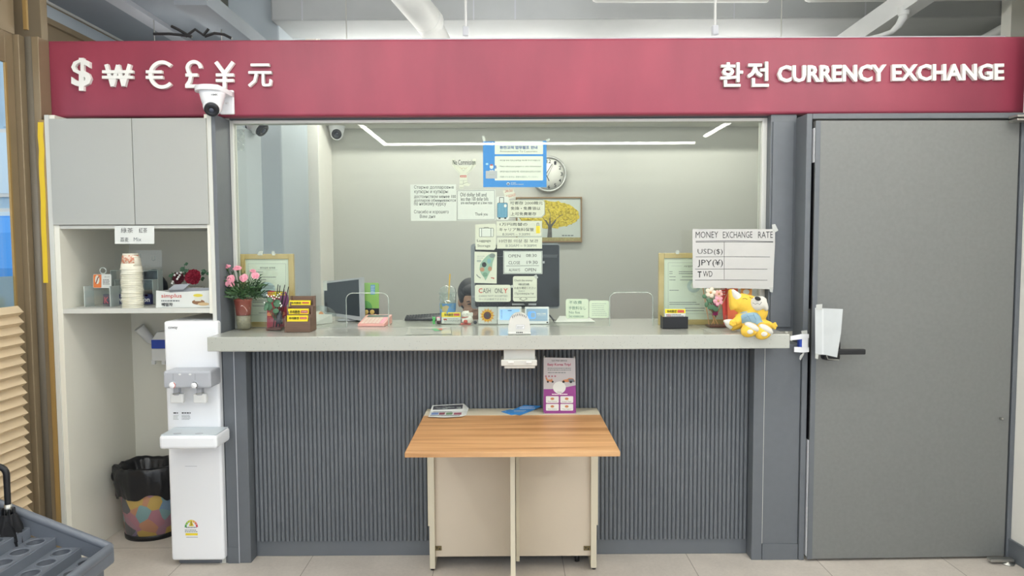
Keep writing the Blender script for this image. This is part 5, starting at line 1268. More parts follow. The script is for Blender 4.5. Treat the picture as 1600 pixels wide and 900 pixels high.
# ---- lucky cat
Yl = 3.62; k = kpx(Yl); c = W(729, 505.5, Y=Yl)
lc = thing('lucky_cat', 'white lucky cat figurine with red collar and one raised paw behind the glass', 'figurine', (c.x, Yl, CZ))
M_cat = mat('cat_white', '#eceae2', .3)
b = MB(); z0_ = CZ
b.ell((c.x+2*k, Yl, z0_+.026), (.026, .022, .026), M_cat); b.ell((c.x-1*k, Yl-.006, z0_+.052), (.022, .019, .018), M_cat)
for (dx, dz_) in ((-.014, .068), (.008, .0715)): b.tube([(c.x+dx, Yl-.004, z0_+.060), (c.x+dx*1.15, Yl-.004, z0_+dz_)], [.008, .0015], M_cat, 8)
b.tube([(c.x+.016, Yl, z0_+.03), (c.x+.026, Yl-.006, z0_+.045), (c.x+.026, Yl-.006, z0_+.06)], [.009, .008, .008], M_cat, 10)
b.tube([(c.x-.014, Yl-.01, z0_+.03), (c.x-.017, Yl-.02, z0_+.012)], [.009, .007], M_cat, 10)
o = b.build('cat_body', lc); remesh(o, .0022, 2)
b = MB(); b.tube([(c.x-1*k+.0205*math.cos(t), Yl-.003+.018*math.sin(t), z0_+.037+.004*math.cos(t)) for t in [i*2*PI/20 for i in range(21)]], .002, M_red, 6); b.build('collar', lc)
b = MB(); b.ell((c.x-.004, Yl-.022, z0_+.016), (.011, .006, .009), M_red); b.build('red_token', lc)
b = MB(); b.box((c.x-.03, Yl-.025, CZ+.0005), (c.x+.022, Yl+.02, CZ+.004), M_red, .001); b.build('red_mat', lc)
b = MB()
for (x, z) in ((-.010, .054), (.004, .055)): b.tube([(c.x+x-.003, Yl-.0245, z0_+z-.001), (c.x+x, Yl-.0252, z0_+z+.001), (c.x+x+.003, Yl-.0245, z0_+z-.001)], .0007, M_ink, 5)
b.ell((c.x-.003, Yl-.0258, z0_+.050), (.0014, .001, .001), M_pink, n=6); b.build('face_marking', lc)
b = MB(); b.ell((c.x+.044, Yl, CZ+.0095), (.009, .009, .009), mat('ball_navy', '#2e3440', .4)); o = b.build('ball'); tag(o, 'small dark navy ball beside the lucky cat', 'ball')
# ---- sunflower card
def d(q):
    for i in range(26):
        a = 2*PI*i/26; r0, r1 = 4.8, 12.2-(i % 2)*1.2; w0 = .17
        q.poly([(761.5+r0*math.cos(a-w0), 493+r0*math.sin(a-w0)), (761.5+(r1*.7)*math.cos(a-w0*.8), 493+(r1*.7)*math.sin(a-w0*.8)), (761.5+r1*math.cos(a), 493+r1*math.sin(a)), (761.5+(r1*.7)*math.cos(a+w0*.8), 493+(r1*.7)*math.sin(a+w0*.8)), (761.5+r0*math.cos(a+w0), 493+r0*math.sin(a+w0))], mat('sun_petal', '#f0bd28', .6) if i % 2 else mat('sun_petal2', '#e39a22', .6), .0004+.0003*(i % 2))
    q.poly(circ(761.5, 493, 6, 6), mat('sun_brown', '#6a3a30', .6), .001); q.poly(circ(761.5, 493, 3.4, 3.4), mat('sun_dark', '#43424a', .6), .0013)
paper('sunflower_card', 'square white card with a sunflower picture behind the glass', 'card', quad(747.5, 479.5, 776.5, 505.5), ('Y', 3.60), M_paper, d, thick=.003)
# ---- two small displays
def display(label, x0, y0, x1, y1, kind):
    t = thing('rate_display', label, 'display', (W((x0+x1)/2, y1, Y=3.60).x, 3.60, CZ), 'small white-framed displays behind the intercom')
    q = MB(); A = W(x0, y0, Y=3.60); B = W(x1, y1, Y=3.60); q.box((A.x, 3.60, CZ+.001), (B.x, 3.625, A.z), M_plwhite, .003); q.box((A.x+.02, 3.625, CZ+.001), (B.x-.02, 3.66, CZ+.01), M_plwhite, .002); q.build('case', t)
    q = MB(); q.plane = ('Y', 3.5995)
    if kind == 0:
        q.rect(x0+3.2, y0+3, x1-3.2, y1-6, mat('screen_blue', '#9fc4e4', .2, emit='#8fc4f4', estr=.55), .0006)
        for i in range(6): q.rect(x0+5, y0+5+i*2.3, x0+7.5, y0+5.6+i*2.3, M_blued, .001)
        q.rect(x0+16, y0+4.8, x0+22, y0+5.8, M_blued, .001); q.line([(x0+10, y0+8), (x1-6, y0+8)], .3, M_paper, .001)
    else:
        q.rect(x0+2.5, y0+2.5, x1-2.5, y1-4.5, mat('screen_slate', '#93a9bd', .2, emit='#7d9cc0', estr=.35), .0006); q.poly(rr(x0+5, y0+6.5, x0+17, y0+18, 2.5), mat('logo_blue', '#6aa6e8', .3, emit='#5aa0f0', estr=.5), .001); q.poly(rr(x0+9.5, y0+8.5, x0+16, y0+16, 1.5), MATS['screen_slate'], .0014); q.text('WELCOME', (x0+18.5, y0+9, x1-5, y0+11.5), M_signwhite, .001, .02); q.line([(x0+20, y0+13), (x1-5, y0+13)], .3, M_signwhite, .001); q.rect(x1-4, y1-3.2, x1-1.5, y1-1.2, M_ink, .0006)
    q.build('screen', t)
display('small white display with a light blue screen, left of the pair behind the intercom', 777.5, 480, 815, 506, 0)
display('small white display with a grey-blue screen, right of the pair behind the intercom', 820, 480, 858, 506, 1)
# ---- notebook and pens
p = W(898, 502, Z=CZ); nbk = thing('notebook', 'open white notepad lying behind the glass below the taped no-fee cards', 'notebook', (p.x, 3.72, CZ))
b = MB(); a = W(868, 504.5, Z=CZ); c_ = W(930, 504, Z=CZ); b.add([(a.x, a.y, CZ+.001), (c_.x, c_.y, CZ+.001), (c_.x-.03, 3.80, CZ+.001), (a.x+.03, 3.80, CZ+.001), (a.x, a.y, CZ+.006), (c_.x, c_.y, CZ+.006), (c_.x-.03, 3.80, CZ+.022), (a.x+.03, 3.80, CZ+.022)], [(0, 3, 2, 1), (4, 5, 6, 7), (0, 1, 5, 4), (1, 2, 6, 5), (2, 3, 7, 6), (3, 0, 4, 7)], M_paper); b.build('page_block', nbk)
pen = MB(); a = W(861, 497, Z=CZ+.03); c_ = W(868, 504, Z=CZ+.01); pen.tube([(a.x, 3.76, CZ+.03), (c_.x, 3.66, CZ+.008)], [.004, .005], M_black, 8); pen.tube([(c_.x, 3.66, CZ+.008), (c_.x+.002, 3.648, CZ+.005)], [.004, .001], M_steel, 8); tag(pen.build('pen'), 'black pen lying beside the notepad behind the right display', 'pen')

# ================================================================== NOTES TAPED INSIDE THE GLASS
YN = GY+.0075
PL = ('Y', YN)
# blue poster
def d(q):
    q.poly(rr(773, 220.5, 848.5, 241, 1), mat('poster_panel', '#dfe4da', .6), .0004); q.poly(rr(773, 244, 848.5, 282, 1.2), MATS['poster_panel'], .0004)
    q.text('\ud658\uc804\uace0\uac1d \uc5c5\ubb34\ud611\uc870 \uc548\ub0b4', (781, 228, 839.5, 233), M_blued, .0008, .01); q.text('Announcement To Customers', (781, 234.8, 839.5, 238), M_inkg, .0008)
    for (y, t_, x1, m_) in ((251, '\u2022 \ud655\uc778\uc744 \uc704\ud574 \uc5ec\uad8c(\uc2e0\ubd84\uc99d)\uc744 \uc81c\uc2dc\ud574 \uc8fc\uc2dc\uae30 \ubc14\ub78d\ub2c8\ub2e4', 844, M_ink), (260.3, '\u2022 Please submit your passport or other documentation', 846, M_ink), (268.2, '\u2022 \u6362\u94b1\u65f6\u8bf7\u51fa\u793a\u60a8\u7684\u62a4\u7167, \u6216\u5176\u4ed6\u8eab\u4efd\u8bc1\u660e\u6587\u4ef6\u8d44\u6599', 845, M_inkg), (276.5, '\u2022 \u4e21\u66ff\u3055\u308c\u308b\u65b9\u306f, \u65c5\u5238\u3092\u63d0\u793a\u3057\u3066\u304f\u3060\u3055\u3044', 841, M_inkg)):
        q.text(t_, (779.5, y-1.6, x1, y+1.4), m_, .0008)
    q.poly(circ(794, 287.2, 2.4, 2.2, 14), M_paper, .0006); q.poly(circ(794, 287.6, 1.6, 1.3, 12), mat('emblem_navy', '#22407a', .5), .0009); q.text('\uad00\uc138\uccad', (798, 284.8, 806, 286.8), M_paper, .0008); q.text('CUSTOMS SERVICE', (798, 287.3, 818, 289), M_paper, .0008)
    q.poly(rr(759, 267, 777, 279, .8), M_plgrey, .0012); q.scribble(763, 272, 773, 274, M_inkl, 1, .5, 1, .0016); q.poly(circ(768, 260.5, 3, 3.6, 14), M_paper, .0012); q.poly(circ(768, 257.8, 2.4, 1.2, 10), M_red, .0014); q.poly([(764.5, 267), (766, 265.5), (768, 266.3), (770, 265.5), (772, 267)], M_paper, .0013); q.poly(circ(761, 256.3, 2.2, 1.7, 12), mat('speech_blue', '#9fd0f0', .5), .001); q.text('B', (773, 258.5, 776, 263.5), M_blued, .0012, .03)
paper('blue_poster', 'bright blue customs notice poster with white text panels taped inside the glass', 'poster', [(754.5, 221), (854, 220), (854, 292.5), (755, 292.5)], PL, M_blue, d, tapes=([(753, 213), (757, 212), (759, 220.5), (755, 221.5)], [(853, 219), (858, 215.5), (860, 218), (855, 222.5)]))
# no commission figure
def d(q):
    q.text('No Commission', (707.5, 249.5, 743, 257.5), M_ink, .0012, .01)
    q.poly(circ(724, 265, 7.5, 5.2, 18), M_paperg, .0006); q.line([(718, 261), (721, 264), (724, 262), (728, 264), (730, 261)], .4, mat('ink_sand', '#b8a070', .6), .0009); q.line([(722, 266), (724, 267), (726, 266)], .3, M_inkg, .0009); q.rect(721.6, 263.6, 722.2, 264.4, M_ink, .001); q.rect(726, 263.6, 726.6, 264.4, M_ink, .001)
    q.rect(719, 274, 729, 277.2, M_red, .0009); q.scribble(720, 274.8, 728.5, 276.6, M_paper, 1, .6, 1, .0012)
    q.line([(719, 271), (711, 263), (709, 257)], .4, M_inkl, .0008); q.line([(729, 271), (737, 263), (740, 257)], .4, M_inkl, .0008); q.line([(718.5, 282), (730, 282)], .4, M_inkl, .0008); q.line([(718, 288), (724, 288), (724, 282)], .4, M_inkg, .0008); q.line([(724, 287), (730, 285), (734, 287)], .4, M_inkg, .0008); q.line([(718, 293), (724, 293)], .4, M_inkg, .0008)
fig = [(706, 248.5), (710, 248.5), (713, 257), (718, 262), (716, 258.5), (732, 258.5), (730.5, 262), (737, 257), (739, 248), (743.5, 248), (743.5, 258), (738, 265), (730, 272), (730, 281), (730, 284), (735, 286.5), (733, 291), (724.5, 289.5), (724, 294.5), (717.5, 294.5), (718, 281), (718.5, 272), (711, 265), (706.5, 258)]
paper('cutout_figure', 'cream paper cutout of a cartoon figure holding up a no commission sign', 'cutout', fig, PL, M_paperg, d)
# Russian note
def d(q):
    for (y, x0, x1, t_, h) in ((293, 647, 709, '\u0421\u0442\u0430\u0440\u044b\u0435 \u0434\u043e\u043b\u043b\u0430\u0440\u043e\u0432\u044b\u0435', 2.5), (300.5, 647.5, 700, '\u043a\u0443\u043f\u044e\u0440\u044b \u0438 \u043a\u0443\u043f\u044e\u0440\u044b', 2.3), (307.5, 647, 712, '\u0434\u043e\u0441\u0442\u043e\u0438\u043d\u0441\u0442\u0432\u043e\u043c \u043c\u0435\u043d\u0435\u0435 100', 2.2), (313.5, 647, 712, '\u0434\u043e\u043b\u043b\u0430\u0440\u043e\u0432 \u043e\u0431\u043c\u0435\u043d\u0438\u0432\u0430\u044e\u0442\u0441\u044f', 2.2), (319.5, 647, 697, '\u043f\u043e \u043d\u0438\u0437\u043a\u043e\u043c\u0443 \u043a\u0443\u0440\u0441\u0443', 2.3), (331.5, 647, 701, '\u0421\u043f\u0430\u0441\u0438\u0431\u043e \u0438 \u0445\u043e\u0440\u043e\u0448\u0435\u0433\u043e', 2.6), (338.5, 656, 680, '\u0412\u0430\u043c \u0434\u043d\u044f', 2.4)):
        q.text(t_, (x0, y-h*1.28, x1, y+h*1.28), M_ink, .0006, .0)
paper('handwritten_note', 'large white note handwritten in Russian, leftmost of the notes on the glass', 'note', [(641, 288.5), (712.5, 288), (713, 345), (642, 345)], PL, M_paper, d, group='handwritten notes on the glass')
def d(q):
    q.line([(714.5, 298), (772.5, 297.5), (773, 343), (714.8, 343.5), (714.5, 298)], .5, M_inkg)
    for (y, x0, x1, t_) in ((304, 719, 760, 'Old dollar bill and'), (310.7, 720, 763, 'less than 100 dollar bills'), (317.5, 720, 769, 'are exchanged at a low rate'), (335.2, 742.5, 762, 'Thank you')):
        q.text(t_, (x0, y-3, x1, y+3), M_ink, .0006)
paper('handwritten_note', 'white note handwritten in English about old dollar bills, right of the Russian note', 'note', [(713.5, 297), (774, 296.5), (774.5, 344), (714, 344.5)], ('Y', YN-.0012), M_paper, d, group='handwritten notes on the glass')
def d(q): q.text('24h/365', (789, 296.5, 801, 301), M_red, .0006, 0, 0, -1.5); q.text('(LUGGAGE)', (790.5, 305, 805.5, 310.5), M_red, .0006, 0, 0, -3)
paper('small_note', 'small tilted scrap with red lettering below the blue poster', 'note', [(785.5, 298), (801, 294.5), (806.5, 307), (791, 313)], ('Y', YN+.0012), M_paperg, d, group='handwritten notes on the glass')
# suitcase cutout
def d(q):
    q.line([(780.5, 317), (780.5, 308.5), (787, 308.5), (787, 317)], .8, M_ink)
    q.poly(rr(777, 317, 793, 340, 2), mat('case_blue', '#6fa6c4', .6), .0006)
    for i in range(6): q.line([(779+i*2.4, 318.5), (779+i*2.4, 339)], .5, mat('case_blue_dark', '#3f7494', .6), .001)
    q.line(rr(777, 317, 793, 340, 2)+[(793, 338)], .5, M_ink, .001); q.poly(circ(789.5, 321.5, 2.2, 2.6, 10), M_paper, .0012); q.rect(779, 340, 782, 342, M_ink, .0008); q.rect(788, 340, 791, 342, M_ink, .0008)
paper('suitcase_cutout', 'paper cutout of a blue striped suitcase taped above the notes on the glass', 'cutout', rr(775.5, 307, 795, 343.5, 3), ('Y', YN-.001), M_paper, d)
def hand(label, pts, lines, extra=None, Yoff=0., base=None, name='handwritten_note', thick=.0008):
    def d(q):
        for (t_, x0, y0, x1, y1, m_) in lines: q.text(t_, (x0, y0, x1, y1), m_, .0006)
        if extra: extra(q)
    return paper(name, label, 'note', pts, ('Y', YN+Yoff), base or M_paperg, d, thick, group='handwritten notes on the glass')
def ex(q): q.line([(796, 312.5), (848, 312.5), (851, 316), (851, 334), (846, 339.5), (796, 339.5)], .5, M_inkg)
hand('note in handwritten Chinese about free luggage storage, right of the suitcase cutout', [(795, 312), (849, 312), (851.5, 316), (851.5, 335), (846, 340.5), (795, 340)], [('\u53ef\u5bc4\u5b58 2000\u97d3\u5143', 797, 314.5, 848, 319.8, M_ink), ('\u514d\u63db \u2022 \u514d\u8cbb\u9818\u4ee5', 798, 323, 844.5, 328.2, M_ink), ('\u4e0a\u53ef\u514d\u8cbb\u5bc4\u5b58', 798, 331.5, 838, 336.8, M_ink)], ex, .0004)
def ex(q): q.line([(776.5, 345.5), (846, 345.5), (846, 369), (776.5, 369)], .4, M_inkl); q.rect(837.5, 353, 843.8, 364.5, M_yellow, .0008); q.line([(839, 353), (839, 348.5), (842, 348.5), (842, 353)], .5, M_ink, .001); q.line([(839.7, 354), (839.7, 364)], .4, mat('ink_ochre', '#b08a20', .6), .001); q.line([(841.7, 354), (841.7, 364)], .4, MATS['ink_ochre'], .001)
hand('note in handwritten Japanese with a small yellow suitcase drawing', quad(776, 345, 847, 369.5), [('1\u4e07\u5186\u4e21\u66ff\u306e', 781, 348, 824, 353, M_ink), ('\u30ad\u30e3\u30ea\u30a2\u7121\u6599\u4fdd\u7ba1', 780, 356, 834, 361.5, M_ink), ('8:30AM ~ 9:30PM', 785, 364.2, 828, 367.8, M_inkg)], ex, 0)
hand('long low note in Korean with opening times, below the Japanese one', quad(776.5, 371, 847, 388.5), [('10\ub9cc\uc6d0 \uc774\uc0c1 \uc9d0 \ubcf4\uad00', 780, 374, 841, 379, M_ink), ('8:30AM ~ 9:30PM', 790, 381.8, 838, 386, M_inkg)], None, .0006)
def ex(q):
    q.poly(rr(749, 356.5, 771, 370, .8), M_paper, .0004); q.line(rr(749, 356.5, 771, 370, .8)+[(771, 369)], .5, M_ink); q.line([(752.5, 356.5), (752.5, 370)], .8, M_inkg, .0008); q.line([(767, 356.5), (767, 370)], .8, M_inkg, .0008); q.line([(756, 356.5), (757, 355.3), (763, 355.3), (764, 356.5)], .5, M_ink)
hand('cream note reading Luggage Storage with a drawn suitcase', [(742.5, 350.5), (773, 349.5), (775, 352), (775, 387), (772, 390.5), (743, 390)], [('Luggage', 745.5, 374, 767, 379, M_ink), ('Storage', 746, 382, 766, 387, M_ink)], ex, -.0006)
def ex(q):
    isl = [(768.5, 397.5), (772, 396), (774, 398.5), (772, 404), (769.5, 411), (769, 419), (765, 426), (761, 434), (758.5, 438.5), (756.5, 434), (752, 428), (749, 421), (750, 413), (754.5, 406.5), (760, 400.5), (764, 397.5)]
    q.poly(isl, mat('map_sage', '#8fae9c', .6), .0004); q.poly(circ(769, 399.5, 4.5, 3.6, 14), mat('map_slate', '#7b8684', .6), .0008); q.poly(circ(756.5, 413.5, 3.6, 4, 12), M_ink, .0008); q.poly(circ(753.5, 421, 3.6, 3.4, 12), mat('map_rust', '#b08468', .6), .0008); q.poly(circ(765.5, 420, 3.2, 3.8, 12), MATS['map_rust'], .0008); q.poly(circ(764, 408, 3, 4, 12), mat('map_teal', '#7aa6b0', .6), .0008); q.poly(circ(758, 429, 4, 3.6, 12), mat('map_sage2', '#6f9480', .6), .0008)
    q.line([(744.5, 429), (747, 432), (751, 434.5)], 1.2, M_inkg, .0006); q.line([(767, 434), (772, 434.5), (771, 436)], 1.4, M_red, .0006); q.scribble(745.5, 399, 757, 404.5, M_inkl, 2, .35, 2); q.poly(rr(745, 406, 752, 409.5, 1.4), M_inkl, .0006)
paper('map_postcard', 'illustrated island map postcard taped to the glass above the cash only sign', 'postcard', [(741.5, 393), (776.5, 394), (776, 443), (741, 442)], ('Y', YN+.0004), M_paperg, ex)
def ex(q): q.line([(787.5, 392.8), (846.5, 392.8), (846.5, 427), (787.5, 427), (787.5, 392.8)], .7, M_inkg); q.line([(791, 415.5), (842, 415)], .6, M_ink)
hand('white card with opening hours, in front of the dark monitor back', quad(786.5, 392, 847.5, 428), [('OPEN', 794, 397.5, 813, 402.3, M_ink), ('08:30', 822, 396.8, 838.5, 401.5, M_ink), ('CLOSE', 794.5, 408, 812.5, 413, M_ink), ('19:30', 823, 407.5, 840, 412.5, M_ink), ('ALWAYS', 795, 419.5, 812.5, 424, M_ink), ('OPEN', 820, 419, 837.5, 424, M_ink)], ex, .0002, M_paper, 'hours_card')
def ex(q): q.text('C', (747.8, 450.3, 753.8, 458), M_red, .0008, .025); q.text('Y', (786.5, 450.5, 793.5, 458), M_red, .0008, .02)
hand('rounded cream card reading CASH ONLY with red first and last letters', rr(742, 445, 798, 471.5, 3), [('ASH', 754.5, 450.5, 766.5, 458, M_ink), ('ONL', 773, 450.5, 786, 458, M_ink), ('CARDS NOT ACCEPTED', 748, 461.2, 793, 463.8, M_inkg), ('\u30ab\u30fc\u30c9\u306f\u4f7f\u7528\u3067\u304d\u307e\u305b\u3093', 748.5, 466, 792, 468.8, M_inkg)], ex, -.0004)
def ex(q): q.line([(803, 464.8), (837, 464.3)], .5, M_ink); q.line([(815, 465.5), (811.5, 466.8), (817.5, 469.8), (824, 466.8), (821, 465.5)], .6, M_ink)
o = hand('rounded cream card asking to check the money, right of the cash only card', rr(801.5, 431.5, 839, 471, 3), [('Check the money', 803.5, 436.5, 832, 440.5, M_ink), ('\u78ba\u8a8d\u8acb', 810, 442.5, 827, 446, M_ink), ('\u304a\u91d1\u3092\u78ba\u8a8d\u304f\u3060\u3055\u3044', 803.5, 448, 837, 451.8, M_ink), ('\u0414\u0435\u043d\u044c\u0433\u0438', 810, 453.3, 820, 456, M_inkg), ('\u041f\u0440\u043e\u0432\u0435\u0440\u044c\u0442\u0435', 804.5, 457, 834, 461, M_ink)], ex, .0006)
for tp in ([(834, 431), (838, 429), (841, 434), (837, 436)], [(798, 446), (802, 445), (803, 449), (799, 450)]):
    q = MB(); q.plane = PL; q.poly(tp, M_tape, .0018, .0004); q.build('tape', o)
hand('pale green card in the middle of the glass, left of two near the right opening', rr(884, 467, 919.5, 498, 3.5), [('\u4e0d\u6536\u8cbb', 889, 470, 909, 475, mat('ink_teal', '#4f7a6c', .7)), ('\u624b\u6570\u6599\u306a\u3057', 888.5, 478.5, 915.5, 484, MATS['ink_teal']), ('No fee', 889, 486, 906, 490, MATS['ink_teal']), ('\u0411\u0435\u0437 \u043a\u043e\u043c\u0438\u0441\u0441\u0438\u0438', 889, 492, 912, 496, MATS['ink_teal'])], None, .0, mat('card_pale_green', '#d6dfcc', .65))
def ex(q): q.scribble(925, 473, 948, 494, M_inkl, 7, .3, 12)
hand('pale green card with faint lines, right of two beside the right opening', rr(920.5, 469.5, 951.5, 497, 3.5), [], ex, .0008, MATS['card_pale_green'])

# ---- money exchange rate sheet (outside, bridging the frame)
def d(q):
    for wd2, x0, x1 in (('MONEY', 1087, 1122), ('EXCHANGE', 1129.5, 1175.5), ('RATE', 1184.5, 1207.5)): q.text(wd2, (x0, 362, x1, 372), M_ink, .0008, -.005, 0, -.4)
    q.line([(1087, 377), (1148, 376.3), (1208, 377.5)], .8, M_ink, .0008); q.line([(1087, 378.6), (1148, 378.2), (1208, 378.6)], .6, M_ink, .0008)
    q.line([(1131.5, 378.5), (1131.5, 436.5)], .5, M_ink, .0008)
    for y, x0, x1 in ((401, 1087, 1203), (420.2, 1086, 1199), (437.5, 1086, 1199)): q.line([(x0, y+.3), ((x0+x1)/2, y), (x1, y+.4)], .6, M_ink, .0008)
    q.text('USD($)', (1090, 389, 1129, 399), M_ink, .0008, -.005); q.text('JPY(\u00a5)', (1090, 405.5, 1129.5, 417.5), M_ink, .0008, -.002); q.text('T', (1090, 424, 1096, 433.5), M_ink, .0008, .02); q.text('WD', (1098.5, 423.5, 1113, 432.5), M_ink, .0008, -.005)
paper('rate_sheet', 'white handwritten money exchange rate sheet taped over the right edge of the window', 'sheet', [(1082, 358), (1211, 358), (1211, 382), (1209, 420), (1208, 452), (1150, 450.5), (1082.5, 450)], ('Y', 3.385), mat('sheet_white', '#c2c2c0', .7), d, tapes=([(1206, 351), (1211, 350), (1216, 360), (1211, 363), (1207, 360)], [(1202, 449), (1208, 449), (1207, 457), (1203, 456)]))

# ================================================================== OFFICE: CLOCK, PAINTING, MONITOR, PERSON, DESK
YW = 5.80
kc = kpx(5.77); c = W(857.5, 272, Y=5.76)
ck = thing('wall_clock', 'round silver-rimmed wall clock half hidden by the blue poster', 'clock', (c.x, 5.78, c.z))
Rc = 28.5*kc; MC = rot4('X', 90, (c.x, 5.79, c.z))
b = MB(MC); b.lathe([(Rc*.86, .03), (Rc*.9, .038), (Rc*.97, .034), (Rc, .02), (Rc, -.008)], (c.x, 5.79, c.z), mat('silver_rim', '#b8bab6', .3, .6), 48, rim=2); b.build('rim', ck)
b = MB(MC); b.lathe([(Rc*.88, .012), (Rc*.88, .022), (0, .022)], (c.x, 5.79, c.z), mat('clock_face', '#e4e4dc', .5), 48); b.build('dial', ck)
b = MB(); b.plane = ('Y', 5.766)
for hnum in range(1, 13):
    a = math.radians(hnum*30-90); x = 857.5+20*math.cos(a); y = 272+20*math.sin(a); ww = 1.8 if hnum < 10 else 3.2
    b.text(str(hnum), (x-ww, y-2.8, x+ww, y+2.8), M_ink, .001, .005)
b.build('numeral', ck)
b = MB(); b.plane = ('Y', 5.764); b.line([(853, 272), (863, 256)], 1.0, M_ink, .001); b.line([(856, 275), (864, 258), ], .5, M_ink, .002); b.line([(853, 272), (858, 283)], 1.2, M_ink, .001); b.build('clock_hand', ck)
# painting
pa = thing('tree_painting', 'framed painting of a round yellow tree on the office wall below the clock', 'painting', (W(857, 350, Y=5.78).x, 5.78, W(857, 379, Y=5.78).z))
A = W(806, 308, Y=5.77); B = W(909.5, 378.5, Y=5.77); b = MB()
for a0, a1 in (((A.x, B.z), (A.x+.012, A.z)), ((B.x-.012, B.z), (B.x, A.z)), ((A.x+.012, A.z-.012), (B.x-.012, A.z)), ((A.x+.012, B.z), (B.x-.012, B.z+.012))): b.box((a0[0], 5.765, a0[1]), (a1[0], 5.799, a1[1]), mat('thin_frame_wood', '#8f7350', .5), .002)
b.build('frame', pa)
M_canvas = mat('canvas_pale', '#c9d2ca', .7, var=.04, vscale=5); M_leafy = mat('tree_yellow', '#cdb83c', .8, var=.35, vscale=70); M_trunk = mat('tree_trunk', '#5d5c56', .7, var=.3, vscale=60)
b = MB(); b.plane = ('Y', 5.775); b.box((A.x+.01, 5.775, B.z+.01), (B.x-.01, 5.79, A.z-.01), M_canvas)
b.poly(quad(808.5, 371, 907.5, 376.5), mat('ground_olive', '#a39a68', .8, var=.2, vscale=60), .0006)
rnd = random.Random(5); blob = []
for i in range(60):
    a = 2*PI*i/60; rx, ry = 47*(1+.05*(rnd.random()-.5)), 22.5*(1+.12*(rnd.random()-.5))
    blob.append((858+rx*math.cos(a), 337.5+ry*math.sin(a)*(.85 if math.sin(a) > 0 else 1.05)))
b.poly(blob, M_leafy, .001)
for i in range(420):
    a = rnd.random()*2*PI; r = math.sqrt(rnd.random()); x = 858+46*r*math.cos(a); y = 337+21*r*math.sin(a); s_ = .7+rnd.random()*1.1
    b.poly(circ(x, y, s_, s_*.7, 5), rnd.choice([M_leafy, mat('leaf_light', '#e2d05a', .8), mat('leaf_dark', '#a8922c', .8)]), .0014+.0001*(i % 7))
b.poly([(855, 371), (856.5, 354), (851, 344), (853, 343.5), (858, 351), (858.5, 340), (860, 340), (860.5, 351), (868, 343), (869.5, 344), (862, 355), (862.5, 371)], M_trunk, .0024)
for p_ in ([(857, 352), (848, 340), (840, 334)], [(861, 352), (871, 340), (880, 335)], [(859, 348), (860, 334), (856, 326)]): b.line(p_, .7, M_trunk, .0026)
b.scribble(878, 366, 898, 370, M_inkg, 1, .4, 3, .001)
b.build('canvas', pa)
# faint yellow streak on the wall
# inner desk
dk = thing('office_desk', 'long pale desk behind the worktop carrying the dark monitor', 'desk', (0.1, 4.2, 0))
b = MB(); b.box((-1.25, 3.90, .71), (1.35, 4.32, .74), M_white, .003); b.build('desk_top', dk)
for x in (-1.22, 1.30):
    b = MB(); b.box((x, 3.92, 0), (x+.03, 4.30, .71), M_white, .002); b.build('side_panel', dk)
# big monitor seen from the back
Ym = 4.10; km = kpx(Ym)
A = W(735.5, 381, Y=Ym); B = W(874.5, 482, Y=Ym)
mt = thing('desktop_monitor', 'large desktop monitor seen from behind, black back with silver rim, behind the notes', 'monitor', ((A.x+B.x)/2, Ym, .74))
b = MB(); b.prism([(x, z) for x, z in rr(A.x, B.z, B.x, A.z, .018)], Ym, Ym+.03, mat('silver_plastic', '#9ba0a4', .35, .3), 'y'); b.build('silver_rim', mt)
b = MB(); b.prism([(x, z) for x, z in rr(A.x+.024, B.z+.012, B.x-.004, A.z-.008, .012)], Ym-.022, Ym+.001, mat('glossy_black', '#1d222a', .18), 'y'); b.build('rear_shell', mt)
b = MB(); b.plane = ('Y', Ym-.0225)
for i in range(14): b.line([(846+i*1.8, 402.5), (847.6+i*1.8, 397.8)], .7, M_plgreyd, .0006)
b.line([(776, 401), (848, 401)], .5, M_plgreyd, .0006); b.rect(800, 474, 838, 477, M_plgrey, .0006); b.rect(848, 408, 851, 411.5, M_plgrey, .0006); b.rect(738, 462, 743, 465, M_plgrey, .0006)
b.build('vent_slots', mt)
c = W(808, 470, Y=Ym-.03); b = MB(); b.tube([(c.x-.09, Ym-.03, c.z-.09), (c.x-.075, Ym-.035, c.z-.015), (c.x-.03, Ym-.04, c.z+.012), (c.x+.03, Ym-.04, c.z+.012), (c.x+.055, Ym-.035, c.z-.02), (c.x+.06, Ym-.03, c.z-.09)], .010, M_black, 10); b.build('cable_loop', mt)
b = MB(); xm_ = (A.x+B.x)/2; b.box((xm_-.03, Ym-.02, .752), (xm_+.03, Ym+.0, B.z+.12), M_black, .005); b.box((xm_-.11, Ym-.08, .741), (xm_+.11, Ym+.08, .755), M_black, .005); b.build('monitor_stand', mt)

# ---- person sitting at the desk, face down behind the monitor
HY_ = 4.52; kh = kpx(HY_)
hc = W(737, 468, Y=HY_)
ps = thing('person', 'seated person with short black hair and dark jacket, head bowed behind the dark monitor', 'person', (hc.x, 4.75, 0))
b = MB(); hz_ = hc.z
Rh = rot('X', 18) @ rot('Z', 12)
def hp(x, y, z): return Vector((hc.x, HY_, hz_))+Rh @ Vector((x, y, z))
b.ell(hp(0, .01, .02), (.074, .094, .098), M_skin, Rh, 24); b.ell(hp(0, -.028, -.055), (.056, .062, .062), M_skin, Rh, 20); b.ell(hp(0, -.05, -.092), (.03, .032, .026), M_skin, Rh, 14)
b.tube([hp(0, -.092, .012), hp(0, -.112, -.028)], [.009, .015], M_skin, 10); b.ell(hp(-.012, -.1, -.03), (.009, .01, .008), M_skin, Rh, 10); b.ell(hp(.012, -.1, -.03), (.009, .01, .008), M_skin, Rh, 10)
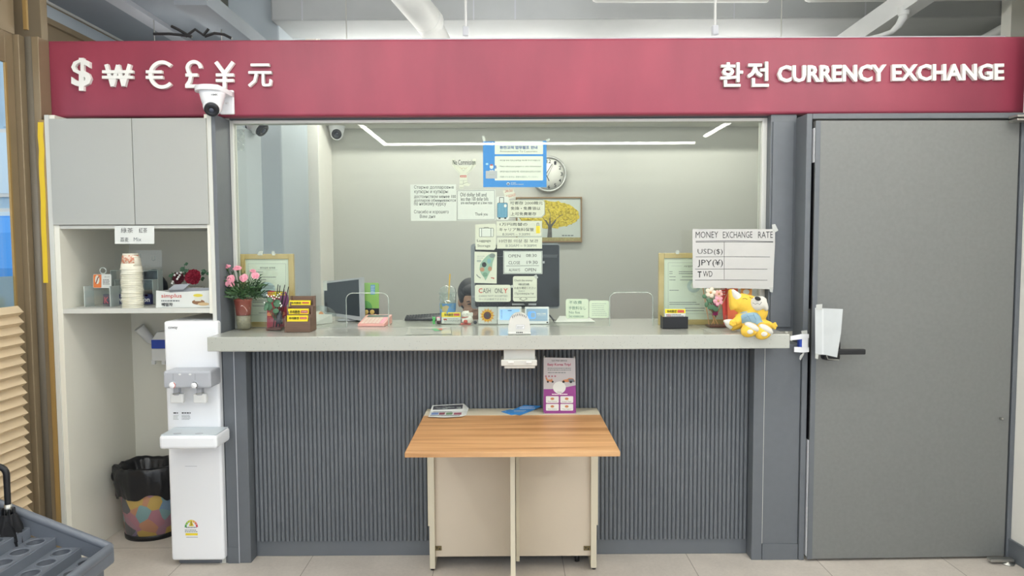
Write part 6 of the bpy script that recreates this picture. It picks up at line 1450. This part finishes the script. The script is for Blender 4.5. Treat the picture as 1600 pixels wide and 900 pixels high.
b.ell(hp(0, -.088, -.062), (.026, .014, .007), M_skin, Rh, 12); b.ell(hp(0, -.087, -.072), (.022, .013, .007), M_skin, Rh, 12); b.ell(hp(0, -.082, .024), (.05, .016, .01), M_skin, Rh, 12)
for sx_ in (-1, 1):
    b.ell(hp(sx_*.078, .008, -.018), (.010, .021, .032), M_skin, Rh, 14)
    b.ell(hp(sx_*.084, .000, -.018), (.006, .012, .02), M_skin, Rh, 10)
nk = Vector((hc.x+.01, 4.66, .985)); b.tube([hp(0, .03, -.06), nk], [.056, .062], M_skin, 16)
# torso, hips, thighs, shins of the same body (under the clothes)
b.tube([nk, Vector((hc.x+.01, 4.74, .82)), Vector((hc.x+.01, 4.80, .60)), Vector((hc.x+.01, 4.80, .48))], [.07, .13, .13, .14], M_skin, 18)
for sx_ in (-1, 1):
    X0 = hc.x+.01
    b.tube([(X0+sx_*.10, 4.71, .95), (X0+sx_*.19, 4.70, .91), (X0+sx_*.235, 4.60, .74), (X0+sx_*.20, 4.42, .77), (X0+sx_*.15, 4.33, .78)], [.06, .058, .044, .036, .026], M_skin, 12)
    hx_, hy2 = X0+sx_*.14, 4.29
    b.ell((hx_, hy2, .775), (.04, .048, .017), M_skin, n=14)
    for f_ in range(4):
        fx_ = hx_+(f_-1.5)*.020; L_ = (.060, .072, .068, .052)[f_ if sx_ > 0 else 3-f_]; b.tube([(fx_, hy2-.03, .778), (fx_, hy2-.03-L_*.6, .785), (fx_, hy2-.03-L_, .768)], [.0095, .009, .007], M_skin, 8)
    b.tube([(hx_-sx_*.03, hy2+.015, .775), (hx_-sx_*.058, hy2-.012, .778), (hx_-sx_*.066, hy2-.038, .768)], [.012, .0105, .008], M_skin, 8)
    b.tube([(X0+sx_*.09, 4.80, .50), (X0+sx_*.12, 4.36, .50), (X0+sx_*.12, 4.34, .46), (X0+sx_*.12, 4.40, .06)], [.085, .065, .058, .04], M_skin, 12)
    b.tube([(X0+sx_*.12, 4.43, .05), (X0+sx_*.12, 4.30, .03)], [.04, .03], M_skin, 10)
o = b.build('body', ps); remesh(o, .0055, 2)
b = MB(); b.ell(hp(0, .026, .036), (.085, .100, .098), M_hair, Rh, 24); b.ell(hp(0, .055, -.03), (.074, .066, .07), M_hair, Rh, 18); b.ell(hp(0, -.055, .088), (.066, .045, .034), M_hair, Rh, 16)
for sx_ in (-1, 1): b.ell(hp(sx_*.072, -.01, .03), (.014, .045, .04), M_hair, Rh, 12)
o = b.build('hair', ps); remesh(o, .006, 1)
b = MB()
for sx_ in (-1, 1): b.ell(hp(sx_*.030, -.088, .006), (.012, .006, .0035), M_ink, Rh, 10); b.ell(hp(sx_*.031, -.090, .026), (.017, .005, .003), M_hair, Rh, 10)
b.build('eye', ps)
b = MB(); X0 = hc.x+.01
b.tube([Vector((X0, 4.67, .965)), Vector((X0, 4.72, .90)), Vector((X0, 4.76, .78)), Vector((X0, 4.81, .60)), Vector((X0, 4.80, .47))], [.074, .13, .15, .15, .155], M_blackcloth, 20)
for sx_ in (-1, 1): b.tube([(X0+sx_*.08, 4.71, .945), (X0+sx_*.19, 4.70, .91), (X0+sx_*.238, 4.60, .74), (X0+sx_*.20, 4.42, .773), (X0+sx_*.16, 4.35, .78)], [.07, .07, .055, .047, .038], M_blackcloth, 14)
o = b.build('jacket', ps); remesh(o, .009, 3)
b = MB()
for sx_ in (-1, 1): b.tube([(X0+sx_*.085, 4.82, .50), (X0+sx_*.12, 4.36, .50), (X0+sx_*.12, 4.335, .46), (X0+sx_*.12, 4.40, .09)], [.10, .078, .07, .055], mat('trousers_navy', '#2b303c', .8), 14)
o = b.build('trousers', ps); remesh(o, .009, 2)
# chair under the person
chn = thing('office_chair', 'dark office chair under the seated person', 'chair', (X0, 4.84, 0))
b = MB(); b.box((X0-.22, 4.66, .27), (X0+.22, 5.06, .305), M_blackcloth, .015); b.build('seat', chn)
b = MB(); b.box((X0-.2, 5.03, .45), (X0+.2, 5.07, .85), M_blackcloth, .015); b.build('backrest', chn)
b = MB(); b.tube([(X0, 4.84, .08), (X0, 4.84, .275)], .025, M_steel, 12)
for i in range(5): a = 2*PI*i/5; b.tube([(X0, 4.84, .09), (X0+.26*math.cos(a), 4.84+.26*math.sin(a), .05)], .018, M_black, 8); b.ell((X0+.26*math.cos(a), 4.84+.26*math.sin(a), .028), (.027, .027, .027), M_black, n=10)
b.box((X0-.02, 5.04, .29), (X0+.02, 5.06, .5), M_black); b.build('base', chn)

# ================================================================== SMALL THINGS LEFT OF THE WINDOW
# vertical cable and plastic scrap behind the glass at the left
b = MB(); P0 = W(385, 188, Y=4.25); P1 = W(388, 300, Y=4.25); P2 = W(384, 399, Y=4.25)
b.tube([P0+Vector((0, 0, .25)), P0, P1, P2, (P2.x, 4.25, .01)], .008, M_black, 8); tag(b.build('hanging_cable'), 'black cable hanging down inside the glass at the left', 'cable')
M_scrap = clear('scrap_plastic', '#f0f4f4', .2, .8, milk=.12)
b = MB(); rnd = random.Random(4); g = []
for j in range(9):
    for i in range(7):
        p = W(367+i*2.6-(j > 6)*(3-abs(i-3)), 202+j*4.2, Y=3.56); g.append(p+Vector((0, rnd.uniform(-.012, .012), 0)))
b.add(g, [(j*7+i, j*7+i+1, (j+1)*7+i+1, (j+1)*7+i) for j in range(8) for i in range(6)], M_scrap, False); tag(b.build('plastic_scrap'), 'crumpled clear plastic film hanging inside the top left corner of the window', 'plastic film')
# yellow tape on the bronze jamb
b = MB(); pts_ = []
for i in range(13):
    t_ = i/12; y = 191+t_*251; pts_.append((y, random.Random(i).uniform(-1, 1)))
b.plane = ('Y', 3.303)
lf = [(58.5+(y-191)*.037+j*.8, y) for y, j in pts_]; rg = [(67+(y-191)*.032+j*.8, y) for y, j in pts_][::-1]
b.poly(lf+rg, mat('tape_yellow', '#e3c22a', .5), 0, .001); tag(b.build('tape_strip'), 'long strip of yellow tape stuck down the bronze jamb beside the cabinet', 'tape')
# cables above the cabinet
b = MB()
for pts_ in ([(268, 41), (280, 47), (292, 54), (300, 58)], [(240, 53), (265, 53), (285, 55), (300, 57)], [(290, 57), (305, 46), (318, 55), (326, 45)], [(320, 57), (335, 52), (350, 54), (362, 60)]):
    b.tube([W(x, y, Y=3.44) for x, y in pts_], .007, M_black, 7)
tag(b.build('cable_tangle'), 'tangle of black cables lying on top of the sign at the left', 'cables')

# ---- pleated shade on the shop front
zs_t = W(20, 478, X=XL-.01).z; zs_b = .22
b = MB(); n_ = 22; pr = []
for i in range(n_+1):
    z = zs_t-(zs_t-zs_b)*i/n_; pr.append((XL+.008, z))
    if i < n_: pr.append((XL+.034, z-(zs_t-zs_b)/n_*.62))
vs = []; ys = (1.2, 3.225)
for (x, z) in pr: vs += [(x, ys[0], z), (x, ys[1], z)]
b.add(vs, [(2*i, 2*i+1, 2*i+3, 2*i+2) for i in range(len(pr)-1)], mat('pleated_paper', '#dcc8a8', .8))
vs2 = [(v[0]-.004, v[1], v[2]) for v in vs]; b.add(vs2, [(2*i, 2*i+2, 2*i+3, 2*i+1) for i in range(len(pr)-1)], MATS['pleated_paper'])
o = b.build('pleated_shade'); tag(o, 'tan pleated paper shade over the lower half of the shop-front glass', 'window shade')

# ---- umbrella stand (tiered, rising to the left)
M_stand = mat('stand_blue_grey', '#6c727c', .4, var=.02, vscale=15)
SX1 = -1.43; Yb1 = 2.50; HZ = .43
SW = .66; dep = .61; NT = 7
us = thing('umbrella_stand', 'blue-grey plastic tiered umbrella stand with rows of round holes at the lower left', 'umbrella stand', (SX1-SW/2, Yb1-dep/2, 0))
tw = (SW-.04)/NT; rise = .037
b = MB()
import itertools
def plate_with_holes(q, x0, x1, y0, y1, z, holes_, r, m):
    """flat step with round holes: fan each hole's square cell"""
    ny = len(holes_); cell = (y1-y0)/ny
    for i, (hx_, hy_) in enumerate(holes_):
        a0, a1 = y0+i*cell, y0+(i+1)*cell; N = 32; ring = []; sq = []
        for k_ in range(N):
            a = 2*PI*k_/N; ca, sa = math.cos(a), math.sin(a); ring.append((hx_+r*ca, hy_+r*sa, z))
            # square boundary hit
            tx_ = ((x1-hx_)/ca if ca > 1e-9 else ((x0-hx_)/ca if ca < -1e-9 else 1e9)); ty_ = ((a1-hy_)/sa if sa > 1e-9 else ((a0-hy_)/sa if sa < -1e-9 else 1e9)); t_ = min(tx_, ty_)
            sq.append((hx_+t_*ca, hy_+t_*sa, z))
        q.add(ring+sq, [(k_, N+k_, N+(k_+1) % N, (k_+1) % N) for k_ in range(N)], m)
        for (cx_, cy_) in ((x0, a0), (x1, a0), (x1, a1), (x0, a1)):
            # fill the four corners left by the ray polygon
            cand = sorted(range(N), key=lambda k_: (sq[k_][0]-cx_)**2+(sq[k_][1]-cy_)**2)[:2]
            q.add([sq[cand[0]], sq[cand[1]], (cx_, cy_, z)], [(0, 1, 2)], m)
        low = [(p[0], p[1], z-.03) for p in ring]; inn = [(hx_+(p[0]-hx_)*1.0, hy_+(p[1]-hy_)*1.0, z-.03) for p in ring]
        q.add(ring+low, [(k_, (k_+1) % N, N+(k_+1) % N, N+k_) for k_ in range(N)], m, True)
        q.tube([Vector(p) for p in ring]+[Vector(ring[0])], .003, m, 5, cap=False)
hole_pts = []
for i in range(NT):
    x1 = SX1-.02-i*tw; x0 = x1-tw; z = HZ-.03+i*rise
    ny = 7; cell = (dep-.05)/ny; hs = [((x0+x1)/2+.004, Yb1-.03-dep+.05+(k_+.5)*cell) for k_ in range(ny)]
    hole_pts.append((hs, z)); plate_with_holes(b, x0, x1, Yb1-.025-dep+.05, Yb1-.025, z, hs, .030, M_stand)
    b.box((x0-.004, Yb1-.025-dep+.05, z-.002), (x0+.004, Yb1-.025, z+rise), M_stand, .002)
b.build('step_tray', us)
# sloping rim round the tray
b = MB(); sl = rise/tw; XLf = SX1-SW
def rimz(x): return HZ+(SX1-x)*sl*.97
for yy in (Yb1, Yb1-dep):
    pts_ = [(SX1-.01, rimz(SX1)-.06), (SX1-.01, rimz(SX1)), (XLf, rimz(XLf)), (XLf, rimz(XLf)-.06)]
    b.prism(pts_, yy-.025, yy, M_stand, 'y')
    b.tube([(SX1-.012, yy-.0125, rimz(SX1)+.002), (XLf, yy-.0125, rimz(XLf)+.002)], .0155, M_stand, 10)
b.box((SX1-.025, Yb1-dep, HZ-.06), (SX1, Yb1, HZ+.004), M_stand, .008); b.tube([(SX1-.008, Yb1-dep, HZ-.002), (SX1-.008, Yb1-.03, HZ-.002), (SX1-.014, Yb1-.013, HZ+.0), (SX1-.03, Yb1-.010, HZ+.006)], .017, M_stand, 10)
b.box((XLf-.02, Yb1-dep, rimz(XLf)-.06), (XLf, Yb1, rimz(XLf)), M_stand, .006)
b.build('rim', us)
for (x, y) in ((SX1-.05, Yb1-.05), (SX1-.05, Yb1-dep+.05), (XLf+.04, Yb1-.05), (XLf+.04, Yb1-dep+.05)):
    b = MB(); b.box((x-.025, y-.025, 0), (x+.025, y+.025, HZ-.03), M_stand, .006); b.build('leg', us)
b = MB(); b.box((XLf+.01, Yb1-dep+.03, .06), (SX1-.03, Yb1-.03, .09), mat('stand_dark', '#3c4252', .5), .01); b.build('drip_tray', us)

# ---- umbrellas
def umbrella(label, hx_, hy_, zt2, hook_dir, big):
    t = thing('umbrella', label, 'umbrella', (hx_, hy_, .095), 'black umbrellas in the stand')
    b = MB(); r = .032; hd_ = Vector(hook_dir).normalized()
    p0_ = Vector((hx_, hy_, zt2-.16)); top = Vector((hx_, hy_, zt2-r))
    arc = [top+hd_*r*(1-math.cos(a))+Vector((0, 0, r*math.sin(a))) for a in [i*PI/10 for i in range(11)]]
    end = arc[-1]+Vector((0, 0, -.035)); b.tube([p0_, top]+arc[1:]+[end], [.0095]+[.0105]*(len(arc)+1), M_black, 12); b.build('handle', t)
    b = MB(); b.tube([(hx_, hy_, .095), (hx_, hy_, zt2-.15)], .005, M_steel, 8); b.build('shaft', t)
    zc_ = zt2-.17; n_ = 48
    b = MB(); vs = []; rows = [(.020, 0), (.026, -.02), (.035, -.05), (.038, -.10), (.030, -.18), (.022, -.30), (.012, -.42)]
    for j, (rad, dz_) in enumerate(rows):
        for k_ in range(n_):
            a = 2*PI*k_/n_; fold = 1+(.22 if j else .1)*math.sin(a*8+j*.5); vs.append((hx_+rad*fold*math.cos(a), hy_+rad*fold*math.sin(a), zc_+dz_))
    b.add(vs, [(j*n_+k_, j*n_+(k_+1) % n_, (j+1)*n_+(k_+1) % n_, (j+1)*n_+k_) for j in range(len(rows)-1) for k_ in range(n_)], M_blackcloth, True)
    if big:
        for sg_ in (0, 1): leaf(b, (hx_, hy_-.02, zc_-.02), (hx_+.05, hy_-.03, zc_-.09-.02*sg_), .03, M_blackcloth, Vector((0, -.02, 0)))
    b.build('folded_canopy', t)
    for k_ in range(8):
        a = 2*PI*k_/8; b = MB(); b.tube([(hx_+.019*math.cos(a), hy_+.019*math.sin(a), zc_-.012), (hx_+.018*math.cos(a), hy_+.018*math.sin(a), zc_+.018)], .0032, M_black, 6); b.build('rib_tip', t)
    b = MB(); b.lathe([(.0125, 0), (.0125, .028)], (hx_, hy_, zc_+.004), M_steel, 14); b.build('collar', t)
    return t
(hs3, z3) = hole_pts[3]; (hs4, z4) = hole_pts[4]
ht = W(26, 727, Y=hs3[6][1]); 
t = umbrella('black umbrella with a curved hook handle and strap in the lower left stand', hs3[6][0], hs3[6][1], ht.z, (-1, -.3, 0), True)
x_, y_ = hs3[6]
b = MB(); zc_ = ht.z-.2
pth = [Vector((x_-.03, y_-.045, zc_-.0)), Vector((x_-.01, y_-.055, zc_-.06)), Vector((x_+.03, y_-.06, zc_-.10)), Vector((x_+.075, y_-.065, zc_-.115)), Vector((x_+.10, y_-.07, zc_-.125))]
for p, q_ in zip(pth[:-1], pth[1:]): b.add([p+Vector((0, 0, .009)), q_+Vector((0, 0, .009)), q_-Vector((0, 0, .009)), p-Vector((0, 0, .009)), p+Vector((0, -.002, .009)), q_+Vector((0, -.002, .009)), q_+Vector((0, -.002, -.009)), p+Vector((0, -.002, -.009))], [(0, 1, 2, 3), (7, 6, 5, 4), (0, 4, 5, 1), (3, 2, 6, 7)], M_blackcloth)
b.build('strap', t)
umbrella('black umbrella at the picture edge, its dark folds covering the first one partly', hs4[6][0], hs4[6][1], ht.z+.05, (-1, 0, 0), False)

# ================================================================== CEILING SERVICES
b = MB(); P0 = W(640, 0, Y=3.95); P1 = W(668, 36, Y=4.3); r = .095
Pa = W(610, -40, Y=3.75); Pb = W(667, 30, Y=4.25)
pp_ = thing('duct_pipe', 'thick white pipe slanting down behind the sign left of the middle', 'pipe', (Pb.x, Pb.y, Pb.z))
b.tube([Pa, Pb], .085, M_pipe, 20); b.build('pipe_run', pp_)
b = MB(); d_ = (Pb-Pa).normalized(); b.tube([Pb-d_*.02, Pb+d_*.05], [.087, .087], M_pipe, 20); b.build('coupling', pp_)
Pc = W(690, 75, Y=4.45); b = MB(); b.tube([Pb+d_*.02+Vector((0, 0, -.01)), Pc], .075, M_pipe, 18); b.build('lower_run', pp_)
b = MB(); A = W(1268, -22, Y=4.0); B = W(1590, -25, Y=4.0); b.tube([A, B], .085, M_pipe, 20); b.ell(A, (.05, .085, .085), M_pipe); tag(b.build('overhead_duct'), 'long horizontal white pipe along the ceiling at the upper right', 'pipe')
b = MB(); A = W(950, -14, Y=4.0); B = W(1200, -14, Y=4.0); b.tube([A+Vector((-.06, 0, 0)), B], .06, M_pipe, 16); b.ell(A+Vector((-.06, 0, 0)), (.04, .06, .06), M_pipe); tag(b.build('overhead_duct'), 'rounded end of a white pipe at the top edge above the sign middle', 'pipe')
trn = thing('cable_tray', 'diagonal white box-section cable tray descending behind the sign on the right', 'cable tray', tuple(W(1390, 20, Y=3.9)))
b = MB(); A = W(1315, 75, Y=4.3); B = W(1410, 8, Y=3.9); C2 = W(1475, -35, Y=3.66)
def beam(q, A, B, hw, hh, m):
    d_ = (B-A).normalized(); u = d_.cross(Vector((0, 0, 1))).normalized(); v = u.cross(d_)
    vs = [p+u*sx_*hw+v*sz_*hh for p in (A, B) for (sx_, sz_) in ((-1, -1), (1, -1), (1, 1), (-1, 1))]
    q.add(vs, [(0, 3, 2, 1), (4, 5, 6, 7)]+[(i, (i+1) % 4, 4+(i+1) % 4, 4+i) for i in range(4)], m)
beam(b, A, C2, .05, .055, M_pipe); b.build('box_section', trn)
b = MB(); Dp = W(1391, 0, Y=3.95); b.box((Dp.x-.012, 3.94, Dp.z-.06), (Dp.x+.012, 3.965, CEIL), M_pipe, .002); b.build('drop_rod', trn)
cp_ = thing('conduit_elbow', 'white conduit with a bent elbow hanging beside the cable tray', 'conduit', tuple(W(1412, 20, Y=3.85)))
b = MB(); pts_ = [W(1412, 14, Y=3.85), W(1411, 28, Y=3.85), W(1404, 40, Y=3.87), W(1393, 50, Y=3.9), W(1375, 56, Y=3.95), W(1350, 62, Y=4.0)]
b.tube(pts_, [.022, .022, .018, .014, .012, .012], M_pipe, 12); b.build('flexible_run', cp_)
b = MB(); p = W(1412, 17, Y=3.85); b.lathe([(.024, -.025), (.028, -.02), (.028, .02), (.024, .025)], p, M_pipe, 16); b.build('coupling', cp_)
b = MB(); A = W(1525, 68, Y=4.75); B = W(1584, 36, Y=4.43); b.tube([A, B], .03, M_pipe, 14); tag(b.build('overhead_duct'), 'short grey-white pipe slanting into the white box at the far upper right', 'pipe')

# ---- ring of linear LED lamps over the customer side (seen as the white line in the glass)
ZL = 2.75; LX0, LX1, LYb, LYf = -1.53, 2.24, -1.80, 2.25
ld = thing('linear_light', 'rectangular ring of slim white linear ceiling lamps', 'lamp', ((LX0+LX1)/2, 0, ZL))
for (a, c_) in (((LX0, LYb), (LX1, LYb)), ((LX0, LYb+.05), (LX0, LYf)), ((LX1, LYb+.55), (LX1, LYf)), ((LX0+.05, LYf), (LX1-.05, LYf))):
    hw = .02; x0, x1 = min(a[0], c_[0])-hw, max(a[0], c_[0])+hw; y0, y1 = min(a[1], c_[1])-hw, max(a[1], c_[1])+hw
    b = MB(); b.box(((x0+x1)/2-min(.004, (x1-x0)/2), (y0+y1)/2-min(.004, (y1-y0)/2), ZL+.012), ((x0+x1)/2+min(.004, (x1-x0)/2), (y0+y1)/2+min(.004, (y1-y0)/2), ZL+.06), M_frame_white); b.build('housing', ld)
    b = MB(); b.box((x0+.001, y0+.001, ZL-.012), (x1-.001, y1-.001, ZL+.012), M_led); b.build('diffuser', ld)
for (x, y) in ((LX0, LYb), (LX1, LYf), (LX0, LYf), (LX1, LYb+.6)):
    b = MB(); b.tube([(x, y, ZL+.06), (x, y, CEIL)], .003, M_steel, 6); b.build('suspension_wire', ld)

# added tube lamps that fill the office and ceiling with light, hidden by the sign
M_fill = emission('office_fill', '#fffdf6', OFFICE_FILL); M_fill_back = emission('office_fill_back', '#fffdf6', OFFICE_FILL_BACK)
for i, (x0, x1, y, z, lab) in enumerate(((-1.35, .5, 5.15, 2.62, 'left added fill lamp hanging over the office behind the concrete beam'), (.8, 2.0, 5.15, 2.62, 'right added fill lamp hanging over the office behind the concrete beam'), (-1.0, 1.6, 4.0, 2.42, 'long added fill lamp hanging just behind the sign over the worktop'))):
    t = thing('fill_lamp', lab, 'lamp', ((x0+x1)/2, y, z), 'added fill lamps')
    b = MB(); b.tube([(x0, y, z), (x1, y, z)], .016, M_fill_back if y > 5 else M_fill, 10); b.build('tube', t)
    b = MB(); b.box((x0-.03, y-.02, z-.02), (x0, y+.02, z+.05), M_frame_white, .003); b.box((x1, y-.02, z-.02), (x1+.03, y+.02, z+.05), M_frame_white, .003); b.box((x0, y-.008, z+.035), (x1, y+.008, z+.05), M_frame_white, .002); b.build('fill_lamp_body', t)
    b = MB()
    for x in (x0+.1, x1-.1): b.tube([(x, y, z+.05), (x, y, CEIL)], .003, M_steel, 6)
    b.build('suspension_wire', t)

t = thing('fill_lamp', 'short added fill lamp above the tall cabinet', 'lamp', (-1.78, 4.0, 2.42), 'added fill lamps')  # added lamp, brightens the soffit over the cabinet
b = MB(); b.tube([(-1.95, 4.0, 2.44), (-1.60, 4.0, 2.44)], .016, M_fill, 10); b.build('tube', t)
b = MB(); b.box((-1.98, 3.98, 2.42), (-1.95, 4.02, 2.48), M_frame_white, .003); b.box((-1.60, 3.98, 2.42), (-1.57, 4.02, 2.48), M_frame_white, .003); b.tube([(-1.96, 4.0, 2.47), (-1.96, 4.0, 2.755)], .003, M_steel, 6); b.tube([(-1.59, 4.0, 2.47), (-1.59, 4.0, 2.70)], .003, M_steel, 6); b.build('fill_lamp_body', t)

# ================================================================== OUTSIDE THE SHOP FRONT
b = MB(); b.box((-40, -8, -.12), (-2.6, 40, -.06), mat('asphalt', '#8a8c8e', .9, var=.1, vscale=4)); struct(b.build('road'))
bd = thing('outside_building', 'pale blue-grey building with tall windows across the street, left edge', 'building', (-12, 16, -.06))
M_clad = mat('cladding_blue', '#a9c6d8', .6, var=.05, vscale=3)
b = MB(); b.box((-22, 16, -.06), (-5, 20, 12), M_clad)
for i in range(60): x = -20+i*.25; b.box((x, 15.97, 4.2), (x+.08, 16, 12), M_clad)
b.build('facade', bd)
for i in range(6):
    for j in range(2):
        x = -18+i*2.1; z = .9+j*1.75; b = MB(); b.box((x, 15.95, z), (x+1.7, 16, z+1.5), M_frame_white); wf = b.build('window', bd); b = MB(); b.box((x+.08, 15.94, z+.08), (x+1.62, 15.95, z+1.42), mat('window_sky', '#cfe4ee', .15)); b.build('pane', wf)
tk = thing('blue_truck', 'bright blue truck parked outside, at the left edge behind the glass', 'truck', (-8.6, 11.5, -.06))
M_truck = mat('truck_blue', '#2f8fdc', .35)
X_ = W(26, 400, Y=11).x
b = MB(); b.prism([(10.9, .35), (13, .35), (13, 2.0), (11.4, 2.0), (11.15, 1.75), (10.9, 1.2)], X_-1.9, X_, M_truck, 'x'); b.build('cab', tk)
b = MB(); b.prism([(11.17, 1.72), (11.38, 1.95), (11.38, 1.93), (10.93, 1.25)], X_-1.75, X_-.15, mat('truck_glass', '#26323c', .1), 'x'); b.box((X_-1.75, 10.86, .55), (X_-.15, 10.9, .75), M_black, .01); b.build('windscreen', tk)
for xx_ in (X_-1.75, X_-.05):
    for yy in (11.5, 15):
        b = MB(rot4('Y', 90, (xx_, yy, .30))); b.lathe([(.2, -.1), (.36, -.1), (.36, .1), (.2, .1)], (xx_, yy, .30), M_black, 24); b.build('wheel', tk)
b = MB(); b.box((X_-1.95, 13.05, .5), (X_+.02, 15.6, 2.1), M_truck, .03); b.build('cargo_box', tk)
